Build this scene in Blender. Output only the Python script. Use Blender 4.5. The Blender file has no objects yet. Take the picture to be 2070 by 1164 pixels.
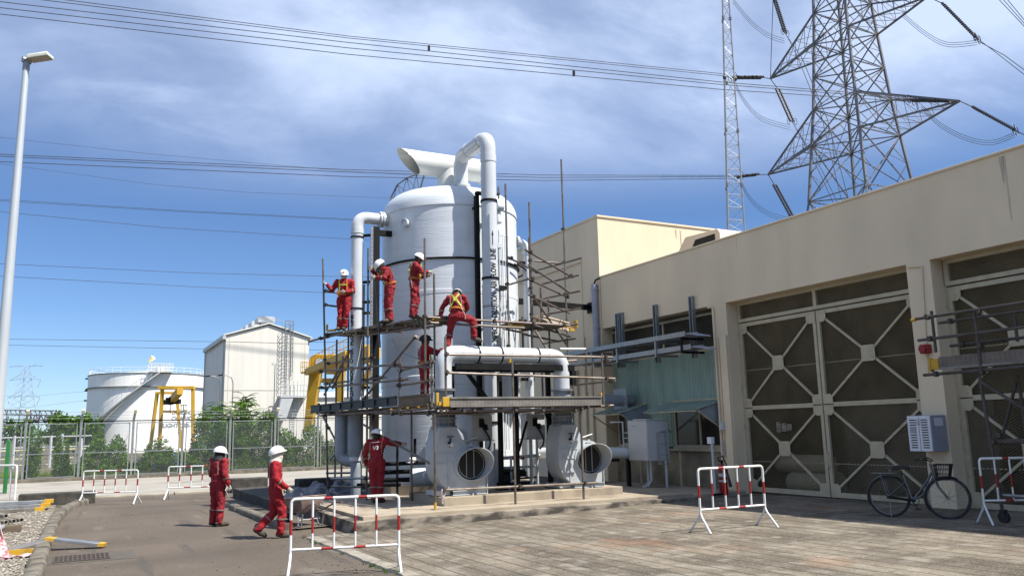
import bpy, math, random
from mathutils import Vector, Matrix, noise
R = math.radians
random.seed(7)
SC = bpy.context.scene
COL = SC.collection

# ---------------------------------------------------------------- camera
CAMH = 1.72
YAW, PIT, ROL, FPX = R(27.778), R(9.804), R(-1.336), 1650.0
_f = Vector((math.sin(YAW)*math.cos(PIT), math.cos(YAW)*math.cos(PIT), math.sin(PIT)))
_r = Vector((math.cos(YAW), -math.sin(YAW), 0)); _u = _r.cross(_f)
_r, _u = math.cos(ROL)*_r + math.sin(ROL)*_u, -math.sin(ROL)*_r + math.cos(ROL)*_u
CAM = Vector((0, 0, CAMH))
cd = bpy.data.cameras.new('camera'); cam = bpy.data.objects.new('camera', cd); COL.objects.link(cam)
cd.sensor_width = 36; cd.lens = FPX/2070*36; cd.clip_start = .1; cd.clip_end = 4000
m = Matrix((_r, _u, -_f)).transposed().to_4x4(); m.translation = CAM
cam.matrix_world = m
SC.camera = cam

# ---------------------------------------------------------------- sky, sun, exposure
SUNV = Vector((.405, -.535, 1.0)).normalized()
EL = math.asin(SUNV.z); AZ = math.atan2(SUNV.x, SUNV.y)
W = bpy.data.worlds.new("World"); SC.world = W; W.use_nodes = True
nt = W.node_tree; nt.nodes.clear(); N = nt.nodes.new; L = nt.links.new
out = N('ShaderNodeOutputWorld'); sky = N('ShaderNodeTexSky'); sky.sky_type = 'NISHITA'; sky.sun_disc = False
sky.sun_elevation = EL; sky.sun_rotation = AZ; sky.air_density = .8; sky.dust_density = .15; sky.ozone_density = 3.0
bg = N('ShaderNodeBackground'); bg.inputs[1].default_value = .063
tint = N('ShaderNodeMix'); tint.data_type = 'RGBA'; tint.blend_type = 'MULTIPLY'; tint.inputs['Factor'].default_value = 1
L(sky.outputs[0], [i for i in tint.inputs if i.name == 'A' and i.type == 'RGBA'][0]); [i for i in tint.inputs if i.name == 'B' and i.type == 'RGBA'][0].default_value = (.82, .98, 1.18, 1)
L([o for o in tint.outputs if o.type == 'RGBA'][0], bg.inputs[0])
tc = N('ShaderNodeTexCoord'); sep = N('ShaderNodeSeparateXYZ'); L(tc.outputs['Generated'], sep.inputs[0])
zz = N('ShaderNodeMath'); zz.operation = 'ADD'; zz.inputs[1].default_value = .22; L(sep.outputs[2], zz.inputs[0])
dx = N('ShaderNodeMath'); dx.operation = 'DIVIDE'; L(sep.outputs[0], dx.inputs[0]); L(zz.outputs[0], dx.inputs[1])
dy = N('ShaderNodeMath'); dy.operation = 'DIVIDE'; L(sep.outputs[1], dy.inputs[0]); L(zz.outputs[0], dy.inputs[1])
cmb = N('ShaderNodeCombineXYZ'); L(dx.outputs[0], cmb.inputs[0]); L(dy.outputs[0], cmb.inputs[1])
def wnoise(scale, loc, rot, sc, det, rough, dist):
    mp = N('ShaderNodeMapping'); mp.inputs[1].default_value = loc; mp.inputs[2].default_value = (0, 0, R(rot)); mp.inputs[3].default_value = sc
    L(cmb.outputs[0], mp.inputs[0]); n = N('ShaderNodeTexNoise'); n.inputs['Scale'].default_value = scale; n.inputs['Detail'].default_value = det
    n.inputs['Roughness'].default_value = rough; n.inputs['Distortion'].default_value = dist; L(mp.outputs[0], n.inputs['Vector']); return n
def wramp(src, a, b):
    r = N('ShaderNodeMapRange'); r.interpolation_type = 'SMOOTHSTEP'; r.inputs[1].default_value = a; r.inputs[2].default_value = b; L(src, r.inputs[0]); return r
def wmath(op, a, b):
    n = N('ShaderNodeMath'); n.operation = op
    for i, v in enumerate((a, b)):
        if isinstance(v, (int, float)): n.inputs[i].default_value = v
        else: L(v, n.inputs[i])
    return n.outputs[0]
big = wramp(wnoise(.62, (3.1, 1.2, 0), 35, (1, .8, 1), 3, .5, .1).outputs[0], .30, .58)
fine = wramp(wnoise(1.7, (1.7, 4.4, 0), 20, (.9, 1.15, 1), 7, .56, .25).outputs[0], .34, .64)
wisp = wramp(wnoise(3.6, (7.7, 2.4, 0), 62, (.55, 1.4, 1), 7, .6, .25).outputs[0], .50, .80)
alt = wramp(sep.outputs[2], .24, .40)                                   # cirrus sits high; low sky stays clear
f1 = wmath('MULTIPLY', wmath('MULTIPLY', wmath('ADD', wmath('MULTIPLY', big.outputs[0], .7), .3), wmath('ADD', wmath('MULTIPLY', fine.outputs[0], .7), .3)), alt.outputs[0])
f2 = wmath('MULTIPLY', wmath('MULTIPLY', wisp.outputs[0], .34), alt.outputs[0])
low = wmath('MULTIPLY', wmath('SUBTRACT', 1.0, wramp(sep.outputs[2], -.02, .16).outputs[0]), .20)   # pale hazy band over the horizon
ff = wmath('MINIMUM', wmath('ADD', wmath('ADD', wmath('MULTIPLY', f1, .85), wmath('ADD', f2, wmath('MULTIPLY', alt.outputs[0], .13))), low), .94)
bg2 = N('ShaderNodeBackground'); bg2.inputs[0].default_value = (.385, .46, .615, 1); bg2.inputs[1].default_value = 1.0
mx = N('ShaderNodeMixShader'); L(ff, mx.inputs[0]); L(bg.outputs[0], mx.inputs[1]); L(bg2.outputs[0], mx.inputs[2]); L(mx.outputs[0], out.inputs[0])
sd = bpy.data.lights.new('sun', 'SUN'); sd.energy = 5.0; sd.angle = R(.53); sd.color = (1, .95, .87)
so = bpy.data.objects.new('sun', sd); COL.objects.link(so); so.rotation_euler = (-SUNV).to_track_quat('-Z', 'Y').to_euler(); so.location = (20, -20, 40)
SC.view_settings.view_transform = 'Standard'; SC.view_settings.look = 'None'; SC.view_settings.exposure = .93; SC.view_settings.gamma = 1
SC.cycles.max_bounces = 6; SC.cycles.diffuse_bounces = 3; SC.cycles.glossy_bounces = 3; SC.cycles.transparent_max_bounces = 8

# ---------------------------------------------------------------- survey helpers: a sight line of the photograph met with a real plane
def ray(x, y): return _f + _r*((x-1035)/FPX) - _u*((y-582)/FPX)
def oX(x, y, X): d = ray(x, y); return CAM + d*(X/d.x)
def oY(x, y, Y): d = ray(x, y); return CAM + d*(Y/d.y)
def oZ(x, y, z): d = ray(x, y); return CAM + d*((z-CAMH)/d.z)
def oD(x, y, D): return CAM + ray(x, y)*D
def oP(x, y, P0, az, tilt=0):                       # vertical plane through P0 running along azimuth az (degrees from +Y towards +X)
    n = Vector((math.cos(R(az)), -math.sin(R(az)), 0)); d = ray(x, y); t = (Vector(P0)-CAM).dot(n)/d.dot(n); return CAM + d*t
def gz(X, Y): return max(-.22, -.10 + .016*X - .009*Y)
def gP(x, y):
    d = ray(x, y); t = (-.10-CAMH)/(d.z - .016*d.x + .009*d.y); P = CAM + d*t
    if t < 0 or P.z < -.22: P = oZ(x, y, -.22)
    return P
V = Vector

# ---------------------------------------------------------------- mesh builder
ORG = {}
class MB:
    def __init__(s): s.v, s.f, s.m = [], [], []
    def add(s, vs, fs, m=0):
        b = len(s.v); s.v += [tuple(v) for v in vs]; s.f += [tuple(i+b for i in f) for f in fs]; s.m += [m]*len(fs); return s
    def box(s, lo, hi, m=0):
        x0, y0, z0 = lo; x1, y1, z1 = hi
        return s.add([(x0,y0,z0),(x1,y0,z0),(x1,y1,z0),(x0,y1,z0),(x0,y0,z1),(x1,y0,z1),(x1,y1,z1),(x0,y1,z1)],
                     [(0,3,2,1),(4,5,6,7),(0,1,5,4),(1,2,6,5),(2,3,7,6),(3,0,4,7)], m)
    def obox(s, c, ax, ay, az, m=0):                # oriented box: centre and three half-axis vectors
        c, ax, ay, az = V(c), V(ax), V(ay), V(az)
        P = [c+ax*i+ay*j+az*k for k in (-1,1) for i, j in ((-1,-1),(1,-1),(1,1),(-1,1))]
        return s.add(P, [(0,3,2,1),(4,5,6,7),(0,1,5,4),(1,2,6,5),(2,3,7,6),(3,0,4,7)], m)
    def bar(s, p, q, w, h, up=(0,0,1), m=0):        # rectangular bar p->q
        p, q = V(p), V(q); d = q-p; l = d.length; d.normalize(); up = V(up)
        if abs(d.dot(up)) > .98: up = V((1,0,0))
        sd = d.cross(up).normalized(); u2 = sd.cross(d).normalized()
        return s.obox((p+q)/2, d*(l/2), sd*(w/2), u2*(h/2), m)
    def ring(s, c, d, r, n, ref=None):
        d = V(d).normalized(); a = V(ref) if ref is not None else (V((0,0,1)) if abs(d.z) < .95 else V((1,0,0)))
        e1 = d.cross(a).normalized(); e2 = d.cross(e1)
        return [V(c)+e1*(r*math.cos(2*math.pi*i/n))+e2*(r*math.sin(2*math.pi*i/n)) for i in range(n)]
    def tube(s, p, q, r, n=8, r2=None, m=0, cap=True):
        p, q = V(p), V(q); d = q-p; r2 = r if r2 is None else r2
        vs = s.ring(p, d, r, n)+s.ring(q, d, r2, n)
        fs = [(i, (i+1)%n, n+(i+1)%n, n+i) for i in range(n)]
        if cap: fs += [tuple(range(n-1,-1,-1)), tuple(range(n, 2*n))]
        return s.add(vs, fs, m)
    def path(s, pts, r, n=8, m=0, cap=True, closed=False):
        pts = [V(p) for p in pts]; k = len(pts); rr = r if isinstance(r, (list, tuple)) else [r]*k
        vs = []; prev = None
        for i, p in enumerate(pts):
            a = pts[i-1] if (i or closed) else p; b = pts[(i+1)%k] if (i < k-1 or closed) else p
            d = (b-a).normalized()
            if prev is None:
                t = V((0,0,1)) if abs(d.z) < .9 else V((1,0,0)); e = d.cross(t).normalized()
            else: e = (prev-d*prev.dot(d)).normalized()
            prev = e; g = d.cross(e)
            vs += [p+e*(rr[i]*math.cos(2*math.pi*j/n))+g*(rr[i]*math.sin(2*math.pi*j/n)) for j in range(n)]
        fs = [(i*n+j, i*n+(j+1)%n, (i+1)%k*n+(j+1)%n, (i+1)%k*n+j) for i in range(k if closed else k-1) for j in range(n)]
        if cap and not closed: fs += [tuple(range(n-1,-1,-1)), tuple(range((k-1)*n, k*n))]
        return s.add(vs, fs, m)
    def lathe(s, prof, c=(0,0,0), n=24, m=0, axis=None, a0=0, a1=2*math.pi):
        c = V(c); full = abs(a1-a0) > 6.28
        if axis is None: e1, e2, e3 = V((1,0,0)), V((0,1,0)), V((0,0,1))
        else:
            e3 = V(axis).normalized(); t = V((0,0,1)) if abs(e3.z) < .9 else V((1,0,0)); e1 = e3.cross(t).normalized(); e2 = e3.cross(e1)
        k = len(prof); nn = n if full else n+1
        vs = [c+e1*(r*math.cos(a0+(a1-a0)*i/n))+e2*(r*math.sin(a0+(a1-a0)*i/n))+e3*z for r, z in prof for i in range(nn)]
        fs = [(j*nn+i, j*nn+(i+1)%nn, (j+1)*nn+(i+1)%nn, (j+1)*nn+i) for j in range(k-1) for i in range(n)]
        if full:
            if prof[0][0] > 1e-4 and abs(prof[0][0]-prof[-1][0]) > 1e-6: fs.append(tuple(range(n-1,-1,-1)))
            if prof[-1][0] > 1e-4 and abs(prof[0][0]-prof[-1][0]) > 1e-6: fs.append(tuple(range((k-1)*n, k*n)))
        return s.add(vs, fs, m)
    def prism(s, pts, d, m=0, m2=None):             # closed outline (3-D points, planar) extruded by vector d
        pts = [V(p) for p in pts]; d = V(d); n = len(pts); vs = pts+[p+d for p in pts]
        nrm = V((0,0,0))
        for i in range(n): nrm += (pts[i]-pts[0]).cross(pts[(i+1)%n]-pts[0])
        flip = nrm.dot(d) > 0
        f1 = tuple(range(n)); f2 = tuple(range(2*n-1, n-1, -1))
        sd = [(i, n+i, n+(i+1)%n, (i+1)%n) for i in range(n)]
        if flip: f1, f2, sd = f1[::-1], f2[::-1], [f[::-1] for f in sd]
        s.add(vs, [f1, f2], m); b = len(s.v)-2*n
        s.f += [tuple(i+b for i in f) for f in sd]; s.m += [m if m2 is None else m2]*n
        return s
    def ell(s, c, rx, ry, rz, n=12, k=8, m=0, rot=None):
        c = V(c); vs = []
        for j in range(k+1):
            t = math.pi*j/k
            for i in range(n):
                a = 2*math.pi*i/n; p = V((rx*math.sin(t)*math.cos(a), ry*math.sin(t)*math.sin(a), rz*math.cos(t)))
                vs.append(c+(rot @ p if rot else p))
        return s.add(vs, [((j+1)*n+i, (j+1)*n+(i+1)%n, j*n+(i+1)%n, j*n+i) for j in range(k) for i in range(n)], m)
    def quad(s, a, b, c, d, m=0): return s.add([a, b, c, d], [(0,1,2,3)], m)
    def build(s, name, mats, parent=None, smooth=40, local=False, bevel=0, base=None):
        if not isinstance(mats, (list, tuple)): mats = [mats]
        me = bpy.data.meshes.new(name); o = bpy.data.objects.new(name, me); COL.objects.link(o)
        if local: off = V((0,0,0))
        elif parent is not None: off = ORG.get(parent.name, V((0,0,0)))
        elif base is not None: off = V(base)
        else:
            xs = [v[0] for v in s.v]; ys = [v[1] for v in s.v]; zs = [v[2] for v in s.v]
            off = V(((min(xs)+max(xs))/2, (min(ys)+max(ys))/2, min(zs)))
        me.from_pydata([(v[0]-off.x, v[1]-off.y, v[2]-off.z) for v in s.v], [], s.f)
        for mt in mats: me.materials.append(mt)
        if len(mats) > 1: me.polygons.foreach_set('material_index', s.m)
        me.update()
        if smooth:
            me.shade_smooth(); me.set_sharp_from_angle(angle=R(smooth))
        if parent is not None:
            o.parent = parent; ORG[o.name] = off
        else:
            o.location = off; ORG[o.name] = off
        if bevel:
            b = o.modifiers.new('bevel', 'BEVEL'); b.width = bevel; b.segments = 2; b.limit_method = 'ANGLE'; b.angle_limit = R(50)
        return o
def tag(o, label=None, cat=None, group=None, kind=None):
    if label: o['label'] = label
    if cat: o['category'] = cat
    if group: o['group'] = group
    if kind: o['kind'] = kind
    return o
def thing(name, label, cat, loc=(0,0,0), rz=0, group=None):
    o = bpy.data.objects.new(name, None); COL.objects.link(o); o.location = loc; o.rotation_euler = (0,0,rz); o.empty_display_size = .2
    ORG[o.name] = V(loc); return tag(o, label, cat, group)
def copy_tree(o, parent=None):
    c = o.copy(); COL.objects.link(c); c.parent = parent
    for ch in list(o.children): copy_tree(ch, c)
    return c

# ---------------------------------------------------------------- materials
def rgb(r, g, b):                                   # sRGB 0..255 -> linear
    f = lambda c: (c/255/12.92 if c <= 10.3 else ((c/255+.055)/1.055)**2.4); return (f(r), f(g), f(b), 1)
def mat(name, c1, c2=None, sc=3, stretch=(1,1,1), lo=.35, hi=.65, rough=.6, metal=0, bump=0, bsc=60, bstretch=(1,1,1), dirt=None, dsc=1.2, dstretch=(1,1,1),
        dlo=.52, dhi=.75, damt=.8, spec=.4, coat=0, rvar=0, coord='Object'):
    M = bpy.data.materials.new(name); M.use_nodes = True; t = M.node_tree; b = t.nodes['Principled BSDF']
    n, l = t.nodes.new, t.links.new
    b.inputs['Roughness'].default_value = rough; b.inputs['Metallic'].default_value = metal; b.inputs['Specular IOR Level'].default_value = spec
    if coat: b.inputs['Coat Weight'].default_value = coat; b.inputs['Coat Roughness'].default_value = .15
    tcx = n('ShaderNodeTexCoord')
    def nz(scale, st, det=5):
        mp = n('ShaderNodeMapping'); mp.inputs[3].default_value = st; l(tcx.outputs[coord], mp.inputs[0])
        x = n('ShaderNodeTexNoise'); x.inputs['Scale'].default_value = scale; x.inputs['Detail'].default_value = det; l(mp.outputs[0], x.inputs['Vector']); return x
    def rng(src, a, c, to=1.0):
        r = n('ShaderNodeMapRange'); r.inputs[1].default_value = a; r.inputs[2].default_value = c; r.inputs[4].default_value = to; l(src, r.inputs[0]); return r.outputs[0]
    def mixc(fac, A, B):
        x = n('ShaderNodeMix'); x.data_type = 'RGBA'; l(fac, x.inputs['Factor'])
        for k, val in (('A', A), ('B', B)):
            sock = [i for i in x.inputs if i.name == k and i.type == 'RGBA'][0]
            if isinstance(val, tuple): sock.default_value = val
            else: l(val, sock)
        return [o_ for o_ in x.outputs if o_.type == 'RGBA'][0]
    col = c1
    if c2 is not None: col = mixc(rng(nz(sc, stretch).outputs[0], lo, hi), c1, c2)
    if dirt is not None: col = mixc(rng(nz(dsc, dstretch, 7).outputs[0], dlo, dhi, damt), col, dirt)
    if isinstance(col, tuple): b.inputs['Base Color'].default_value = col
    else: l(col, b.inputs['Base Color'])
    if rvar: l(rng(nz(sc*1.7, stretch).outputs[0], .3, .7, 1), b.inputs['Roughness']); 
    if bump:
        bp = n('ShaderNodeBump'); bp.inputs['Strength'].default_value = 1; bp.inputs['Distance'].default_value = bump
        l(nz(bsc, bstretch, 4).outputs[0], bp.inputs['Height']); l(bp.outputs[0], b.inputs['Normal'])
    M['x'] = 1; return M
def C(v): return (v, v, v, 1)
M_wall = mat('beige_painted_render', (0.676,0.559,0.401,1), (0.591,0.492,0.354,1), sc=.8, stretch=(1,1,.5), rough=.85, bump=.002, bsc=40, dirt=(0.399,0.326,0.237,1), dsc=.55, dstretch=(1.6,1.6,.45), dlo=.5, dhi=.8, damt=.28)
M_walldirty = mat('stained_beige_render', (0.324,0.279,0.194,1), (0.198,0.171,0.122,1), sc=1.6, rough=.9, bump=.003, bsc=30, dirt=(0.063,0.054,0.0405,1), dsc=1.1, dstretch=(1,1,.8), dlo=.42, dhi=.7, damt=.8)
M_frame = mat('cream_painted_steel', (0.442,0.387,0.272,1), (0.374,0.327,0.23,1), sc=5, rough=.5, dirt=(0.187,0.145,0.085,1), dsc=6, dlo=.6, dhi=.8, damt=.5)
M_mesh = mat('expanded_metal', (0.239,0.2,0.126,1), (0.156,0.132,0.084,1), sc=2, rough=.6)
M_dark = mat('opening_shade', (.018,.016,.013,1), (.03,.027,.02,1), sc=1, rough=.95)
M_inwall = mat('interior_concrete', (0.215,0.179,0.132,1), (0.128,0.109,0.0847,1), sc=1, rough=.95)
M_conc = mat('pale_concrete', (0.288,0.259,0.209,1), (0.216,0.194,0.155,1), sc=2, rough=.9, bump=.004, bsc=50, dirt=(0.115,0.101,0.0792,1), dsc=.7, dlo=.5, dhi=.72, damt=.6)
M_plinth = mat('beige_painted_concrete', (0.322,0.27,0.201,1), (0.27,0.229,0.175,1), sc=1.3, rough=.85, bump=.003, bsc=45, dirt=(0.154,0.126,0.0937,1), dsc=1.7, dlo=.46, dhi=.70, damt=.75)
M_plinthlow = mat('mould_stained_concrete', (0.265,0.227,0.179,1), (0.198,0.173,0.138,1), sc=2.2, rough=.92, bump=.006, bsc=40, dirt=(0.0301,0.0276,0.0248,1), dsc=1.9, dstretch=(1,1,2.2), dlo=.42, dhi=.58, damt=.9)
M_black = mat('blackened_concrete', (0.028,0.0264,0.024,1), (0.06,0.056,0.048,1), sc=4, rough=.95, bump=.006, bsc=30, dirt=(0.128,0.12,0.104,1), dsc=3, dlo=.58, dhi=.75, damt=.7)
M_kerb = mat('old_concrete_kerb', (0.168,0.148,0.116,1), (0.104,0.092,0.072,1), sc=3, rough=.95, bump=.008, bsc=45, dirt=(0.048,0.0424,0.0336,1), dsc=4, dlo=.5, dhi=.7, damt=.8)
M_frp = mat('white_painted_frp', (0.552,0.585,0.614,1), (0.502,0.535,0.568,1), sc=1.5, stretch=(.3,.3,3), rough=.38, bump=.006, bsc=7, bstretch=(.25,.25,5), dirt=(0.368,0.385,0.401,1), dsc=1.4, dstretch=(1.5,1.5,.4), dlo=.55, dhi=.8, damt=.4, spec=.4)
M_pipe = mat('glossy_white_pipe', (0.495,0.52,0.537,1), (0.452,0.473,0.495,1), sc=2, rough=.24, bump=.001, bsc=20, dirt=(0.297,0.297,0.283,1), dsc=3, dlo=.6, dhi=.85, damt=.35, coat=.3)
M_pipe2 = mat('ivory_pipe', (0.602,0.61,0.578,1), (0.554,0.562,0.531,1), sc=2, rough=.3, bump=.001, bsc=20, coat=.2)
M_pgrey = mat('grey_pvc_pipe', (0.24,0.268,0.3,1), (0.2,0.224,0.252,1), sc=3, rough=.4, dirt=(0.128,0.128,0.128,1), dsc=4, dlo=.58, dhi=.8, damt=.5)
M_fan = mat('pale_grey_fan_paint', (0.408,0.436,0.453,1), (0.368,0.391,0.408,1), sc=3, rough=.35, dirt=(0.225,0.218,0.198,1), dsc=4, dlo=.6, dhi=.82, damt=.5, bump=.001, bsc=12)
M_blk = mat('black_painted_steel', (0.006,0.006,0.0065,1), (0.01,0.01,0.0105,1), sc=4, rough=.6, spec=.15, dirt=(0.02,0.0185,0.0165,1), dsc=6, dlo=.6, dhi=.8, damt=.5)
M_rubber = mat('black_rubber', (.014,.014,.014,1), (.022,.022,.022,1), sc=20, rough=.65)
M_steel = mat('weathered_scaffold_tube', (0.188,0.169,0.15,1), (0.128,0.101,0.0788,1), sc=4, rough=.5, metal=.55, dirt=(0.075,0.0413,0.0225,1), dsc=5, dlo=.5, dhi=.72, damt=.7)
M_steelp = mat('pinkish_worn_tube', (0.145,0.116,0.106,1), (0.112,0.0825,0.0726,1), sc=4, rough=.5, metal=.3, dirt=(0.066,0.0396,0.0297,1), dsc=5, dlo=.55, dhi=.75, damt=.6)
M_coup = mat('dark_coupler', (0.056,0.0496,0.044,1), (0.096,0.08,0.068,1), sc=20, rough=.6, metal=.5)
M_galv = mat('galvanised_steel', (0.298,0.31,0.322,1), (0.236,0.248,0.26,1), sc=9, rough=.42, metal=.6, dirt=(0.174,0.167,0.155,1), dsc=3, dlo=.55, dhi=.8, damt=.5)
M_board = mat('perforated_steel_board', (0.223,0.208,0.186,1), (0.167,0.155,0.14,1), sc=3, rough=.55, metal=.35, dirt=(0.093,0.0744,0.0558,1), dsc=3, dstretch=(1,1,3), dlo=.5, dhi=.74, damt=.6)
M_beamgrey = mat('slate_painted_beam', (0.0206,0.0234,0.0253,1), (0.0151,0.0165,0.0182,1), sc=3, rough=.5)
M_hole = mat('punched_hole_dark', C(.03), rough=.9)
M_wood = mat('weathered_plank', (0.15,0.116,0.0788,1), (0.0975,0.075,0.0525,1), sc=6, stretch=(.3,3,3), rough=.85)
M_yel = mat('yellow_paint', (0.468,0.28,0.0195,1), (0.403,0.234,0.0195,1), sc=5, rough=.5, dirt=(0.163,0.091,0.0195,1), dsc=7, dlo=.58, dhi=.8, damt=.5)
M_crane = mat('yellow_crane_paint', (0.546,0.322,0.028,1), (0.49,0.287,0.0245,1), sc=1, rough=.55, dirt=(0.294,0.175,0.035,1), dsc=2, dlo=.55, dhi=.8, damt=.4)
M_red = mat('red_barrier_paint', (0.285,0.0165,0.0165,1), (0.225,0.015,0.015,1), sc=9, rough=.45)
M_white = mat('white_barrier_paint', (0.64,0.64,0.624,1), (0.584,0.584,0.568,1), sc=9, rough=.42, dirt=(0.36,0.32,0.264,1), dsc=12, dlo=.62, dhi=.8, damt=.5)
M_redcloth = mat('red_coverall_cloth', (0.264,0.0058,0.0127,1), (0.211,0.00474,0.0105,1), sc=7, rough=.85, bump=.008, bsc=22, dirt=(0.132,0.00632,0.00843,1), dsc=9, dlo=.55, dhi=.75, damt=.5)
M_redcloth2 = mat('faded_red_coverall_cloth', (0.224,0.00937,0.0162,1), (0.179,0.00766,0.0134,1), sc=7, rough=.85, bump=.008, bsc=22, dirt=(0.112,0.0102,0.0107,1), dsc=9, dlo=.55, dhi=.75, damt=.5)
M_refl = mat('reflective_tape', (0.21,0.168,0.134,1), (0.168,0.109,0.0924,1), sc=20, rough=.45)
M_hiv = mat('yellow_green_webbing', (0.384,0.409,0.0372,1), (0.322,0.372,0.062,1), sc=15, rough=.7)
M_org = mat('orange_webbing', (0.363,0.102,0.0093,1), (0.317,0.084,0.0093,1), sc=15, rough=.75)
M_helm = mat('white_helmet_plastic', (0.624,0.624,0.608,1), rough=.28, coat=.3)
M_skin = mat('brown_skin', (0.15,0.0788,0.0488,1), (0.128,0.0675,0.0413,1), sc=20, rough=.55)
M_eye = mat('dark_eye', C(.012), rough=.2)
M_hair = mat('black_hair', C(.01), rough=.6)
M_cloth = mat('cream_cotton', (0.462,0.434,0.371,1), (0.392,0.364,0.308,1), sc=9, rough=.9, bump=.003, bsc=40)
M_blackcl = mat('black_cotton_and_shade', (.015,.015,.018,1), (.025,.025,.028,1), sc=9, rough=.9, bump=.003, bsc=40)  # black head cloth; also stands for the shade on one white helmet
M_boot = mat('dusty_leather', (0.0315,0.0252,0.0196,1), (0.063,0.049,0.035,1), sc=10, rough=.7)
M_glove = mat('pale_work_glove', (0.372,0.353,0.31,1), (0.298,0.279,0.236,1), sc=14, rough=.9)
M_pylon = mat('galvanised_lattice', (0.109,0.113,0.126,1), (0.184,0.184,0.193,1), sc=.4, rough=.5, metal=.3, dirt=(0.209,0.109,0.0586,1), dsc=.8, dlo=.56, dhi=.75, damt=.5)
M_mast = mat('pale_galvanised_mast', (.40,.41,.42,1), (.32,.33,.34,1), sc=2, rough=.5, metal=.3)
M_wire = mat('conductor_wire', (.05,.055,.07,1), (.07,.075,.09,1), sc=.1, rough=.5, metal=.3)
M_ins = mat('dark_insulator', (0.0364,0.0364,0.0468,1), (0.052,0.052,0.0624,1), sc=2, rough=.35)
M_hot = mat('teal_corrugated_sheet', (0.231,0.33,0.282,1), (0.183,0.273,0.241,1), sc=1.2, stretch=(1,3,.4), rough=.45, dirt=(0.135,0.157,0.131,1), dsc=2, dstretch=(2,2,.4), dlo=.5, dhi=.8, damt=.6)
M_teal2 = mat('green_canopy_sheet', (0.203,0.27,0.232,1), (0.163,0.218,0.193,1), sc=2, rough=.5, dirt=(0.122,0.125,0.108,1), dsc=3, dlo=.55, dhi=.8, damt=.6)
M_glass = mat('dusky_window_glass', (.03,.026,.022,1), (.05,.042,.035,1), sc=1, rough=.12, spec=.5)
M_cab = mat('pale_grey_cabinet', (0.416,0.432,0.448,1), (0.376,0.392,0.408,1), sc=2, rough=.45, dirt=(0.24,0.24,0.24,1), dsc=3, dlo=.6, dhi=.85, damt=.4)
M_lcab = mat('white_louvred_plastic', (0.63,0.639,0.675,1), (0.576,0.585,0.621,1), sc=4, rough=.45)
M_lgrey = mat('lavender_grey_plastic', (.30,.31,.37,1), (.26,.27,.33,1), sc=4, rough=.5)
M_chrome = mat('dull_chrome', (0.162,0.162,0.164,1), (0.123,0.123,0.127,1), sc=20, rough=.28, metal=.9)
M_whse = mat('cream_metal_cladding', (0.607,0.59,0.537,1), (0.561,0.543,0.497,1), sc=.5, stretch=(4,4,.15), rough=.55, dirt=(0.46,0.436,0.397,1), dsc=.5, dstretch=(5,5,.2), dlo=.5, dhi=.8, damt=.5)
M_tank = mat('white_tank_paint', (0.817,0.817,0.786,1), (0.745,0.745,0.721,1), sc=.4, stretch=(1,1,.3), rough=.55, dirt=(0.553,0.529,0.481,1), dsc=.5, dstretch=(2,2,.25), dlo=.55, dhi=.8, damt=.5)
M_barrow = mat('rusty_barrow_steel', (0.21,0.154,0.133,1), (0.14,0.091,0.0735,1), sc=6, rough=.65, metal=.3, dirt=(0.252,0.231,0.21,1), dsc=5, dlo=.5, dhi=.7, damt=.7)
M_tarp = mat('silver_grey_tarpaulin', (0.154,0.158,0.175,1), (0.105,0.108,0.126,1), sc=6, rough=.4, bump=.02, bsc=8)
M_blue = mat('blue_tarpaulin', (.03,.10,.28,1), (.05,.16,.36,1), sc=3, rough=.5, bump=.03, bsc=4)
M_pink = mat('red_white_warning_net', (.46,.38,.38,1), (.40,.12,.14,1), sc=14, stretch=(1,1,2), lo=.50, hi=.60, rough=.8)
M_green = mat('green_enamel', (0.014,0.119,0.028,1), (0.0175,0.14,0.035,1), sc=3, rough=.45)
M_stone = mat('river_stone', (0.259,0.233,0.194,1), (0.147,0.133,0.112,1), sc=3, rough=.85, dirt=(0.362,0.336,0.284,1), dsc=9, dlo=.5, dhi=.6, damt=.8)
M_bark = mat('bark', (.10,.08,.06,1), (.06,.05,.04,1), sc=8, rough=.95)
def leafmat(name, c1, c2, sc=2.0):
    M = mat(name, c1, c2, sc=sc, lo=.4, hi=.62, rough=.7, spec=.12)
    t = M.node_tree; b = t.nodes['Principled BSDF']; b.inputs['Transmission Weight'].default_value = 0
    b.inputs['Subsurface Weight'].default_value = 0
    return M
M_leaf = leafmat('green_leaves', (0.0463,0.105,0.00564,1), (0.0838,0.172,0.011,1))
M_leaf2 = leafmat('dark_green_leaves', (0.0267,0.0687,0.00456,1), (0.0496,0.11,0.00714,1))
M_leaf3 = leafmat('dry_yellow_leaves', (0.173,0.115,0.0324,1), (0.101,0.0936,0.0252,1))
M_leaf4 = leafmat('tree_leaves', (0.0515,0.128,0.0101,1), (0.104,0.201,0.0206,1))
M_grass = leafmat('grass_blades', (0.081,0.135,0.0189,1), (0.144,0.176,0.0315,1))
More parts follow.
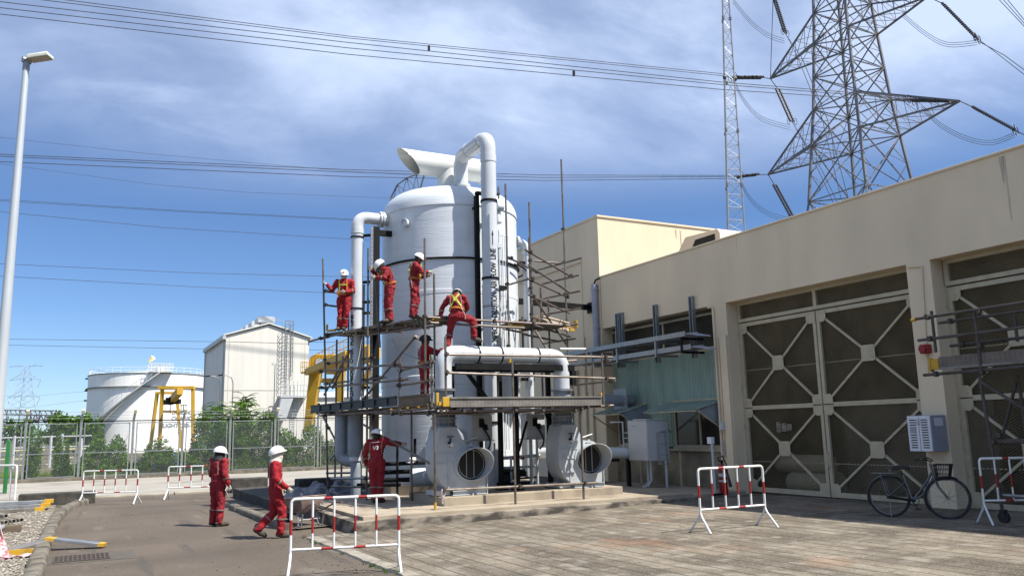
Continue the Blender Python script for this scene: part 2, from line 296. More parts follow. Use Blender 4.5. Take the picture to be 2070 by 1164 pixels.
# ---------------------------------------------------------------- ground materials
M_earth = mat('dry_earth', (0.112,0.0945,0.0665,1), (0.077,0.07,0.042,1), sc=.3, rough=.95, bump=.03, bsc=3, dirt=(0.049,0.063,0.021,1), dsc=.15, dlo=.45, dhi=.65, damt=.8)
M_asph = mat('worn_brown_asphalt', (0.0942,0.0729,0.052,1), (0.0684,0.0526,0.0378,1), sc=.5, stretch=(1,.45,1), rough=.9, bump=.004, bsc=110, dirt=(0.0363,0.0291,0.0219,1), dsc=.33, dstretch=(.6,1.6,1), dlo=.5, dhi=.72, damt=.75)
def speckle(M, scale, lo, hi, colr, amt, stretch=(1,1,1), detail=2):
    t = M.node_tree; b = t.nodes['Principled BSDF']; n, l = t.nodes.new, t.links.new
    src = b.inputs['Base Color'].links[0].from_socket
    tcx = n('ShaderNodeTexCoord'); mp = n('ShaderNodeMapping'); mp.inputs[3].default_value = stretch; l(tcx.outputs['Object'], mp.inputs[0])
    x = n('ShaderNodeTexNoise'); x.inputs['Scale'].default_value = scale; x.inputs['Detail'].default_value = detail; l(mp.outputs[0], x.inputs['Vector'])
    r = n('ShaderNodeMapRange'); r.inputs[1].default_value = lo; r.inputs[2].default_value = hi; r.inputs[4].default_value = amt; l(x.outputs[0], r.inputs[0])
    mxx = n('ShaderNodeMix'); mxx.data_type = 'RGBA'; l(r.outputs[0], mxx.inputs['Factor'])
    A = [i for i in mxx.inputs if i.name == 'A' and i.type == 'RGBA'][0]; B = [i for i in mxx.inputs if i.name == 'B' and i.type == 'RGBA'][0]
    l(src, A); B.default_value = colr; l([o_ for o_ in mxx.outputs if o_.type == 'RGBA'][0], b.inputs['Base Color'])
speckle(M_asph, .9, .60, .66, (.035,.031,.027,1), .55, (3.5,.35,1), 5)
speckle(M_asph, 75, .52, .62, (.17,.15,.128,1), .5)
speckle(M_asph, 1.1, .62, .70, (.15,.13,.108,1), .45, (2.2,.5,1), 6)
M_pave = mat('stamped_concrete_paving', (0.185,0.159,0.119,1), (0.0933,0.0757,0.0537,1), sc=.8, stretch=(1.5,.8,1), lo=.38, hi=.60, rough=.92, bump=.005, bsc=60, dirt=(0.0378,0.0303,0.0207,1), dsc=.75, dstretch=(1.2,.8,1), dlo=.5, dhi=.68, damt=.7)
speckle(M_pave, 11, .52, .66, (.085,.07,.052,1), .7, (1,.6,1), 6)
speckle(M_pave, .42, .60, .68, (.26,.12,.06,1), .35, (1,1,1), 5)
speckle(M_pave, 40, .55, .68, (.32,.29,.24,1), .45)
speckle(M_pave, 2.6, .54, .66, (.27,.245,.205,1), .5, (1,1,1), 9)
def joints(M, dxs, dys, wj, colr, amt=.85):         # incised joint lines along both yard axes
    t = M.node_tree; b = t.nodes['Principled BSDF']; n, l = t.nodes.new, t.links.new
    src = b.inputs['Base Color'].links[0].from_socket
    tcx = n('ShaderNodeTexCoord'); ns = n('ShaderNodeTexNoise'); ns.inputs['Scale'].default_value = 1.4; l(tcx.outputs['Object'], ns.inputs['Vector'])
    ad = n('ShaderNodeVectorMath'); ad.operation = 'SCALE'; ad.inputs['Scale'].default_value = .05; l(ns.outputs['Color'], ad.inputs[0])
    a2 = n('ShaderNodeVectorMath'); a2.operation = 'ADD'; l(tcx.outputs['Object'], a2.inputs[0]); l(ad.outputs[0], a2.inputs[1])
    sp = n('ShaderNodeSeparateXYZ'); l(a2.outputs[0], sp.inputs[0]); fac = None
    n2 = n('ShaderNodeTexNoise'); n2.inputs['Scale'].default_value = 2.2; n2.inputs['Detail'].default_value = 4; l(tcx.outputs['Object'], n2.inputs['Vector'])
    brk = n('ShaderNodeMapRange'); brk.inputs[1].default_value = .38; brk.inputs[2].default_value = .55; l(n2.outputs[0], brk.inputs[0])
    for ax, d, w_, k in ((0, dxs, wj, 1.0), (1, dys, wj*1.2, .5)):
        q = n('ShaderNodeMath'); q.operation = 'PINGPONG'; q.inputs[1].default_value = d/2; l(sp.outputs[ax], q.inputs[0])
        r = n('ShaderNodeMapRange'); r.inputs[1].default_value = 0; r.inputs[2].default_value = w_; r.inputs[3].default_value = k; r.inputs[4].default_value = 0; l(q.outputs[0], r.inputs[0])
        if fac is None: fac = r.outputs[0]
        else:
            mm = n('ShaderNodeMath'); mm.operation = 'MAXIMUM'; l(fac, mm.inputs[0])
            m3 = n('ShaderNodeMath'); m3.operation = 'MULTIPLY'; l(r.outputs[0], m3.inputs[0]); l(brk.outputs[0], m3.inputs[1]); l(m3.outputs[0], mm.inputs[1]); fac = mm.outputs[0]
    am = n('ShaderNodeMath'); am.operation = 'MULTIPLY'; am.inputs[1].default_value = amt; l(fac, am.inputs[0])
    mxx = n('ShaderNodeMix'); mxx.data_type = 'RGBA'; l(am.outputs[0], mxx.inputs['Factor'])
    A = [i for i in mxx.inputs if i.name == 'A' and i.type == 'RGBA'][0]; B = [i for i in mxx.inputs if i.name == 'B' and i.type == 'RGBA'][0]
    l(src, A); B.default_value = colr; l([o_ for o_ in mxx.outputs if o_.type == 'RGBA'][0], b.inputs['Base Color'])
joints(M_pave, .30, .62, .026, (.026,.022,.017,1), .92)
M_path = mat('pale_grey_slab', (0.285,0.267,0.232,1), (0.236,0.22,0.189,1), sc=.8, rough=.9, dirt=(0.124,0.112,0.093,1), dsc=.5, dlo=.52, dhi=.7, damt=.6, bump=.003, bsc=40)
M_gbase = mat('gravel_soil', (0.182,0.159,0.127,1), (0.118,0.105,0.0819,1), sc=9, rough=.95, bump=.02, bsc=18)

def gc(X, Y): return min(.12, gz(X, Y))
def sheet(name, xs, ys, dz, mt, zf=gc):
    b = MB(); n = len(xs)
    b.add([(x, y, zf(x, y)+dz) for y in ys for x in xs], [(j*n+i, j*n+i+1, (j+1)*n+i+1, (j+1)*n+i) for j in range(len(ys)-1) for i in range(n-1)])
    return tag(b.build(name, mt, smooth=60, base=(0,0,0)), kind='structure')
def lin(a, b, s): k = max(1, round((b-a)/s)); return [a+(b-a)*i/k for i in range(k+1)]
sheet('ground', [-2500,-600,-150,-60]+lin(-30,60,3)+[90,200,700,2500], [-2500,-600,-150,-60]+lin(-30,66,3)+[90,200,700,2500], -.02, M_earth)
sheet('road', lin(-.35,3.86,.5)+lin(4.2,7.5,.6), lin(-8,31.2,.8), -.004, M_asph)
sheet('road', lin(-2.6,-.35,.75), lin(28.3,31.2,.8), -.004, M_asph)
sheet('paved_yard', lin(3.86,15.3,.8), lin(-8,15.75,.8), .012, M_pave)
sheet('concrete_path', lin(-30,30,3), lin(31.2,46.6,2), .0, M_path)
sheet('gravel_bed', lin(-12,-.5,1), lin(-6,29.5,1.5), .012, M_gbase)
# broken pale edge strip of the yard slab along the asphalt
b = MB(); ys = lin(-8, 15.6, .16); vs = []
for y in ys:
    j = .05*noise.noise((y*2.1, 3, 0))+.035*noise.noise((y*7, 9, 0)); z = gz(3.86, y)
    vs += [(3.80+j, y, z-.01), (3.82+j, y, z+.03), (4.02, y, z+.034), (4.06, y, z+.0145)]
b.add(vs, [(i*4+k, i*4+k+1, i*4+4+k+1, i*4+4+k) for i in range(len(ys)-1) for k in range(3)])
M_edge = mat('crumbled_pale_edge', (0.262,0.241,0.2,1), (0.189,0.17,0.139,1), sc=5, rough=.95, bump=.01, bsc=30, dirt=(0.063,0.0551,0.042,1), dsc=2.5, dlo=.5, dhi=.7, damt=.8)
tag(b.build('yard_edge', M_edge, base=(0,0,0)), kind='structure')
# gravel stones: uncountable
b = MB(); rnd = random.Random(3)
oct_ = [(1,0,0),(-1,0,0),(0,1,0),(0,-1,0),(0,0,1),(0,0,-1)]; of = [(0,2,4),(2,1,4),(1,3,4),(3,0,4),(2,0,5),(1,2,5),(3,1,5),(0,3,5)]
for i in range(6500):
    y = 11.5 + 17.3*rnd.random()**1.25; x = -.55 - rnd.random()*min(3.2, .6+.15*(y-8))
    s = rnd.uniform(.012, .034); a = rnd.random()*6.28; sx, sy, sz = s*rnd.uniform(.8,1.7), s*rnd.uniform(.7,1.1), s*rnd.uniform(.45,.8); z = gz(x, y)+.014+sz*.5
    ca, sa = math.cos(a), math.sin(a); tl = rnd.uniform(-.5,.5)
    b.add([(x+ca*p[0]*sx-sa*p[1]*sy, y+sa*p[0]*sx+ca*p[1]*sy, z+p[2]*sz+tl*p[0]*sz) for p in oct_], of)
tag(b.build('gravel', M_stone, smooth=0, base=(0,0,0)), kind='stuff')
# rounded kerb stones on the left, each a stone of one kerb
def kerb_run(name, pts, w, h, sl, mt, seed):
    rnd = random.Random(seed); b = MB(); P = [V(p) for p in pts]; acc = []
    for i in range(len(P)-1):
        d = P[i+1]-P[i]; k = max(1, round(d.length/sl))
        for j in range(k): acc.append((P[i]+d*(j/k), P[i]+d*((j+1)/k)))
    prof = [(-1,-.6),(-1,.55),(-.86,.85),(-.6,1),(.6,1),(.86,.85),(1,.55),(1,-.6)]
    for p, q in acc:
        d = (q-p).normalized(); s = V((d.y,-d.x,0)); p = p+d*.008; q = q-d*.008; jz = rnd.uniform(-.012,.012); jx = rnd.uniform(-.012,.012)
        vs = [e+s*(a*w/2+jx)+V((0,0,c*h+jz)) for e in (p, q) for a, c in prof]; n = len(prof)
        b.add(vs, [(i, i+1, n+i+1, n+i) for i in range(n-1)]+[tuple(range(n-1,-1,-1)), tuple(range(n,2*n))])
    return tag(b.build(name, mt, base=(0,0,0)), kind='structure')
K = lambda x, y: (x, y, gz(x, y))
kerb_run('kerb', [K(-.50,8), K(-.47,14.2), K(-.44,20.5), K(-.38,23.5), K(-.22,26.2), K(.02,28.0), K(.25,28.7)], .25, .15, .75, M_kerb, 1)
kerb_run('kerb', [K(3.80,23.6), K(3.84,21), K(3.88,18.3), K(3.86,17.4)], .24, .13, .9, M_kerb, 2)
kerb_run('kerb', [K(.5,31.1), K(3,31.0), K(6.5,31.3)], .3, .08, 1.1, M_conc, 3)
sheet('pavement', lin(3.95,4.72,.4), lin(17.2,24,.8), .03, M_asph)
# blackened kerb blocks
def blackblock(label, lo, hi):
    b = MB(); b.box(lo, hi); return tag(b.build('concrete_block', M_black, bevel=.03), label, 'concrete block')
blackblock('long low black stained concrete block at the end of the gravel bed', (-1.5,28.9,-.25), (.55,29.45,.14))
blackblock('short dark concrete block beyond the standing worker near the fence', (4.75,30.2,-.25), (6.0,30.8,.25))
blackblock('dark stained concrete block behind the grey crumpled sheet', (6.3,26.9,-.25), (8.6,27.5,.30))
# plinth: lower kerbed tier, upper painted tier, foundation under the fans, base under the tank
pl = thing('concrete_plinth', 'beige two tier concrete plinth with mould stained sides under the white scrubber tank', 'plinth', (4.73,15.6,0))
b = MB()
def slope_box(b, x0, y0, x1, y1, zt, m=0):          # flat top, skirt down below the ground
    b.box((x0, y0, min(gz(x0,y0),gz(x1,y1),gz(x0,y1))-.12), (x1, y1, zt), m)
slope_box(b, 4.73, 15.6, 13.1, 20.6, .05); b.build('lower_tier', M_plinthlow, pl, bevel=.012)
b = MB(); b.box((4.95,15.78,-.05), (13.05,20.6,.12)); b.box((13.05,15.66,-.05),(14.62,20.6,.095)); b.build('upper_tier', M_plinth, pl, bevel=.008)
b = MB(); slope_box(b, 4.5, 20.6, 14.6, 28.2, .06); b.build('dark_slab', M_black, pl, bevel=.02)
b = MB(); b.box((7.05,16.75,.0), (11.72,18.9,.30)); b.build('fan_foundation', M_plinth, pl, bevel=.012)
b = MB(); b.lathe([(2.25,0),(2.25,.38),(2.0,.38)], (9.26,21.4,0), 8, a0=.3927, a1=.3927+2*math.pi); b.build('tank_base', M_plinth, pl, smooth=30)
# drain grate in the road
g = thing('drain_grate', 'rectangular iron drain grate set in the asphalt near the gravel kerb', 'drain grate', (.16,15.85,gz(.16,15.85)))
b = MB(); z = gz(.16,15.85); b.box((-.42,15.30,z-.05),(.95,16.40,z+.004)); b.build('surround', mat('drain_surround',(.085,.075,.062,1),(.065,.057,.047,1),sc=6,rough=.9,bump=.004,bsc=60), g)
b = MB()
b.box((-.25,15.45,z-.04),(.56,16.2,z+.006)); b.build('pit', M_hole, g)
b = MB()
for i in range(13):
    x = -.25+.81*i/12; b.box((x-.012,15.45,z+.007),(x+.012,16.2,z+.018))
for y in (15.45, 15.7, 15.95, 16.2): b.box((-.26,y-.012,z+.008),(.57,y+.012,z+.016))
b.build('bars', mat('rusty_iron',(.10,.07,.055,1),(.07,.05,.04,1),sc=12,rough=.8,metal=.3), g)

# weeds in the broken yard edge and grit on the asphalt
b = MB(); rn = random.Random(12)
for i in range(15):
    y = rn.choice((rn.uniform(10.6,12.4), rn.uniform(10.6,17.2))); x = 3.78+rn.uniform(-.05,.05)
    for k in range(rn.randint(4,9)):
        a = rn.uniform(0,6.28); h = rn.uniform(.03,.09); px_, py_ = x+rn.uniform(-.03,.03), y+rn.uniform(-.03,.03); z = gz(px_,py_); b.add([(px_-.006,py_,z),(px_+.006,py_,z),(px_+.05*math.cos(a),py_+.05*math.sin(a),z+h)],[(0,1,2)])
tag(b.build('weeds', M_leaf2, smooth=0, base=(0,0,0)), kind='stuff')
b = MB()
for i in range(190):
    x, y = (rn.uniform(-.2,3.7), rn.uniform(10.5,24)) if i < 90 else (3.7-abs(rn.gauss(0,.25)), rn.uniform(10.5,16)); s = rn.uniform(.006,.018); z = gz(x,y)+s*.3
    b.add([(x+p[0]*s*1.3, y+p[1]*s, z+p[2]*s*.7) for p in oct_], of)
tag(b.build('grit', M_kerb, smooth=0, base=(0,0,0)), kind='stuff')
# ---------------------------------------------------------------- low beige building with mesh gates
XW, XD = 14.65, 15.0
bd = thing('beige_building', 'long low beige rendered building with tall mesh gates and a teal clad bay', 'building', (XW, 12, 0))
b = MB()
ZP, YE = 6.48, 21.66                                  # parapet, end of the wall
T = .45
def wall(y0, y1, z0, z1): b.box((XW, y0, z0), (XW+T, y1, z1))
wall(-14, YE, 4.82, ZP)                               # lintel and parapet band
wall(15.95, 16.50, -.2, 4.82); wall(10.13, 10.66, -.2, 4.82); wall(4.6, 5.1, -.2, 4.82); wall(-14, -.4, -.2, 4.82); wall(21.655, YE+.002, -.2, 4.82)
b.build('wall', M_wall, bd)
b = MB(); b.box((XW-.03,-14,ZP-.0),(XW+T+.03,YE+.02,ZP+.05)); b.build('coping', M_wall, bd, bevel=.01)
b = MB(); b.box((XW+T,-14,5.9),(27,YE,6.0)); b.box((26.6,-14,-.2),(27,YE,5.9)); b.box((XW+T,-14.3,-.2),(27,-14,6.0)); b.box((15.2,21.2,-.2),(27,21.6,5.9)); b.build('roof', M_conc, bd)
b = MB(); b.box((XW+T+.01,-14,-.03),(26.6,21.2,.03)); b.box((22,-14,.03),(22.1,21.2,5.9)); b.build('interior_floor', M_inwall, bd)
# stain streaks that run down from the parapet
M_streak = mat('dark_run_stain', (.38,.335,.255,1), (.50,.44,.33,1), sc=4, stretch=(3,3,.5), rough=.9)
rnd = random.Random(11); b = MB()
for y, l, w in ((8.45,1.2,.05),(8.5,.5,.09),(15.4,.3,.03)):
    pts = []; k = 10
    for i in range(k+1): pts.append((y-w/2*(1-.75*i/k)+.012*noise.noise((y,i*.9,1)), ZP-.06-l*i/k))
    for i in range(k, -1, -1): pts.append((y+w/2*(1-.75*i/k)+.012*noise.noise((y+5,i*.9,1)), ZP-.06-l*i/k))
    b = MB(); b.add([(XW-.004, p[0], p[1]) for p in pts], [tuple(range(len(pts)))]); b.build('rain_streak', M_streak, bd)

def diamond(b, y0, y1, z0, z1, x, pw=.085, ph=.05, w=.0105, th=.006):   # expanded metal: crossing flat strands
    s = ph/pw; H = z1-z0; n = int(((y1-y0)+H/s)/pw)+1
    for sg in (1, -1):
        for i in range(n+1):
            ys = (y0-H/s+i*pw) if sg > 0 else (y0+i*pw)
            # strand y = ys + sg*(z-z0)/s
            za, zb = z0, z1
            ya, yb = ys, ys+sg*H/s
            lo, hi = min(ya, yb), max(ya, yb)
            if hi < y0 or lo > y1: continue
            def clip(yv): return z0+(yv-ys)*s*sg
            if sg > 0:
                if ya < y0: ya, za = y0, clip(y0)
                if yb > y1: yb, zb = y1, clip(y1)
            else:
                if ya > y1: ya, za = y1, clip(y1)
                if yb < y0: yb, zb = y0, clip(y0)
            if abs(zb-za) < 1e-3: continue
            dn = V((0, -(zb-za), yb-ya)).normalized()*(w/2)
            p, q = V((x, ya, za)), V((x, yb, zb)); t = V((th*sg*.5, 0, 0))
            b.add([p-dn+t, p+dn-t, q+dn-t, q-dn+t], [(0,1,2,3)])
def gate_leaf(y0, y1, handle_side=None, notice=False):
    z0, z1 = .06, 4.27; zm = 2.11; W_ = .085
    d = MB(); x0, x1 = XD, XD+.06
    for a, c in ((y0, y0+W_), (y1-W_, y1)): d.box((x0, a, z0), (x1, c, z1))
    for a, c in ((z0, z0+.11), (zm-.05, zm+.05), (z1-.09, z1)): d.box((x0+.002, y0+W_, a), (x1-.002, y1-W_, c))
    for za, zb in ((z0+.11, zm-.05), (zm+.05, z1-.09)):
        ya, yb = y0+W_, y1-W_; zc = (za+zb)/2; yc = (ya+yb)/2
        for p, q in (((ya, za), (yb, zb)), ((ya, zb), (yb, za))):
            d.bar((x0+.035, p[0], p[1]), (x0+.035, q[0], q[1]), .05, .045, up=(1,0,0))
    leaf = d.build('gate_leaf', M_frame, bd)
    for za, zb in ((z0+.11, zm-.05), (zm+.05, z1-.09)):
        ya, yb = y0+W_, y1-W_; zc = (za+zb)/2; yc = (ya+yb)/2; s = .175; k = .04; g = MB()
        g.prism([(x0-.006, yc+u, zc+v) for u, v in ((-s,-s+k),(-s+k,-s),(s-k,-s),(s,-s+k),(s,s-k),(s-k,s),(-s+k,s),(-s,s-k))], (.012,0,0))
        for u in (-.1,0,.1):
            for v_ in (-.1,.1): g.tube((x0-.012, yc+u, zc+v_), (x0-.006, yc+u, zc+v_), .013, 6)
        g.build('gusset_plate', M_frame, leaf)
        for yy, sy in ((ya, 1), (yb, -1)):
            for zz_, sz_ in ((za, 1), (zb, -1)):
                c = .19; g = MB()
                g.prism([(x0-.005, yy-sy*.07, zz_-sz_*.06), (x0-.005, yy+sy*c, zz_-sz_*.06), (x0-.005, yy+sy*c, zz_+sz_*(c-.07)), (x0-.005, yy+sy*(c-.07), zz_+sz_*c), (x0-.005, yy-sy*.07, zz_+sz_*c)], (.01,0,0))
                g.build('gusset_plate', M_frame, leaf)
    e = MB(); diamond(e, y0+.05, y1-.05, z0+.06, z1-.05, x0+.075); e.build('mesh', M_mesh, leaf, smooth=0)
    for zz_ in (.78, 3.05): e = MB(); e.box((x0+.085, y0+.05, zz_), (x0+.1, y1-.05, zz_+.022)); e.build('stay_bar', M_frame, leaf)
    if handle_side is not None:
        h = MB(); yh = handle_side; h.path([(x0-.01,yh,1.05),(x0-.06,yh,1.05),(x0-.06,yh,.72),(x0-.01,yh,.72)], .014, 6); h.build('handle', M_frame, leaf)
    if notice:
        h = MB(); rn = random.Random(5)
        for i in range(3):
            yy = y1-1.05-.17*i; h.box((x0-.012, yy-.15, 1.5+.02*i), (x0-.006, yy, 1.72-.03*i+.03), 0)
        for i in range(26):
            yy = y1-1.04-.5*rn.random(); zz_ = 1.5+.22*rn.random(); h.box((x0-.016, yy-.05*rn.random()-.01, zz_), (x0-.0125, yy, zz_+.012+.03*rn.random()), 1)
        h.build('paper_notice', [mat('faded_paper',(.22,.2,.165,1),(.14,.125,.10,1),sc=9), mat('dark_print',C(.04),(.14,.09,.07,1),sc=9)], leaf)
    side = y1 if y1 > 15 or y1 < 10.2 else y0
    sg = 1 if side == y1 else -1
    for zz_ in (.35, 1.6, 2.6, 3.9): hg = MB(); hg.box((x0-.03, min(side, side+sg*.07), zz_), (x0+.02, max(side, side+sg*.07), zz_+.14)); hg.build('hinge', M_frame, leaf)
    return leaf
gate_leaf(13.40, 15.90, None, True); gate_leaf(10.72, 13.37, 13.43-.1)
gate_leaf(7.55, 10.08); gate_leaf(5.12, 7.52)
# transoms over the gates: frame, mesh and dark room behind
for y0, y1, ym in ((10.70, 15.93, 13.38), (5.12, 10.10, 7.53)):
    d = MB(); x0, x1 = XD-.01, XD+.07
    d.box((x0,y0,4.30),(x1,y1,4.385)); d.box((x0,y0,4.74),(x1,y1,4.815))
    for yy in (y0, ym-.05, y1-.09): d.box((x0+.002,yy,4.385),(x1-.002,yy+.09,4.74))
    fr = d.build('transom_frame', M_frame, bd); e = MB(); diamond(e, y0+.09, y1-.09, 4.385, 4.74, x0+.05); e.build('mesh', M_mesh, fr, smooth=0)
# gate frame posts beside the leaves
d = MB(); d.box((XD,15.905,0.02),(XD+.08,15.948,4.30)); d.build('gate_post', M_frame, bd); d = MB(); d.box((XD,10.085,.02),(XD+.08,10.128,4.30)); d.build('gate_post', M_frame, bd)
# things seen dimly through the mesh: two big cream drums lying inside, machinery
d = MB(); d.tube((15.9,15.7,.72),(15.9,14.1,.72),.22,18); d.build('interior_drum', M_frame, bd); d = MB(); d.tube((15.75,15.2,.28),(15.75,13.85,.28),.24,18); d.tube((15.75,13.86,.28),(15.75,13.79,.28),.29,18)
d.build('interior_drum', M_frame, bd)
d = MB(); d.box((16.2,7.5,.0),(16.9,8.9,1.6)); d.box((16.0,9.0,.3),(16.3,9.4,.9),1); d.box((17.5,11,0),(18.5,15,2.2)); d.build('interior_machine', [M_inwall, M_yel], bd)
# pilaster casing and conduits left of the first gate
d = MB(); d.box((XW-.07,15.97,-.1),(XW-.001,16.22,3.98)); d.build('pilaster_casing', M_wall, bd, bevel=.01)
d = MB(); d.path([(XW-.03,16.42,-.05),(XW-.03,16.42,4.74),(XW-.03,16.45,4.78),(XW-.03,16.6,4.78)],.03,8); d.build('conduit', M_wall, bd); d = MB(); d.tube((XW-.025,16.30,.9),(XW-.025,16.30,3.95),.018,8); d.build('conduit', M_wall, bd); d = MB()
d.tube((XW-.02,10.42,2.6),(XW-.02,10.30,4.72),.016,6); d.tube((XW-.02,10.30,4.72),(XW-.02,10.62,4.76),.016,6); d.build('conduit', M_wall, bd)
# recessed bay: louvre, beam, teal cladding, window canopies, low dirty wall
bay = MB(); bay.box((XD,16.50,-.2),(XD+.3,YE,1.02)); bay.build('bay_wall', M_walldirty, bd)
bay = MB(); bay.box((XD-.02,16.502,3.70),(XD+.3,YE-.012,3.80)); bay.box((XD-.015,16.502,4.66),(XD+.05,YE-.012,4.72)); bay.box((XD-.012,19.0,3.80),(XD+.05,19.07,4.66)); bay.box((XD-.012,21.4,3.80),(XD+.05,21.47,4.66)); bay.build('bay_beam', M_frame, bd)
bay = MB()
for i in range(22):
    z = 3.81+i*.039; bay.quad((XD+.0,16.51,z),(XD+.0,YE-.02,z),(XD+.035,YE-.02,z+.036),(XD+.035,16.51,z+.036))
bay.box((XD+.06,16.5,3.8),(XD+.1,YE,4.82)); bay.build('louvre', mat('brown_louvre',(.10,.085,.06,1),(.07,.06,.045,1),sc=2,rough=.7), bd, smooth=0)
def corrug(y0, y1, z0, z1, x, pitch=.12, amp=.018):
    vs = []; ys = lin(y0, y1, pitch/4)
    for i, y in enumerate(ys): a = (0, amp, amp, 0)[i % 4]; vs += [(x-a, y, z0), (x-a, y, z1)]
    return vs, [(2*i, 2*i+1, 2*i+3, 2*i+2) for i in range(len(ys)-1)]
bay = MB(); v_, f_ = corrug(16.505, 21.6, 2.2, 3.70, XD-.005); bay.add(v_, f_); v_, f_ = corrug(18.72, 20.0, 1.12, 2.2, XD-.005); bay.add(v_, f_); bay.build('teal_cladding', M_hot, bd, smooth=20)
def canopy(y0, y1, name='canopy'):
    x0, x1 = XD-.02, XD-1.02; zt, zf = 2.36, 2.10
    d = MB(); vs = []; ys = lin(y0, y1, .04)
    for i, y in enumerate(ys):
        a = (0, .018, .018, 0)[i % 4]; vs += [(x0, y, zt+a), (x1, y, zf+a)]
    d.add(vs, [(2*i, 2*i+1, 2*i+3, 2*i+2) for i in range(len(ys)-1)])
    c = d.build(name, M_teal2, bd, smooth=20)
    d = MB()
    for y in (y0, y1-.03): d.bar((x0-.02,y+.015,1.52),(x1+.05,y+.015,zf-.02),.03,.03)
    d.box((x1+.01,y0+.03,zf-.03),(x1+.04,y1-.03,zf-.004)); d.build('bracket', M_frame, c)
    d = MB(); d.prism([(x0,y0+.04,zt-.02),(x1+.02,y0+.04,zf-.03),(x0,y0+.04,1.62)],(0,.012,0)); d.build('side_sheet', M_pgrey, c)
canopy(16.56, 18.85); canopy(19.95, 21.5)
def window(y0, y1, z0, z1):
    d = MB(); t = .06
    d.box((XD-.03,y0,z0),(XD+.05,y1,z0+t)); d.box((XD-.03,y0,z1-t),(XD+.05,y1,z1))
    for y in (y0, (y0+y1)/2-t/2, y1-t): d.box((XD-.028,y,z0+t),(XD+.048,y+t,z1-t))
    d.box((XD-.07,y0-.1,z0-.07),(XD+.05,y1+.05,z0-.001))
    w = d.build('window', M_frame, bd); d = MB(); d.box((XD+.01,y0+t,z0+t),(XD+.02,y1-t,z1-t)); d.build('pane', M_glass, w)
window(16.56, 18.72, 1.12, 2.42); window(20.0, 21.5, 1.12, 2.42)
bay = MB(); bay.box((XD-.10,16.502,1.02),(XD+.3,YE-.012,1.07)); bay.build('bay_sill', M_frame, bd)
for y in (19.9,18.1): bay = MB(); bay.tube((XW-.04,y,.0),(XW-.04,y,1.0),.03,8); bay.build('bay_post', M_frame, bd)
# roof hood seen over the parapet
hd = MB(); p = oX(1382,512,16.2); q = oX(1448,492,16.2)
hd.prism([(15.8,19.2,6.0),(15.8,19.2,6.8),(15.8,18.75,7.28),(15.8,17.35,7.22),(15.8,17.25,7.1),(15.8,17.25,6.0)],(1.4,0,0)); hd.build('roof_hood', M_wall, bd, bevel=.01)
hd = MB(); hd.prism([(15.79,17.45,6.7),(15.79,18.6,6.7),(15.79,18.3,7.1),(15.79,17.45,7.1)],(.007,0,0)); hd.build('hood_opening_shade', M_dark, bd)  # dark plate on the solid hood paints the shade of its opening
# drain pipe on the corner of the two buildings
dp = MB(); dp.tube((XW-.12,21.86,3.6),(XW-.12,21.86,6.28),.10,14); dp.path([(XW-.12,21.86,6.28),(XW-.10,21.8,6.42),(XW+.1,21.66,6.52)],.03,8,1); dp.box((XW-.2,21.76,4.86),(XW-.002,21.96,4.9)); dp.box((XW-.2,21.76,6.1),(XW-.002,21.96,6.14))
tag(dp.build('drainpipe', [M_lgrey, M_blk]), 'grey blue plastic drainpipe running down the corner where the two beige blocks meet', 'drainpipe')

# ---------------------------------------------------------------- taller beige block behind
bk = thing('beige_block', 'taller plain beige block with a brightly sunlit front face rising behind the low building', 'building', (XW, 28, 0))
b = MB(); b.box((XW,21.70,-.2),(42,31,8.52)); b.build('wall', M_wall, bk)
b = MB(); b.box((XW-.03,21.66,8.52),(42.03,31.03,8.58)); b.build('coping', M_wall, bk)
b = MB()                                              # shallow panel groove on the shaded side
for (y0,z0),(y1,z1) in (((23.1,5.0),(23.1,7.28)),): b.box((XW-.02,22.75,-.1),(XW-.003,22.80,7.2))
b.box((XW-.05,22.75,7.2),(XW-.003,30.9,7.27)); b.build('panel_joint', M_wall, bk)
b = MB(); y = 21.685
for x, l in ((18.1,.9),(17.9,.3),(21,.4)):
    b = MB(); b.add([(x-.03,y,8.4),(x+.03,y,8.4),(x+.012,y,8.4-l),(x-.01,y,8.4-l)],[(0,1,2,3)]); b.build('rain_streak', bpy.data.materials.get('faint_run_stain') or mat('faint_run_stain',(.44,.39,.29,1),(.5,.44,.33,1),sc=5,rough=.9), bk)
# cladding strips low on the block beside the fans
for i, y in enumerate((22.3,22.7,23.2,23.6,24.1,24.7)): b = MB(); b.tube((XW-.05,y,.1),(XW-.05,y,3.6),.035,8); b.build('downpipe', M_frame, bk)
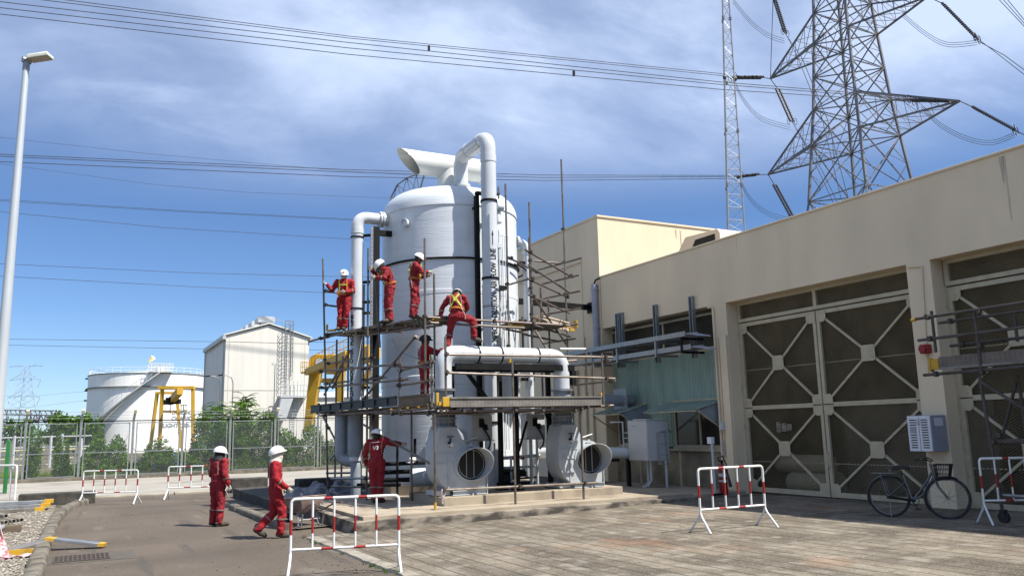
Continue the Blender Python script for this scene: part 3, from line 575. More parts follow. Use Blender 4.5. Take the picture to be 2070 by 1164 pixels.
# ---------------------------------------------------------------- split builder: every cut is an object of its own
def pieces(name, mats, parent, fns, smooth=40, bevel=0):
    r = []
    for f in fns:
        b = MB(); f(b); r.append(b.build(name, mats, parent, smooth=smooth, bevel=bevel))
    return r
def elbow(p, a, q, rad, k=7):                        # points rounding the corner p-a-q
    p, a, q = V(p), V(a), V(q); d1 = (p-a).normalized(); d2 = (q-a).normalized()
    s = a+d1*rad; e = a+d2*rad; o = []
    for i in range(k+1):
        t = i/k; o.append((1-t)**2*s+2*t*(1-t)*a+t*t*e)
    return o
def text_mesh(txt, size, mt, name, place, parent, ext=0):
    cu = bpy.data.curves.new('t', 'FONT'); cu.body = txt; cu.size = size; cu.resolution_u = 3; cu.offset = size*.045
    o = bpy.data.objects.new('t', cu); COL.objects.link(o); bpy.context.view_layer.update()
    dg = bpy.context.evaluated_depsgraph_get(); me = bpy.data.meshes.new_from_object(o.evaluated_get(dg)); bpy.data.objects.remove(o)
    import bmesh
    bm = bmesh.new(); bm.from_mesh(me); ys_ = [v.co.y for v in bm.verts]; y0_, y1_ = min(ys_), max(ys_)
    for ax, k0, k1, st_ in ((1, y0_, y1_, size*.12), (0, 0, 1e9, 0)):
        if not st_: continue
        yy = k0+st_
        while yy < k1-st_*.3:
            bmesh.ops.bisect_plane(bm, geom=bm.verts[:]+bm.edges[:]+bm.faces[:], plane_co=(0,yy,0), plane_no=(0,1,0)); yy += st_
    bm.to_mesh(me); bm.free()
    b = MB(); b.add([place(v.co.x, v.co.y) for v in me.vertices], [tuple(p.vertices) for p in me.polygons]); w = max(v.co.x for v in me.vertices)
    bpy.data.meshes.remove(me); return b.build(name, mt, parent, smooth=0), w
M_ink = mat('black_stencil_paint', C(.012), rough=.6)

# ---------------------------------------------------------------- scrubber tank
TX, TY, TR = 9.26, 21.4, 1.95
tk = thing('scrubber_tank', 'tall white cylindrical fibreglass tank with domed top wrapped by the scaffold', 'tank', (TX, TY, .38))
prof = [(1.98,.38),(1.98,.55),(1.95,.56),(1.95,2.9),(1.965,2.93),(1.965,3.15),(1.95,3.18),(1.95,5.3),(1.958,5.32),(1.958,5.42),(1.95,5.44),(1.95,7.72),(1.975,7.74)]
ctl = [(1.97,7.80),(1.93,7.98),(1.85,8.13),(1.73,8.26),(1.58,8.36),(1.3,8.43),(1.0,8.485),(.7,8.52),(.35,8.54),(.0005,8.545)]
def crom(P, k=4):
    o = []
    for j in range(len(P)-1):
        p0, p1, p2, p3 = P[max(j-1,0)], P[j], P[j+1], P[min(j+2,len(P)-1)]
        for i in range(k):
            t = i/k; o.append(tuple(.5*(2*p1[c]+(p2[c]-p0[c])*t+(2*p0[c]-5*p1[c]+4*p2[c]-p3[c])*t*t+(3*p1[c]-p0[c]-3*p2[c]+p3[c])*t**3) for c in (0,1)))
    return o+[P[-1]]
prof += crom(ctl)
b = MB(); b.lathe([(r, z) for r, z in prof], (TX, TY, 0), 128); b.build('shell', M_frp, tk, smooth=11)
b = MB()
def ringband(b, r, z, t, a0=0, a1=2*math.pi, n=72):
    b.path([(TX+r*math.cos(a0+(a1-a0)*i/n), TY+r*math.sin(a0+(a1-a0)*i/n), z) for i in range(n)], t, 6, closed=True)
ringband(b, 1.985, 6.26, .03); b.build('band', M_blk, tk)
b = MB()                                              # stand-off half hoop on the right
cx = TX+.28; b.path([(cx+1.95*math.cos(a), TY+1.95*math.sin(a), 6.24) for a in [R(-62+i*5) for i in range(26)]], .025, 6); b.build('hoop', M_blk, tk)
# exhaust: riser and mitred horizontal barrel along the yard's cross axis
b = MB(); b.lathe([(.40,8.5),(.36,8.6),(.335,8.70),(.33,9.3)], (TX-.02, TY, 0), 36); b.lathe([(.345,8.74),(.345,8.82)], (TX-.02,TY,0), 36); b.build('exhaust_riser', M_pipe2, tk)
b = MB(); zc, rc, n = 9.42, .345, 48; xl, xr = oY(826,322,TY).x, TX+1.0
vs = []; slope = .95
for rr, inner in ((rc, 0), (rc-.012, 1)):
    for i in range(n):
        a = 2*math.pi*i/n; dz = math.sin(a); vs.append((xl-slope*rr*dz, TY-rr*math.cos(a), zc+rr*dz))
    for i in range(n):
        a = 2*math.pi*i/n; vs.append((xr, TY-rr*math.cos(a), zc+rr*math.sin(a)))
fs = []
for i in range(n):
    j = (i+1) % n; fs += [(i,j,n+j,n+i), (2*n+j,2*n+i,3*n+i,3*n+j), (j,i,2*n+i,2*n+j)]
fs.append(tuple(range(n,2*n))); b.add(vs, fs)
ex = b.build('exhaust_barrel', M_pipe2, tk)
b = MB(); b.tube((xr,TY,zc),(xr+.03,TY,zc),.39,36); b.build('end_flange', M_pipe2, ex)
b = MB(); b.path([(xl+.45+.0, TY+.1*math.cos(a)-.1, zc-.14+.12*math.sin(a)) for a in [i*.63 for i in range(10)]], .012, 5, closed=True); b.build('inner_loop', M_pgrey, ex)
# black support columns bolted to the shell
b = MB(); b.box((9.08,19.2,.38),(9.18,19.34,7.95)); b.box((9.08,19.34,7.6),(9.18,19.55,7.66)); b.box((9.08,19.34,3.5),(9.18,19.55,3.56)); b.box((9.06,19.1,7.951),(9.3,19.25,8.03)); b.build('support_column', M_blk, tk)
b = MB(); c = oZ(766,870,1.72); p0 = V((7.02,21.05,0)); b.box((6.80,20.98,.38),(6.99,21.16,7.28)); b.box((6.99,21.0,7.05),(7.5,21.12,7.2)); b.build('support_column', M_blk, tk)
b = MB(); b.box((6.73,20.96,.5),(6.798,21.0,7.26))
for i in range(58): b.tube((6.765,20.955,.6+i*.115),(6.765,20.9605,.6+i*.115),.012,6,m=1)
b.build('punched_angle', [M_galv, M_hole], tk)
# circular access flange low on the shell and a blank flange higher up
for az, z, rr in ((-118, 1.35, .52), (-150, 7.3, .11)):
    d = V((math.cos(R(az)), math.sin(R(az)), 0)); c = V((TX,TY,z))+d*(TR-.06); b = MB(); b.tube(c, c+d*.14, rr*.86, 32); b.tube(c+d*.10, c+d*.17, rr, 32)
    for i in range(20):
        a = i*.3142; e = V((-d.y,d.x,0)); q = c+e*(rr*.92*math.cos(a))+V((0,0,rr*.92*math.sin(a))); b.tube(q+d*.17, q+d*.2, .018, 6)
    b.build('access_flange', M_frp, tk)
# sampling line and small valves on the right of the dilution pipe
b = MB()
for x, y, r_ in ((9.86,19.42,.022),(9.98,19.45,.014),(10.08,19.5,.012)): b.tube((x,y,1.2),(x,y,7.1 if r_ > .02 else 6.9),r_,6)
b.tube((9.86,19.42,7.3),(9.86,19.5,7.75),.09,12); b.tube((9.80,19.4,7.75),(9.98,19.4,7.75),.12,14); b.tube((9.9,19.42,6.95),(10.2,19.5,6.95),.015,6); b.box((9.8,19.38,6.6),(9.95,19.46,6.72)); b.build('sampling_line', M_pipe, tk)
b = MB(); b.box((9.74,19.2,5.42),(9.98,19.5,5.52)); b.build('pipe_clamp_bracket', M_blk, tk)
# strut from the tank to the building wall
b = MB(); p = V((11.0,21.4,5.52)); q = V((XW-.02,22.25,5.58)); b.bar(p,q,.12,.17); b.bar(q-V((.05,0,0)),q+V((.018,0,0)),.34,.34); b.build('wall_strut', M_blk, tk)

# ---------------------------------------------------------------- dilution air pipe
dl = thing('dilution_air_pipe', 'thick white vertical pipe lettered dilution air flow line in front of the tank', 'pipe', (9.33,18.92,.3))
DX, DY, DRr = 9.33, 18.92, .208
pts = [(DX,DY,.3),(DX,DY,9.0)]+elbow((DX,DY,9.0),(DX,DY,9.52),(DX,20.4,9.52),.36,9)+elbow((DX,19.5,9.52),(DX,20.72,9.52),(DX,20.72,9.0),.34,9)+[(DX,20.72,8.3)]
b = MB(); b.path(pts, DRr, 32); mainp = b.build('pipe_run', M_pipe, dl, smooth=30)
fns = []
for z, w in ((8.9,.20),(5.15,.62),(4.75,.3)): fns.append(lambda b, z=z, w=w: b.lathe([(DRr+.001,z-w/2),(DRr+.012,z-w/2),(DRr+.012,z+w/2),(DRr+.001,z+w/2)], (DX,DY,0), 32))
fns.append(lambda b: b.lathe([(DRr+.001,18.92-DY+.0),(DRr+.014,.0),(DRr+.014,.26),(DRr+.001,.26)], (DX,19.25,9.52), 32, axis=(0,1,0)))
fns.append(lambda b: b.lathe([(DRr+.001,0),(DRr+.014,.0),(DRr+.014,.26),(DRr+.001,.26)], (DX,20.1,9.52), 32, axis=(0,1,0)))
fns.append(lambda b: b.lathe([(.2,8.60),(.27,8.62),(.27,8.68),(.2,8.7)], (DX,20.72,0), 32))
pieces('sleeve', M_pipe, dl, fns)
pieces('clamp_ring', M_blk, dl, [lambda b, z=z: b.lathe([(DRr+.0,z-.03),(DRr+.022,z-.03),(DRr+.022,z+.03),(DRr,z+.03)], (DX,DY,0), 32) for z in (7.72,5.62,1.9)])
vd = V((DX,DY,0)).normalized()                        # direction away from the camera, flat
base_a = math.atan2(-vd.y, -vd.x)
def wrap(cx, cy, r, a_c, z0):                  # letters read upward on a vertical pipe; a_c = angle of their middle line
    def f(x, y): a = a_c - (y)/r; return (cx+r*math.cos(a), cy+r*math.sin(a), z0+x)
    return f
zt = 3.93
o_, w_ = text_mesh('20PBQ26  DILUTION  AIR  FLOW  LINE', .235, M_ink, 'lettering', wrap(DX,DY,DRr+.019,base_a+.80,zt), dl)
sc_ = 2.46/w_
for v in o_.data.vertices:                            # paint follows the pipe and its sleeves
    v.co.z = (v.co.z-(zt-.3))*sc_+(zt-.3); zw = v.co.z+.3; r_ = DRr+(.0135 if abs(zw-5.15) < .315 or abs(zw-4.75) < .155 else .002); h_ = math.hypot(v.co.x, v.co.y); v.co.x *= r_/h_; v.co.y *= r_/h_
b = MB(); f = wrap(DX,DY,DRr+.002,base_a+.80,zt+2.46)
b.add([f(.1,.075),f(.46,.075),f(.46,.10),f(.1,.10)],[(0,1,2,3)]); b.add([f(.36,.055),f(.50,.0875),f(.36,.12)],[(0,1,2)]); b.build('arrow_mark', M_ink, dl)

# ---------------------------------------------------------------- overflow pipe on the left
ov = thing('overflow_pipe', 'white overflow pipe with elbow into the tank top on the left side', 'pipe', (6.47,21.3,.12))
OX, OY = 6.45, 21.3
b = MB(); jn = V((TX,TY,7.58)); dr = (jn-V((OX,OY,7.58))).normalized()
b.path([(OX,OY,1.0)]+elbow((OX,OY,5),(OX,OY,7.58),jn,.3,8)+[jn-dr*1.9], .165, 28); b.build('pipe_run', M_pipe, ov, smooth=30)
pieces('flange', M_pipe, ov, [lambda b, t=t: b.tube(V((OX,OY,7.58))+dr*t, V((OX,OY,7.58))+dr*(t+.05), .225, 24) for t in (.62,.70)]+[lambda b: b.lathe([(.166,7.1),(.18,7.1),(.18,7.25),(.166,7.25)],(OX,OY,0),28)])
b = MB(); b.lathe([(.166,2.35),(.205,2.3),(.205,1.35),(.20,1.2),(.13,1.0),(.13,.9)],(OX,OY,0),28)
b.path([(OX-.30,OY+.3,2.3),(OX-.30,OY+.3,1.5)]+elbow((OX-.30,OY+.3,1.5),(OX-.30,OY+.3,1.0),(OX,OY,1.0),.25,6)+elbow((OX-.2,OY+.18,1.0),(OX+.03,OY,1.0),(OX+.03,OY,.3),.2,6)+[(OX+.03,OY,.10)], .15, 24)
b.tube((OX-.08,OY+.35,2.3),(OX-.08,OY+.35,1.2),.05,10); b.build('lower_trap', M_pgrey, ov, smooth=35)
pieces('clamp_ring', M_blk, ov, [lambda b, z=z: b.lathe([(.165,z-.02),(.182,z-.02),(.182,z+.02),(.165,z+.02)],(OX,OY,0),24) for z in (7.0,5.02)])
pieces('bracket', M_blk, ov, [lambda b, z=z: b.bar((OX+.1,OY-.02,z),(6.82,21.05,z),.05,.07) for z in (7.05,5.75,5.2,4.9,4.5,3.4,2.9)])
vo = V((OX,OY,0)).normalized(); ao = math.atan2(-vo.y,-vo.x)
o_, w_ = text_mesh('BQ34  NaOCl  OVER  FLOW  LINE', .165, M_ink, 'lettering', wrap(OX,OY,.170,ao-.50,2.55), ov)
for v in o_.data.vertices: v.co.z = (v.co.z-(2.55-.12))*(2.3/w_)+(2.55-.12)
# rising pipe right of the tank
rp = thing('side_pipe', 'thin white pipe with elbow on the right side of the tank', 'pipe', (11.65,21.6,.1))
p = oD(1066,600,23.6); RX, RY = p.x, p.y
b = MB(); b.path([(RX,RY,.1),(RX,RY,6)]+elbow((RX,RY,6),(RX,RY,7.08),(TX,TY,7.08),.25,7)+[(TX+1.8,TY,7.08)], .12, 20); b.build('pipe_run', M_pipe, rp, smooth=30)
pieces('flange', M_pipe, rp, [lambda b: b.tube((RX-.32,RY,7.08),(RX-.27,RY,7.08),.17,20), lambda b: b.lathe([(.12,6.7),(.135,6.7),(.135,6.8),(.12,6.8)],(RX,RY,0),20)])
pieces('bracket', M_blk, rp, [lambda b, z=z: (b.bar((RX-.6,RY-.05,z),(RX+.12,RY-.05,z),.07,.09), None)[1] for z in (6.45,4.75,3.1)])

# ---------------------------------------------------------------- blower fans
FY = 17.0
def make_fan(label):
    f = thing('blower_fan', label, 'blower fan', (7.7,17.4,.30))
    prof = [(7.09,1.80),(7.47,1.80),(7.66,1.42)]
    for i in range(9): a = R(78-i*11.5); prof.append((7.80+.43*math.cos(a), .98+.43*math.sin(a)))
    prof += [(8.16,.42),(7.27,.42)]
    for i in range(9): a = R(238-i*7.0); prof.append((7.60+.64*math.cos(a), .98+.62*math.sin(a)))
    prof += [(6.97,1.42)]
    b = MB(); b.prism([(x,FY,z) for x, z in prof], (0,.62,0)); b.build('housing', M_fan, f, smooth=25, bevel=.006)
    b = MB()                                          # stiffening ribs on the face
    b.box((7.25,FY-.02,.42),(7.275,FY-.0005,1.22)); b.box((6.99,FY-.018,1.0),(8.2,FY-.0006,1.02)); b.box((7.0,FY-.016,1.22),(7.5,FY-.0007,1.24))
    b.path([(7.80+.40*math.cos(a),FY-.008,.98+.40*math.sin(a)) for a in [i*math.pi/24 for i in range(48)]],.012,5,closed=True); b.build('rib', M_fan, f)
    b = MB(); rn = random.Random(4)
    for i in range(10): b.tube((7.05+.05*i,FY-.006,1.52),(7.05+.05*i,FY-.0004,1.52),.009,5)
    for i in range(22):
        a = i*math.pi*2/22; b.tube((7.80+.40*math.cos(a),FY-.03,.98+.40*math.sin(a)),(7.80+.40*math.cos(a),FY-.001,.98+.40*math.sin(a)),.012,5)
    b.build('rivets', M_pipe, f)
    # inlet: flange and mitred barrel with shade-coloured throat disc and two stays
    n = 40; c = (7.80, .98); vs = []; r0 = .365
    for rr, yy in ((r0,'b'),(r0,'m'),(r0-.014,'m'),(r0-.016,'t')):
        for i in range(n):
            a = 2*math.pi*i/n; x, z = math.cos(a), math.sin(a)
            y = FY-.002 if yy == 'b' else (FY-.27-.25*(x*.72+z*.62) if yy == 'm' else FY-.03)
            vs.append((c[0]+rr*x, y, c[1]+rr*z))
    b = MB(); b.add(vs, [(k*n+i, k*n+(i+1)%n, (k+1)*n+(i+1)%n, (k+1)*n+i) for k in range(3) for i in range(n)])
    b.lathe([(r0,-.0),(.41,.0),(.41,.03),(r0,.03)], (c[0],FY-.032,c[1]), n, axis=(0,1,0)); inl = b.build('inlet', M_fan, f, smooth=40)
    b = MB(); b.tube((c[0],FY-.0305,c[1]),(c[0],FY-.027,c[1]),r0-.02,n); b.build('throat', M_dark, inl)  # flat disc; its dark colour stands for the shaded depth of the throat
    b = MB()
    for x in (-.12,.06,): b.tube((c[0]+x,FY-.05,c[1]-.30),(c[0]+x,FY-.05,c[1]+.30),.012,6)
    b.path([(c[0]+.31*math.cos(i*.2618),FY-.045,c[1]+.31*math.sin(i*.2618)) for i in range(24)],.01,5,closed=True); b.build('stay', M_pgrey, inl)
    b = MB(); b.prism([(7.70,FY-.06,1.36),(7.88,FY-.06,1.36),(7.79,FY-.06,1.45)],(0,.02,0)); b.build('lifting_lug', M_fan, f)
    # damper handle, tie rod
    b = MB(); b.tube((7.28,FY-.08,1.45),(7.28,FY,1.45),.03,8); b.bar((7.28,FY-.05,1.36),(7.30,FY-.05,1.56),.03,.02); b.box((7.22,FY-.07,1.58),(7.37,FY-.04,1.6)); b.build('damper_handle', M_blk, f)
    b = MB(); b.bar((7.33,FY-.06,1.42),(8.15,FY+.35,1.56),.022,.022); b.tube((7.31,FY-.08,1.42),(7.31,FY-.02,1.42),.05,10); b.build('tie_rod', M_white, f)
    # base frame
    b = MB()
    b.box((7.35,FY-.05,.31),(8.2,FY+.7,.325)); b.box((7.35,FY-.05,.40),(8.2,FY+.02,.415)); b.box((7.37,FY-.01,.325),(8.18,FY+.0,.40)); b.box((7.0,FY+.1,.32),(7.35,FY+.7,.42)); b.box((8.19,FY-.03,.32),(8.21,FY+.6,.9)); b.box((7.8,FY-.09,.2),(7.83,FY-.05,.34))
    b.build('base_frame', M_fan, f, bevel=.004)
    # neck flanges, bellows and discharge duct
    b = MB()
    for z in (1.80,1.98): b.lathe([(.21,z),(.29,z),(.29,z+.035),(.21,z+.035)], (7.30,17.32,0), 28)
    for i in range(8):
        a = i*.785; b.tube((7.30+.27*math.cos(a),17.32+.27*math.sin(a),1.76),(7.30+.27*math.cos(a),17.32+.27*math.sin(a),2.08),.013,6)
    b.build('neck_flange', M_pgrey, f)
    b = MB(); b.lathe([(.22,1.83),(.235,1.86),(.22,1.9),(.235,1.94),(.22,1.98)], (7.30,17.32,0), 28); b.lathe([(.21,2.0),(.21,2.62)], (7.30,17.32,0), 28); b.build('discharge_duct', M_pgrey, f)
    b = MB(); b.lathe([(.20,2.60),(.27,2.61),(.27,2.66),(.20,2.67)], (7.30,17.32,0), 28); b.build('duct_flange', M_galv, f)
    b = MB(); b.tube((7.52,17.28,2.42),(7.56,17.28,2.16),.05,8); b.path([(7.55,17.28,2.3),(7.62,17.2,2.24),(7.6,17.2,2.12)],.014,5); b.build('damper_actuator', M_blk, f)
    return f
fan1 = make_fan('pale grey centrifugal blower fan with round inlet at the left end of the foundation')
fan2 = copy_tree(fan1); fan2.location.x += 3.14; fan2['label'] = 'pale grey centrifugal blower fan with round inlet at the right end of the foundation'
for o in (fan1, fan2): o['group'] = 'blower fans on the foundation'
# header pipe joining both fans
hp = thing('header_pipe', 'glossy white inverted U pipe bridging the two blower fans above the scaffold deck', 'pipe', (8.9,17.32,2.66))
b = MB(); b.path([(7.30,17.32,2.65),(7.30,17.32,3.0)]+elbow((7.30,17.32,3.0),(7.30,17.32,3.47),(9,17.32,3.47),.32,8)+elbow((9,17.32,3.47),(10.46,17.32,3.45),(10.46,17.32,3),.34,8)+[(10.46,17.32,2.65)], .192, 32); b.build('pipe_run', M_pipe, hp, smooth=30)
pieces('strap', M_blk, hp, [lambda b, x=x: b.lathe([(.192,-.02),(.2,-.02),(.2,.02),(.192,.02)],(x,17.32,3.465),28,axis=(1,0,.0)) for x in (8.15,8.75,9.75)])
pieces('joint', M_pipe, hp, [lambda b, x=x: b.lathe([(.192,-.012),(.198,-.012),(.198,.012),(.192,.012)],(x,17.32,3.465),28,axis=(1,0,0)) for x in (7.72,9.0,10.02)])
# black frame carrying it
fr = thing('pipe_trestle', 'black steel pipe support frame standing between the two blower fans', 'support frame', (9.2,17.6,.3))
pieces('beam', M_blk, fr, [lambda b: b.box((7.55,17.14,3.10),(10.72,17.24,3.245)), lambda b: b.box((7.55,17.5,3.08),(10.72,17.58,3.2)), lambda b: b.box((10.62,16.9+.2,2.75),(10.74,17.24,3.10))])
pieces('column', M_blk, fr, [lambda b, x=x, y=y: (b.box((x-.05,y-.05,.31),(x+.05,y+.05,3.09)), b.box((x-.12,y-.12,.305),(x+.12,y+.12,.34)))[0] for x, y in ((9.02,17.9),(9.27,17.55),(10.30,17.75),(7.75,17.9))])
pieces('brace', M_blk, fr, [lambda b: b.bar((8.0,17.55,3.05),(8.75,17.8,2.3),.07,.08), lambda b: b.bar((9.35,17.6,1.2),(9.7,17.8,1.9),.04,.05), lambda b: b.bar((10.25,17.7,1.9),(10.0,17.6,2.4),.04,.05)])
# control cabinets
def cabinet(x0, x1, label):
    c = thing('control_cabinet', label, 'control cabinet', ((x0+x1)/2,18.25,.3), group='control cabinets behind the blower fans')
    b = MB(); b.box((x0,18.1,1.48),(x1,18.42,2.08)); b.build('case', M_cab, c, bevel=.01)
    b = MB(); b.box((x0-.05,18.06,1.455),(x1+.05,18.42,1.475)); b.build('base_shelf', M_cab, c); b = MB(); b.box((x0-.04,18.02,2.09),(x1+.04,18.44,2.11)); b.build('drip_hood', M_cab, c)
    b = MB(); xm = (x0+x1)/2-.02; b.tube((xm,18.36,.32),(xm,18.36,1.47),.045,10); b.box((xm-.1,18.26,.305),(xm+.1,18.46,.34)); b.build('post', M_fan, c)
    b = MB(); b.box((xm-.07,18.03,1.78),(xm+.03,18.1,1.98)); b.tube((xm+.06,18.0,1.8),(xm+.06,18.1,1.8),.055,10); b.box((xm+.03,17.98,1.72),(xm+.12,18.08,1.76)); b.build('isolator', M_blk, c)
    b = MB(); b.path([(xm+.02,18.04,1.76),(xm+.06,17.98,1.66),(xm+.13,17.98,1.55),(xm+.17,17.98,1.42),(xm+.13,17.98,1.30),(xm+.05,18.0,1.22)],.022,7); b.build('hose', M_rubber, c)
cabinet(8.38, 8.90, 'grey control cabinet with black isolator just right of the left blower fan')
cabinet(9.86, 10.38, 'grey control cabinet with black isolator close to the right blower fan')
# pump skid and process pipes glimpsed between the fans
ps = thing('pump_skid', 'low dark pump skid with grey and red pipes between the blower fans', 'pump skid', (9.9,18.6,.3))
b = MB(); b.box((9.3,18.5,.30),(10.3,19.2,.42)); b.build('skid', M_blk, ps)
b = MB(); b.tube((9.4,18.8,.62),(9.95,18.8,.62),.17,16); b.tube((9.95,18.8,.62),(10.15,18.8,.62),.10,12); b.tube((9.9,18.78,.42),(9.9,18.78,.9),.05,10); b.build('motor', M_blk, ps)
b = MB(); b.tube((9.3,18.45,1.02),(10.4,18.45,1.05),.045,10); b.tube((9.3,18.5,.78),(10.3,18.5,.78),.035,8); b.tube((9.55,18.4,.42),(9.55,18.4,1.02),.03,8); b.tube((10.3,18.4,.3),(10.3,18.4,1.6),.03,8); b.tube((9.05,18.3,.3),(9.05,18.3,1.4),.025,8); b.build('pipework', M_fan, ps)
b = MB(); b.box((9.6,18.4,.97),(9.78,18.5,1.03)); b.tube((9.9,18.4,1.0),(9.9,18.52,1.0),.04,8); b.build('valve', M_red, ps)
b = MB(); b.box((9.35,18.52,.42),(9.6,18.9,.6)); b.bar((9.3,18.4,.5),(10.3,18.42,.52),.05,.05); b.bar((9.3,18.35,.72),(9.9,18.4,.70),.04,.04); b.build('frame', M_rubber, ps)
# process pipes at the left foot of the tank
lp = thing('process_pipework', 'cluster of dark process pipes and valves around the left foot of the tank', 'pipework', (7.2,19.4,.12))
b = MB()
for p, q, r_ in (((6.6,19.6,.95),(8.7,18.95,.97),.05),((6.6,19.65,.75),(8.7,19.0,.77),.055),((6.75,19.9,.55),(8.2,19.1,.55),.06),((6.3,20.6,.42),(7.2,19.9,.42),.05),((6.9,19.3,.12),(6.9,19.3,1.4),.03),((7.3,19.15,.95),(7.3,19.15,1.55),.035)): b.tube(p,q,r_,10)
b.build('pipe', M_blk, lp)
b = MB(); b.tube((7.2,19.2,.62),(8.3,18.9,.62),.22,20); b.tube((7.5,18.86,.66),(7.5,18.74,.66),.12,14); b.build('vessel', M_frp, lp)
b = MB(); b.tube((7.95,18.5,.12),(7.95,18.5,1.5),.035,8); b.box((7.90,18.42,1.45),(8.0,18.58,1.52)); b.build('post', M_pgrey, lp)
b = MB(); b.path([(7.6,18.9,1.7),(7.55,18.75,1.75),(7.65,18.7,1.68)],.03,6); b.tube((8.55,18.9,.5),(8.55,18.9,1.1),.11,10); b.tube((8.5,18.8,.9),(8.7,18.8,.9),.09,8); b.box((8.3,18.75,.32),(8.7,19.0,.5)); b.build('valve', M_rubber, lp)
b = MB(); b.tube((7.1,19.0,1.05),(7.25,19.0,1.05),.06,10); b.box((7.05,18.95,.98),(7.2,19.1,1.0)); b.build('junction', M_white, lp)
# pipe on pipe rack between the right fan and the wall
wp = thing('wall_pipe', 'fat grey white pipe running from behind the right fan towards the wall on black stands', 'pipe', (12.6,18.6,.1))
p = oY(1228,920,19.3); q = oY(1290,922,18.7); b = MB(); b.path([(11.4,20.2,1.05),(11.9,19.5,1.05)]+elbow((11.9,19.5,1.05),(12.2,19.1,1.05),(13.6,19.0,1.0),.3,6)+elbow((13.0,19.0,1.0),(13.75,19.0,1.0),(13.75,19.9,1.0),.3,6)+[(13.75,20.6,1.0)],.15,20); b.build('pipe_run', M_pipe, wp, smooth=30)
b = MB(); b.box((12.3,19.0,.1),(12.42,19.12,.86)); b.box((12.1,18.95,.78),(13.2,19.15,.85)); b.box((13.5,19.0,.1),(13.6,19.1,.84)); b.build('stand', M_blk, wp)
b = MB(); p = oX(1240,795,14.5); b.tube((13.6,20.6,2.50),(14.9,20.6,2.50),.17,18); b.box((14.5,20.3,2.2),(14.53,21.0,2.86)); 
tag(b.build('wall_duct', M_pgrey), 'short grey duct stub with square plate entering the teal cladding', 'duct')
# ---------------------------------------------------------------- tube scaffold round the tank
TUBE = .0275
SCF = thing('tube_scaffold', 'rusty tube and coupler scaffold with two working decks wrapped around the white tank', 'scaffold', (7.5,17,.12))
FL = lambda x, y: oY(x, y, 16.15)
LL = lambda x, y: oP(x, y, (6.75,16.5,0), -9)
LI = lambda x, y: oP(x, y, (7.25,17.2,0), -9)          # inner row
LU = lambda x, y: oP(x, y, (7.18,18.0,0), -20)
COUP = []
def tubepart(name, p, q, mt=None, coup=(0.0,), r=TUBE):
    p, q = V(p), V(q); b = MB(); b.tube(p, q, r, 8); d = (q-p)
    o = b.build(name, mt or M_steel, SCF)
    for t in coup: COUP.append((p+d*t, d.normalized()))
    return o
def standard(pl, xb, yb, yt, zb=None, mt=None, xt=None, coup=()):
    p = pl(xb, yb)
    if zb is not None: p.z = zb
    # plumb: keep plan position, top height from the sight line
    xt = xb if xt is None else xt
    d = ray(xt, yt); t = V((p.x,p.y,0)).dot(V((d.x,d.y,0)))/(d.x**2+d.y**2); zt_ = CAMH+d.z*t
    return tubepart('standard', p, (p.x,p.y,zt_), mt, coup)
def run(name, pl, x0, y0, x1, y1, mt=None, coup=(.06,.94)):
    return tubepart(name, pl(x0,y0), pl(x1,y1), mt, coup)
# front face
standard(FL, 880,1025,836,.12); standard(FL, 901.5,834,681); standard(FL,1042,1013,729,.12,coup=(.9,)); standard(FL,1180,1004,828,.12); standard(FL,1221,823,714)
run('ledger',FL,898,716,1238,722,None,(.01,.95)); run('ledger',FL,899,753,1243,765,None,(.01,.94)); run('ledger',FL,884,831,1182,826,None,(.02,.16,.5,.97)); run('ledger',FL,893,990,1210,975,None,(.01,.47,.9))
run('ledger',FL,1130,826,1240,819,None,(.5,))
FB = lambda x, y: oY(x, y, 17.75)                      # back row of the front deck
for x, yb, yt in ((1008,830,770),(1098,828,705),(1160,832,735),(1189,822,681),(1202,828,735)): standard(FB, x, yb, yt)
for x0, y0, x1, y1 in ((1233,728,1158,734),(1244,769,1160,774),(1231,819,1140,826)):
    p = oY(x0,y0,16.0); q = oX(x1,y1,p.x); q.y = min(q.y, 18.6); q.z = p.z; tubepart('transom', p, q, None, (.12,))
for x in (905,960,1045,1100,1165): 
    p = oY(x,829,16.07); tubepart('transom', p, (p.x, 18.0, p.z), None, (.05,))
run('ledger',FB,1132,705,1184,705,M_white,()); run('ledger',FB,1152,722,1184,722,M_white,()); run('ledger',FB,1110,733,1165,728,None,())
# left face, lower lift
standard(LL,741,992,502,.12,coup=(.46,.64)); tubepart('standard', V((LL(663,994).x,LL(663,994).y,.08)), LL(652.7,523), None, (.36,.44,.56)); standard(LL,808,838,716); standard(LL,860,800,482,coup=(.5,)); standard(LL,873,823,722)
standard(LI,677,972,686,.1); standard(LI,703,805,640); standard(LI,734,800,575); standard(LI,690,960,720,.1); standard(LI,832,968,826,.12)
run('ledger',LL,643,751,812,735); run('ledger',LL,809,749,878,730,None,(.04,.96)); run('ledger',LL,643,784,826,766); run('ledger',LL,806,779,877,768,None,(.04,.96)); run('ledger',LL,791,740,872,742,M_steelp,())
run('ledger',LL,648,840,810,829,None,(.08,.9)); run('ledger',LL,760,836,884,823,None,(.3,.9)); run('ledger',LI,690,838,800,828); run('ledger',LI,660,735,760,722); run('ledger',LI,655,776,780,762)
run('ledger',LL,662,967,748,966,M_galv); run('ledger',LL,664,983,742,984); run('ledger',LI,660,956,720,955,None,())
for x in (664,690,742,790,808,862,874):
    p = LL(x, 836); tubepart('transom', p, p+V((1.15,.1,0)), None, (.03,))
run('brace',LL,841,679,731,811,M_steelp,(.02,.97)); run('brace',LL,735,858,868,936,None,()); run('brace',LI,651,838,680,893,None,(.5,)); run('brace',LI,708,708,655,798,None,()); run('brace',LI,706,883,667,929,M_galv,()); run('brace',LL,693,741,672,785,None,(.9,))
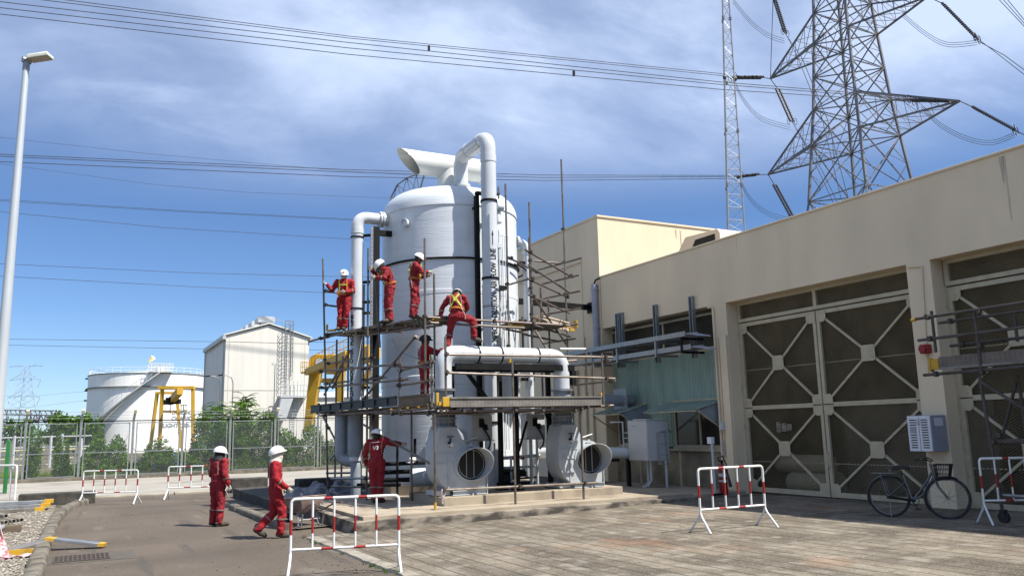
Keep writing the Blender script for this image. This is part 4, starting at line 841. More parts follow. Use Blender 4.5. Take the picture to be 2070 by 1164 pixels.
# left face, upper lift
run('ledger',LU,624,690,768,656,None,(.2,.8)); run('ledger',LU,644,684,868,640,None,(.1,.9)); run('ledger',LU,702,671,862,643,None,(.5,)); run('ledger',LU,733,678,893,657,None,(.8,)); run('ledger',LU,812,650,893,651,M_steelp,(.6,))
standard(LU,879,790,554); tubepart('standard', LU(768,702), LU(757,540), M_steelp, (.2,))
for x, y in ((662,672),(700,668),(745,662),(800,654),(850,647),(875,646)):
    p = LU(x, y+4); tubepart('transom', p-V((.1,.02,0)), p+V((1.0,.25,0)), None, (.06,))
for x0,y0,x1,y1 in ((655,588,700,606),(655,616,700,634)): p = LU(x0,y0); tubepart('transom', p, p+V((1.1,.5,-.0)), None, (.02,))
# front of the upper lift: the worn pink tube across the dilution pipe
UF = lambda x, y: oD(x, y, 18.95)
tubepart('ledger', UF(864,641), oD(1152,658,20.9), M_steelp, (.12,.44,.72,.95)); tubepart('ledger', UF(870,652), oD(1060,663,20.5), None, (.1,))
# right tower
TRp = lambda x, y: oD(x, y, 20.9+(x-1064)*.0195)
def towerstd(x, yb, yt, D, coup=()):
    p = oD(x, yb, D); d = ray(x, yt); 
    z = CAMH + d.z*(V((p.x,p.y,0)).length/V((d.x,d.y,0)).length); return tubepart('standard', p, (p.x,p.y,z), M_steel if x != 1140 else M_steelp, coup)
towerstd(1030,745,372,20.6,(.45,.12)); towerstd(1079,760,409,20.9,(.66,.5,.35)); towerstd(1076,735,480,21.1,()); towerstd(1095,668,581,21.5); towerstd(1149,745,322,22.6,(.66,.5,.35,.22)); towerstd(1008,402,378,22.0,(.4,)); towerstd(1012,760,560,21.8)
for a in ((1025,519,1087,551),(1062,505,1158,561),(1066,563,1150,602),(1069,596,1151,633),(1080,657,1154,681)): tubepart('ledger', oD(a[0],a[1],20.8), oD(a[2],a[3],22.7), M_steelp if a[0] != 1080 else None, (.08,.93))
for a in ((1086,546,1177,521),(1096,604,1173,588),(1094,637,1173,623),(1098,694,1164,684)): tubepart('ledger', oD(a[0],a[1],22.9), oD(a[2],a[3],22.0), None, (.05,.65))
tubepart('ledger', oD(1080,527,22.3), oD(1128,532,22.4), M_steelp, ()); tubepart('brace', oD(1082,668,20.9), oD(1116,722,20.6), None, (.05,)); tubepart('ledger', oD(1016,664,20.9), oD(1066,674,20.9), None, (.1,)); tubepart('ledger', oD(1060,676,21.5), oD(1130,690,22.2), None, (.2,))
tubepart('transom', oD(1032,660,20.7), oD(1100,650,22.6), None, ()); tubepart('transom', oD(1055,668,20.9), oD(1130,658,22.8), None, ())
for a in ((1068,536,1150,590),(1072,640,1150,664)): tubepart('ledger', oD(a[0],a[1],21.0), oD(a[2],a[3],22.7), None, (.08,.93))
for a in ((1030,575,1082,560),(1092,575,1170,556),(1086,668,1168,655)): tubepart('ledger', oD(a[0],a[1],22.6), oD(a[2],a[3],22.0), None, (.1,))
tubepart('brace', oD(1078,600,21.0), oD(1148,700,22.4), None, (.05,)); towerstd(1112,735,600,22.2); towerstd(1058,735,640,22.0)
# couplers: clamp body with bolt
for p, d in COUP[:98]:
    b = MB(); b.tube(p-d*.03, p+d*.03, .043, 8); s = d.cross(V((0,0,1)) if abs(d.z) < .9 else V((1,0,0))).normalized(); b.obox(p+s*.05, d*.028, s*.04, s.cross(d)*.032); b.tube(p+s*.04-s.cross(d)*.06, p+s*.04+s.cross(d)*.06, .012, 6); b.build('coupler', M_coup, SCF)
# decks
def plank(name, a, b_, w, t, mt, side, parent=SCF):
    a, b_ = V(a), V(b_); d = (b_-a).normalized(); s = V(side).normalized(); b = MB(); b.obox((a+b_)/2+s*(w/2)-V((0,0,t/2)), (b_-a)/2, s*(w/2), (0,0,t/2)); return b.build(name, mt, parent, bevel=.004)
a = FL(893,822); c = FL(1218,818)
for i in range(6): plank('deck_board', (a.x,16.19+.28*i,a.z+.045), (c.x,16.19+.28*i,c.z+.045), .265, .045, M_wood if i % 2 else M_board, (0,1,0))
a = LL(640,832); c = LL(876,820)
for i in range(3): plank('deck_board', V((a.x+.08+.27*i,a.y,2.30)), V((c.x+.08+.27*i,c.y,2.30)), .25, .045, M_wood, (1,.1,0))
a = LU(656,664); c = LU(884,639)
zu = 4.40
for i in range(3): plank('deck_board', V((a.x+.02+.27*i,a.y+.04*i,zu)), V((c.x+.02+.27*i,c.y+.06*i,zu)), .25, .05, M_wood if i != 1 else M_board, (1,.2,0))
p = oD(1028,655,20.9); q = oD(1152,672,22.6)
for i in range(4): plank('deck_board', V((p.x+.0,p.y-.3+.28*i,4.42)), V((p.x+1.75,p.y-.1+.28*i,4.42)), .26, .05, M_wood, (0,1,0))
# toe boards: perforated steel planks on edge
def toe(p0, p1, h, mt, rows=(.25,.5,.75), pitch=.085, thick=.04, holes=True, lip=True):
    p0, p1 = V(p0), V(p1); d = (p1-p0); l = d.length; d.normalize(); n = V((d.y,-d.x,0)).normalized()
    if n.dot(V((0,-1,0))) < 0 and abs(n.y) > .3: n = -n
    if abs(n.y) <= .3 and n.x > 0: n = -n
    b = MB(); b.obox((p0+p1)/2+V((0,0,h/2)), d*(l/2), n*(thick/2), (0,0,h/2))
    if lip:
        for zz_ in (.02, h-.02): b.obox((p0+p1)/2+V((0,0,zz_))+n*(thick/2+.012), d*(l/2-.001), n*.011, (0,0,.018))
    o = b.build('toe_board', mt, SCF)
    if holes:
        b = MB()
        for rw in rows:
            k = int(l/pitch)
            for i in range(k):
                c = p0+d*(pitch*(i+.5))+V((0,0,h*rw))+n*(thick/2+.002); b.add([c+d*.012, c+V((0,0,.012)), c-d*.012, c-V((0,0,.012))], [(0,1,2,3)])
        b.build('punched_holes', M_hole, o, smooth=0)
    return o
a = FL(908,823); c = FL(1214,819); toe((a.x,16.11,a.z), (c.x,16.11,c.z), .215, M_board)
a = LL(811,824); c = LL(871,819); toe((a.x-.04,a.y,a.z), (c.x-.04,c.y,c.z), .26, M_wood, holes=False)
a = LL(634,829); c = LL(806,820); 
p0, p1 = V((a.x-.06,a.y,2.28)), V((c.x-.06,c.y,2.32)); toe(p0, p1, .22, M_beamgrey, rows=(.3,.55,.8), holes=False)
b = MB(); d = (p1-p0).normalized(); n = V((-d.y,d.x,0)).normalized(); n = n if n.x < 0 else -n
for i in range(1, 8): c = p0+(p1-p0)*(i/7.6)+V((0,0,.11)); b.obox(c+n*.03, d*.012, n*.02, (0,0,.09))
b.build('beam_stiffener', M_beamgrey, SCF)
b = MB()
for z_, k in ((.06,8),(.11,9),(.16,10)):
    for i in range(k): c = p0+d*(.12+.07*i)+V((0,0,z_))+n*.023; b.add([c+d*.014, c+V((0,0,.012)), c-d*.014, c-V((0,0,.012))], [(0,1,2,3)])
b.build('punched_holes', M_pgrey, SCF, smooth=0)
toe(oD(1096,657,21.5), oD(1149,670,22.5), .26, mat('pale_perforated_board',(.50,.42,.33,1),(.42,.35,.27,1),sc=5,rough=.7), rows=(.2,.4,.6,.8))
# yellow end caps of the boards
def endcap(p, w, h, d, ax=(1,0,0)):
    ax = V(ax).normalized(); s = V((-ax.y,ax.x,0)); b = MB(); b.obox(p, ax*(w/2), s*(d/2), (0,0,h/2)); b.build('end_cap', M_yel, SCF, bevel=.006)
c = FL(900,812); endcap(c+V((0,-.03,0)), .15, .2, .06); c = FL(884,806); endcap(c, .06, .26, .05); c = FL(889,816); endcap(c, .12, .07, .05)
c = FL(1215,797); endcap(c, .04, .08, .04)
c = LU(661,662); endcap(c, .05, .17, .05); c = LU(670,668); endcap(c, .28, .06, .06, (.5,-.86,0))
c = LU(881,645); endcap(c, .18, .06, .05); c = LU(889,647); endcap(c, .12, .05, .05)
endcap(oD(1086,647,21.4), .07, .2, .05); endcap(oD(1163,656,22.5), .04, .22, .2); endcap(oD(1156,667,22.2), .14, .08, .06); endcap(oD(1148,661,22.3), .14, .06, .06); endcap(oD(1045,658,20.8), .4, .05, .06)
for x,y in ((823,822),(845,820),(866,818),(790,827)): endcap(LL(x,y+1), .06, .05, .06)
c = FL(1031,733); b = MB(); b.tube(c, c+V((0,0,.09)), .03, 8); b.build('end_cap', M_yel, SCF); c = FL(880,1019); b = MB(); b.tube((c.x,c.y,.125), (c.x,c.y,.27), .029, 8); b.build('end_cap', M_yel, SCF)
# rope and hose tied to the tubes
b = MB(); p = LU(791,682); q = LU(862,728); b.path([p, p+(q-p)*.2+V((0,0,-.22)), p+(q-p)*.5+V((0,0,-.16)), p+(q-p)*.8+V((0,0,-.08)), q], .013, 6)
tag(b.build('air_hose', M_pgrey), 'grey hose hanging in a slack curve in front of the tank below the upper deck', 'hose')
c = FL(888,1003); b = MB(); rn = random.Random(2)
v_ = []; nn = 12
for j in range(9):
    for i in range(nn):
        a = 6.283*i/nn; r_ = (.03+.016*math.sin(j*.7))*(1+.25*math.sin(3*a+j*.8)); v_.append((c.x+.06+r_*math.cos(a)*1.1, c.y+r_*math.sin(a)*.7-.03, c.z+.14-j*.036+.02*math.sin(2*a)))
b.add(v_, [(j*nn+i, j*nn+(i+1)%nn, (j+1)*nn+(i+1)%nn, (j+1)*nn+i) for j in range(8) for i in range(nn)]+[tuple(range(nn-1,-1,-1))])
tag(b.build('rag', mat('pale_pink_rag',(.42,.36,.34,1),(.36,.28,.26,1),sc=9,rough=.9)), 'pale rag tied round the foot of the front scaffold standard', 'rag')

# ---------------------------------------------------------------- mobile scaffold in front of the second gate
M_steel2 = mat('shaded_scaffold_tube', (.09,.08,.075,1), (.06,.05,.042,1), sc=4, rough=.55, metal=.4)  # darker copy of the tube steel, with the shade by the gate in its colour
MS = thing('mobile_scaffold', 'weathered mobile scaffold on castors in front of the right hand mesh gate', 'scaffold', (13.6,8,.05))
A1 = lambda x, y: oX(x, y, 13.35); A2 = lambda x, y: oX(x, y, 13.9)
def mtube(name, p, q, mt=None, r=TUBE): b = MB(); b.tube(p, q, r, 8); return b.build(name, mt or M_steel2, MS)
def beyond(p, dy): return V((p.x, p.y-dy, p.z))
def level(pl, x0, y0, name='ledger', l=2.6, mt=None): p = pl(x0,y0); mtube(name, p, (p.x, p.y-l, p.z+.02), mt); return p
cps = []
for pl, x, y in ((A1,1850,645),(A2,1897,653),(A1,1856,688),(A2,1921,699),(A1,1867,758)): cps.append(level(pl, x, y))
for x, yb, yt, pl in ((1985,760,628,A1),(1892,712,627,A2),(2057,690,636,A2)):
    p = pl(x,yb); q = pl(x,yt); mtube('standard', (p.x,p.y,p.z), (p.x,p.y,q.z))
p = A1(1980,760); q = A1(2031,1050); mtube('standard', (p.x,p.y,p.z), (p.x-.05,p.y-.15,.14)); 
mtube('brace', A1(1979,769), A1(2072,827)); mtube('brace', A2(2058,758), A2(2024,890)); mtube('ledger', A1(2010,893), beyond(A1(2010,893),1.6)); mtube('ledger', A1(2000,890), beyond(A1(2000,888),1.8))
mtube('standard', A2(2060,770), V((A2(2060,770).x, A2(2060,770).y, .14))); mtube('ledger', A1(2020,1000), beyond(A1(2020,1000),1.6), M_galv)
for pt in [V((c.x,c.y-.25,c.z)) for c in cps]+[A1(1980,632),A1(1983,700),A1(1986,752),A1(2010,893),A1(2018,990),A1(2022,880)]:
    b = MB(); b.tube(pt-V((0,.035,0)), pt+V((0,.035,0)), .045, 8); b.box(pt-V((.06,.03,.03)), pt+V((.0,.03,.05))); b.build('coupler', M_coup, MS)
p = A1(1886,747); 
b = MB(); b.box((13.36,p.y-2.6,p.z+.0),(13.40,p.y-.12,p.z+.215)); tb = b.build('toe_board', mat('shaded_grey_brown_board',(.16,.135,.115,1),(.11,.095,.08,1),sc=4,rough=.75), MS)  # board colour darkened to carry the shade it stands in
b = MB(); b.box((13.34,p.y-2.6,p.z-.012),(13.36,p.y-.12,p.z+.03)); b.build('edge_lip', M_board, tb)
b = MB()
for z_ in (.09,.14,.18):
    for i in range(28): yy = p.y-.2-.085*i; b.add([(13.357,yy-.01,p.z+z_),(13.357,yy,p.z+z_+.01),(13.357,yy+.01,p.z+z_),(13.357,yy,p.z+z_-.01)],[(0,1,2,3)])
b.build('punched_holes', M_hole, tb, smooth=0)
b = MB(); b.box((13.345,p.y-.115,p.z-.0),(13.42,p.y+.03,p.z+.19)); b.box((13.33,p.y+.032,p.z-.03),(13.44,p.y+.06,p.z+.21)); b.build('end_cap', M_yel, MS, bevel=.006)
b = MB(); b.box((13.42,p.y-2.6,p.z+.01),(13.9,p.y-.1,p.z+.05)); b.build('deck_board', M_wood, MS)
b = MB(); pp = A1(1852,646); b.tube(pp, pp+V((0,.1,0)), .03, 8); b.build('end_cap', M_yel, MS)
c = V((13.30,A1(2031,1050).y-.02,.0)); zg = gc(c.x,c.y)+.012
b = MB(); b.tube((c.x-.02,c.y,zg+.09),(c.x+.04,c.y,zg+.09),.09,18); b.box((c.x-.04,c.y-.04,zg+.12),(c.x+.06,c.y+.04,zg+.21)); b.build('castor', M_rubber, MS)
# red alarm sounder on the column by the scaffold
al = thing('alarm_sounder', 'red alarm sounder with round horn on the beige column beside the mobile scaffold', 'alarm', tuple(oX(1866,705,14.55)))
c = oX(1866,705,14.5); b = MB(); b.box((14.5,c.y-.09,c.z-.09),(14.645,c.y+.09,c.z+.09)); b.build('box', M_red, al, bevel=.02)
b = MB(); b.lathe([(.075,0),(.075,.04),(.05,.04),(.02,.01)], (14.455,c.y,c.z), 18, axis=(1,0,0)); b.build('horn', mat('dark_red_plastic',(.22,.012,.014,1),rough=.4), al)
# ---------------------------------------------------------------- crowd barriers
def barrier_proto():
    r = thing('crowd_barrier', 'x', 'barrier', (0,0,0), group='red and white crowd barriers in the yard')
    L_, H_, rt = 1.5, 1.0, .021; zb = .40; k = []
    def seg(b, p, q, rr, cuts):                       # striped tube: alternate white and red by cut fractions
        p, q = V(p), V(q); prev = 0; m_ = 0
        for c in list(cuts)+[1]:
            b.tube(p+(q-p)*prev, p+(q-p)*c, rr, 10, m=m_, cap=(prev==0 or c==1)); prev = c; m_ = 1-m_
    b = MB()
    seg(b, (-L_/2,0,zb-.12), (-L_/2,0,H_-.07), rt, (.40,.70)); seg(b, (L_/2,0,zb-.12), (L_/2,0,H_-.07), rt, (.40,.70))
    seg(b, (-L_/2+.07,0,H_), (L_/2-.07,0,H_), rt, (.28,.37,.63,.72))
    for s in (-1, 1): b.path(elbow((s*L_/2,0,H_-.3),(s*L_/2,0,H_),(0,0,H_),.07,6), rt, 10)
    b.build('hoop', [M_white, M_red], r, local=True)
    b = MB(); seg(b, (-L_/2,0,zb-.05), (L_/2,0,zb-.05), rt*.85, (.28,.39,.58,.69)); b.build('bottom_rail', [M_white, M_red], r, local=True)
    for i in range(1, 5):
        x = -L_/2+L_*i/5*.985; b = MB(); seg(b, (x,0,zb-.05), (x,0,H_), rt*.8, (.31,.63)); b.build('upright', [M_white, M_red], r, local=True)
    for s in (-1, 1):
        for t in (-1, 1):
            b = MB(); b.path([(s*L_/2,0,zb-.10),(s*L_/2,t*.04,zb-.17),(s*(L_/2+.02),t*.26,.0)], rt*.95, 10); b.build('leg', M_white, r, local=True)
    return r
bp = barrier_proto(); first = True
def place_barrier(pl, pr, label, sc=1.0, wide=None):
    global first
    pl, pr = V(pl), V(pr); c = (pl+pr)/2; d = pr-pl; o = bp if first else copy_tree(bp); first = False
    o.location = (c.x, c.y, gc(c.x,c.y)+.014); o.rotation_euler = (math.atan2(gc(pr.x,pr.y)-gc(pl.x,pl.y), d.length)*0, 0, math.atan2(d.y,d.x)); o['label'] = label
    w = V((d.x,d.y,0)).length/1.5; o.scale = (w, sc, sc)
    return o
def bar_px(l, r, h, label, dl, dr):                   # left/right foot sight lines at their measured distances
    place_barrier(oD(l[0],l[1],dl), oD(r[0],r[1],dr), label, h)
bar_px((586,1150),(806,1128),1.0,'red and white barrier in front of the wheelbarrow half on asphalt',10.75,11.05)
bar_px((1417,1060),(1548,1045),1.02,'red and white barrier standing by the rust stain left of the mesh gates',13.5,14.1)
bar_px((1993,1050),(2150,1050),1.02,'red and white barrier beside the bicycle cut off by the frame edge',13.1,13.0)
bar_px((165,1018),(276,1012),.98,'red and white barrier near the end of the long black block',24.4,24.4)
bar_px((338,1008),(455,995),1.0,'red and white barrier behind the worker standing on the asphalt',25.8,26.0)
# plain white rail at the far left
wr = thing('white_rail', 'plain white tubular rail beside the lamp post at the left edge', 'rail', tuple(oZ(18,1003,-.22)))
a = oD(-30,1000,27.5); c = oD(30,1000,27.0); zt_ = .92
b = MB(); b.path([(c.x,c.y,-.2)]+elbow((c.x,c.y,.5),(c.x,c.y,zt_),(a.x,a.y,zt_),.1,5)+[(a.x,a.y,zt_)], .03, 8); b.build('hoop', M_white, wr); b = MB(); m_ = a+(c-a)*.82; b.tube((m_.x,m_.y,-.2),(m_.x,m_.y,zt_),.026,8); b.build('upright', M_white, wr)
gp = oD(14,950,31); b = MB(); b.box((gp.x-.08,gp.y-.1,-.22),(gp.x+.05,gp.y+.1,1.75)); tag(b.build('green_post', M_green, bevel=.02), 'tall narrow green enamel box behind the lamp post at the left edge', 'post')
# ---------------------------------------------------------------- lamp post
base = oD(20,530,15.0); LX, LY = base.x, base.y
lm = thing('lamp_post', 'tall pale grey steel lamp post with flat LED head at the left edge', 'lamp post', (LX,LY,gz(LX,LY)))
b = MB(); b.tube((LX,LY,gz(LX,LY)),(LX,LY,8.72),.115,20,.055); b.build('pole', mat('pale_galvanised_pole',(.50,.53,.55,1),(.42,.45,.47,1),sc=3,stretch=(1,1,.2),rough=.42,metal=.25), lm)
b = MB(); b.tube((LX,LY,8.70),(LX,LY,8.86),.062,14); b.tube((LX-.07,LY-.03,8.9),(LX+.07,LY+.03,8.9),.06,12); b.build('bracket', M_galv, lm)
h0 = V((LX,LY,8.92)); dd = V((.885,-.42,.16)).normalized(); ss = V((.42,.885,0)).normalized(); uu = ss.cross(dd) if ss.cross(dd).z > 0 else dd.cross(ss)
b = MB(); n_ = []
for t, w in ((.02,.05),(.08,.10),(.5,.11),(.56,.08)): n_ += [h0+dd*t+ss*w-uu*.0, h0+dd*t-ss*w-uu*.0]
b.obox(h0+dd*.25, dd*.20, ss*.12, uu*.035); b.obox(h0+dd*.25+uu*.045, dd*.185, ss*.10, uu*.012); hdm = b.build('lamp_head', mat('lamp_housing',(.55,.56,.5,1),(.48,.49,.44,1),sc=5,rough=.5), lm, bevel=.02)
for i in range(3):
    b = MB(); b.obox(h0+dd*(.135+.12*i)-uu*.037, dd*.05, ss*.095, uu*.004); b.build('led_panel', mat('amber_led_lens',(.30,.24,.16,1),(.22,.18,.12,1),sc=30,rough=.25), hdm)
# red white netting tied at the lamp post foot
b = MB(); rn = random.Random(6); c = oD(2,1090,13.6); nx, nz_ = 9, 12; v_ = []
for j in range(nz_+1):
    for i in range(nx+1):
        t = j/nz_; x = c.x-.25+.32*i/nx*(.6+.5*t)+.05*t; z = gz(c.x,c.y)+.02+.62*(1-t); v_.append((x, c.y+.05*math.sin(i*1.7+j*.4)+.06*math.sin(i*.9)-.15*t, z+.02*math.sin(i*2.2)))
b.add(v_, [(j*(nx+1)+i, j*(nx+1)+i+1, (j+1)*(nx+1)+i+1, (j+1)*(nx+1)+i) for j in range(nz_) for i in range(nx)])
v_ = []; c2 = V((c.x-.05,c.y-.2,gz(c.x,c.y)+.045))
for i in range(15):
    for k in range(4): v_.append((c2.x+.05*i, c2.y+.07*k+.03*math.sin(i*.8), c2.z+.02+.018*math.sin(i*1.3+k*1.1)))
b.add(v_, [(i*4+k, (i+1)*4+k, (i+1)*4+k+1, i*4+k+1) for i in range(14) for k in range(3)])
o = b.build('warning_netting', M_pink, smooth=60); sm = o.modifiers.new('th','SOLIDIFY'); sm.thickness = .008
tag(o, 'crumpled pink and white warning netting at the foot of the lamp post', 'netting')
# ---------------------------------------------------------------- boards and pipe offcuts on the gravel
zb = gz(-.6,16.5)
sb = thing('steel_plank', 'grey steel plank with yellow ends lying across the kerb onto the asphalt', 'plank', (.1,16.8,zb))
p = gP(78,1100); p.z = zb+.21; q = gP(202,1109); q.z = gz(q.x,q.y)+.06; q = V((.52,17.1,gz(.5,17)+.05)); p = V((-.40,17.35,zb+.20))
b = MB(); b.bar(p, q, .22, .05); b.build('board', M_galv, sb, bevel=.005); b = MB(); d = (q-p).normalized(); b.bar(q-d*.09, q+d*.012, .225, .056); b.build('end_cap', M_yel, sb); b = MB(); b.bar(p-d*.012, p+d*.14, .225, .056); b.build('end_cap', M_yel, sb)
sb = thing('steel_plank', 'short steel plank end with yellow face resting on the gravel beside the kerb', 'plank', (-.75,17.0,zb))
p = V((-.98,16.75,zb+.10)); q = V((-.45,17.3,zb+.16)); b = MB(); b.bar(p, q, .26, .05); b.build('board', M_board, sb, bevel=.005)
b = MB(); d = (q-p).normalized(); b.box((-1.06,16.62,zb+.02),(-.58,16.66,zb+.13)); b.build('end_cap', M_yel, sb)
for i, (lab, dz, y0, xe) in enumerate((('uppermost steel plank with yellow end in the pile behind the gravel',.20,27.2,-.55),('middle steel plank with yellow end in the pile behind the gravel',.11,27.0,-.62),('lowest steel plank with worn yellow end in the pile behind the gravel',.02,26.8,-.75))):
    sb = thing('steel_plank', lab, 'plank', (-2.4,y0,-.2), group='pile of steel planks behind the gravel'); z0 = -.22+dz
    b = MB(); b.box((-4.2,y0-.13,z0+.03),(xe,y0+.15,z0+.07)); b.box((-4.2,y0-.15,z0+.0),(xe,y0-.132,z0+.085)); b.build('board', M_galv if i < 2 else M_board, sb, bevel=.004)
    b = MB(); b.box((xe-.22,y0-.156,z0-.004),(xe+.012,y0+.156,z0+.09)); b.build('end_cap', M_yel, sb)
rn = random.Random(8); k = 0
descr = ['grey pipe offcut on the gravel, nearest the lamp post of the lying row','second grey pipe offcut on the gravel from the lamp post','third grey pipe offcut on the gravel from the lamp post','grey pipe offcut on the gravel at the kerb side of the lying row']
for i in range(4):
    x = -1.95+.13*i; b = MB(); b.tube((x,19.0,gz(x,19)+.055),(x+.18+.03*i,21.4,gz(x,21)+.16),.05,12); b.lathe([(.036,0),(.036,.02)],(x,18.996,gz(x,19)+.055),12,axis=(0,-1,0)); tag(b.build('pipe_offcut', M_pgrey), descr[i], 'pipe', 'grey pipe offcuts lying on the gravel')
descr = ['pale cut tube with open end lowest left in the timber supported heap','pale cut tube with open end second in the timber supported heap','pale cut tube with open end third in the timber supported heap','pale cut tube with open end at the right of the timber supported heap','pale cut tube lying on top of the timber supported heap']
for i in range(5):
    x, z = -1.42+.14*(i % 4), gz(-1.2,22)+.22+(.09 if i == 4 else 0)+.01*i
    if i == 4: x = -1.3
    b = MB(); b.lathe([(.036,0),(.05,0),(.05,2.2),(.036,2.2),(.036,0)], (x,21.0+.05*i,z), 12, axis=(-.42,.9,.02)); b.tube((x-.01,21.05+.05*i,z),(x-.012,21.053+.05*i,z),.036,12,m=1); tag(b.build('cut_tube', [M_conc, M_hole]), descr[i], 'tube', 'cut tubes heaped on the gravel')
b = MB(); b.box((-1.55,20.95,gz(-1.2,21)+.0),(-.98,21.1,gz(-1.2,21)+.17)); tag(b.build('timber_block', M_wood, bevel=.01), 'short brown timber block carrying the heap of cut tubes', 'timber')
# ---------------------------------------------------------------- wheelbarrow
wb = thing('wheelbarrow', 'rusty steel wheelbarrow carrying rubble parked beside the plinth', 'wheelbarrow', (4.25,17.2,gz(4.25,17.2)))
zg = gz(4.2,17.7)+.03
def wbp(u, v, w): # u along barrow (handles at +), v across, w up
    a = R(-72); return V((4.26+u*math.cos(a)-v*math.sin(a), 17.75+u*math.sin(a)+v*math.cos(a), zg+w))
rim = [(-.52,-.22,.52),(-.40,-.33,.54),(.30,-.36,.60),(.42,-.28,.62),(.42,.28,.62),(.30,.36,.60),(-.40,.33,.54),(-.52,.22,.52)]
bot = [(-.22,-.13,.30),(-.18,-.17,.30),(.14,-.19,.28),(.20,-.15,.28),(.20,.15,.28),(.14,.19,.28),(-.18,.17,.30),(-.22,.13,.30)]
b = MB(); b.add([wbp(*p) for p in rim+bot], [(i,(i+1)%8,8+(i+1)%8,8+i) for i in range(8)]+[tuple(range(8,16))]); o = b.build('tray', M_barrow, wb, smooth=30); sm = o.modifiers.new('th','SOLIDIFY'); sm.thickness = .012
b = MB(); b.path([wbp(*p) for p in rim], .015, 6, closed=True); b.build('rim', M_barrow, wb)
b = MB()
for i in range(60):
    u, v = rn.uniform(-.3,.3), rn.uniform(-.24,.24); c = wbp(u,v,.43+rn.uniform(0,.05)); s = rn.uniform(.025,.06); b.ell(c, s, s*.8, s*.7, 6, 4)
b.add([wbp(-.36,-.25,.43),wbp(.3,-.28,.44),wbp(.3,.28,.44),wbp(-.36,.25,.43)],[(0,1,2,3)]); b.build('rubble', mat('brown_rubble',(.12,.09,.07,1),(.2,.15,.12,1),sc=30,rough=.95), wb)
for s in (-1, 1):
    b = MB(); b.path([wbp(-.72,s*.06,.2),wbp(-.3,s*.17,.27),wbp(.3,s*.24,.30),wbp(.75,s*.3,.48),wbp(1.0,s*.3,.50)], .018, 7); b.build('handle', M_barrow, wb)
    b = MB(); b.path([wbp(.12,s*.2,.29),wbp(.22,s*.24,.02),wbp(.34,s*.25,.0),wbp(.40,s*.25,.26)], .017, 7); b.build('leg', M_galv, wb)
b = MB(); b.tube(wbp(.25,-.24,.14), wbp(.25,.24,.14), .012, 6); b.build('cross_bar', M_galv, wb)
c = wbp(-.62,0,.19); ax = wbp(-.62,1,.19)-c; b = MB(); b.path([c+V((0,0,0))+(wbp(-.62+.15*math.cos(i*.3142),0,.19+.15*math.sin(i*.3142))-c) for i in range(20)], .04, 8, closed=True); whl = b.build('wheel', M_rubber, wb); b = MB(); b.tube(c-ax*.05, c+ax*.05, .09, 14); b.build('hub', M_barrow, whl)
# grey crumpled tarpaulins
def tarp(name, label, c, sx, sy, h, mt, seed):
    n = 20; b = MB(); v_ = []
    for j in range(n+1):
        for i in range(n+1):
            u, v = i/n*2-1, j/n*2-1; e = max(0, 1-(u*u+v*v)**.8); q = noise.noise((u*2.2+seed, v*2.2, seed)); q2 = noise.noise((u*5+seed, v*5, seed*2))
            v_.append((c[0]+u*sx*(1+.25*q), c[1]+v*sy*(1+.25*q2), c[2]+max(.0, h*e*(.75+.7*q)+.10*h*q2)))
    b.add(v_, [(j*(n+1)+i, j*(n+1)+i+1, (j+1)*(n+1)+i+1, (j+1)*(n+1)+i) for j in range(n) for i in range(n)]); o = b.build(name, mt, smooth=30); return tag(o, label, 'tarpaulin')
tarp('tarpaulin', 'crumpled silver grey plastic sheet heaped behind the wheelbarrow', (5.55,22.3,.06), .75, .7, .55, M_tarp, 3.3)
tarp('tarpaulin', 'grey plastic sheet lying among the pipes at the foot of the overflow pipe', (6.5,22.6,.06), .7, .5, .45, M_tarp, 7.1)
# ---------------------------------------------------------------- bicycle
bc = thing('bicycle', 'silver step through city bicycle with front basket leaning by the beige column', 'bicycle', (13.2,9.95,.02))
rw = oD(1797,1005,14.55); fw = oD(1914,990,14.0); bz = gc(rw.x,rw.y)+.034
P0 = V((rw.x,rw.y,0)); ux = V((fw.x-rw.x,fw.y-rw.y,0)); wbase = ux.length; ux.normalize(); uy = V((-ux.y,ux.x,0)); wr_ = .34
print('wheelbase', wbase, rw, fw)
def bk_(u, w, s=0): return P0+ux*u*wbase/1.08+uy*s+V((0,0,bz+w))+uy*(w*.05)
def wheel(name, u, steer=0):
    c = bk_(u, wr_); d1 = (ux*math.cos(steer)+uy*math.sin(steer)); d2 = V((0,0,1))+uy*.05
    b = MB(); b.path([c+d1*(wr_*math.cos(i*.1309))+d2*(wr_*math.sin(i*.1309)) for i in range(48)], .019, 8, closed=True); w = b.build(name, M_rubber, bc)
    b = MB(); b.path([c+d1*((wr_-.028)*math.cos(i*.1309))+d2*((wr_-.028)*math.sin(i*.1309)) for i in range(48)], .010, 6, closed=True); b.build('rim', M_chrome, w)
    b = MB(); sd = d1.cross(d2).normalized()
    for i in range(28):
        a = i*6.2832/28; b.tube(c+sd*(.03*(-1)**i)+d1*(.02*math.cos(a+1.3*(-1)**(i//2)))+d2*(.02*math.sin(a+1.3*(-1)**(i//2))), c+d1*((wr_-.03)*math.cos(a))+d2*((wr_-.03)*math.sin(a)), .0016, 3, cap=False)
    b.tube(c-sd*.05, c+sd*.05, .02, 8); b.build('spokes', M_chrome, w)
    b = MB(); k = 22; r_ = wr_+.03; a0, a1 = (R(25), R(205)) if u < .5 else (R(60), R(215)); v_ = []
    for i in range(k+1):
        a = a0+(a1-a0)*i/k
        for q, o_ in ((-.026,-.012),(0,.006),(.026,-.012)): v_.append(c+sd*q+d1*((r_+o_)*math.cos(a))+d2*((r_+o_)*math.sin(a)))
    b.add(v_, [(i*3+j, i*3+j+1, i*3+3+j+1, i*3+3+j) for i in range(k) for j in range(2)]); b.build('mudguard', M_chrome, w)
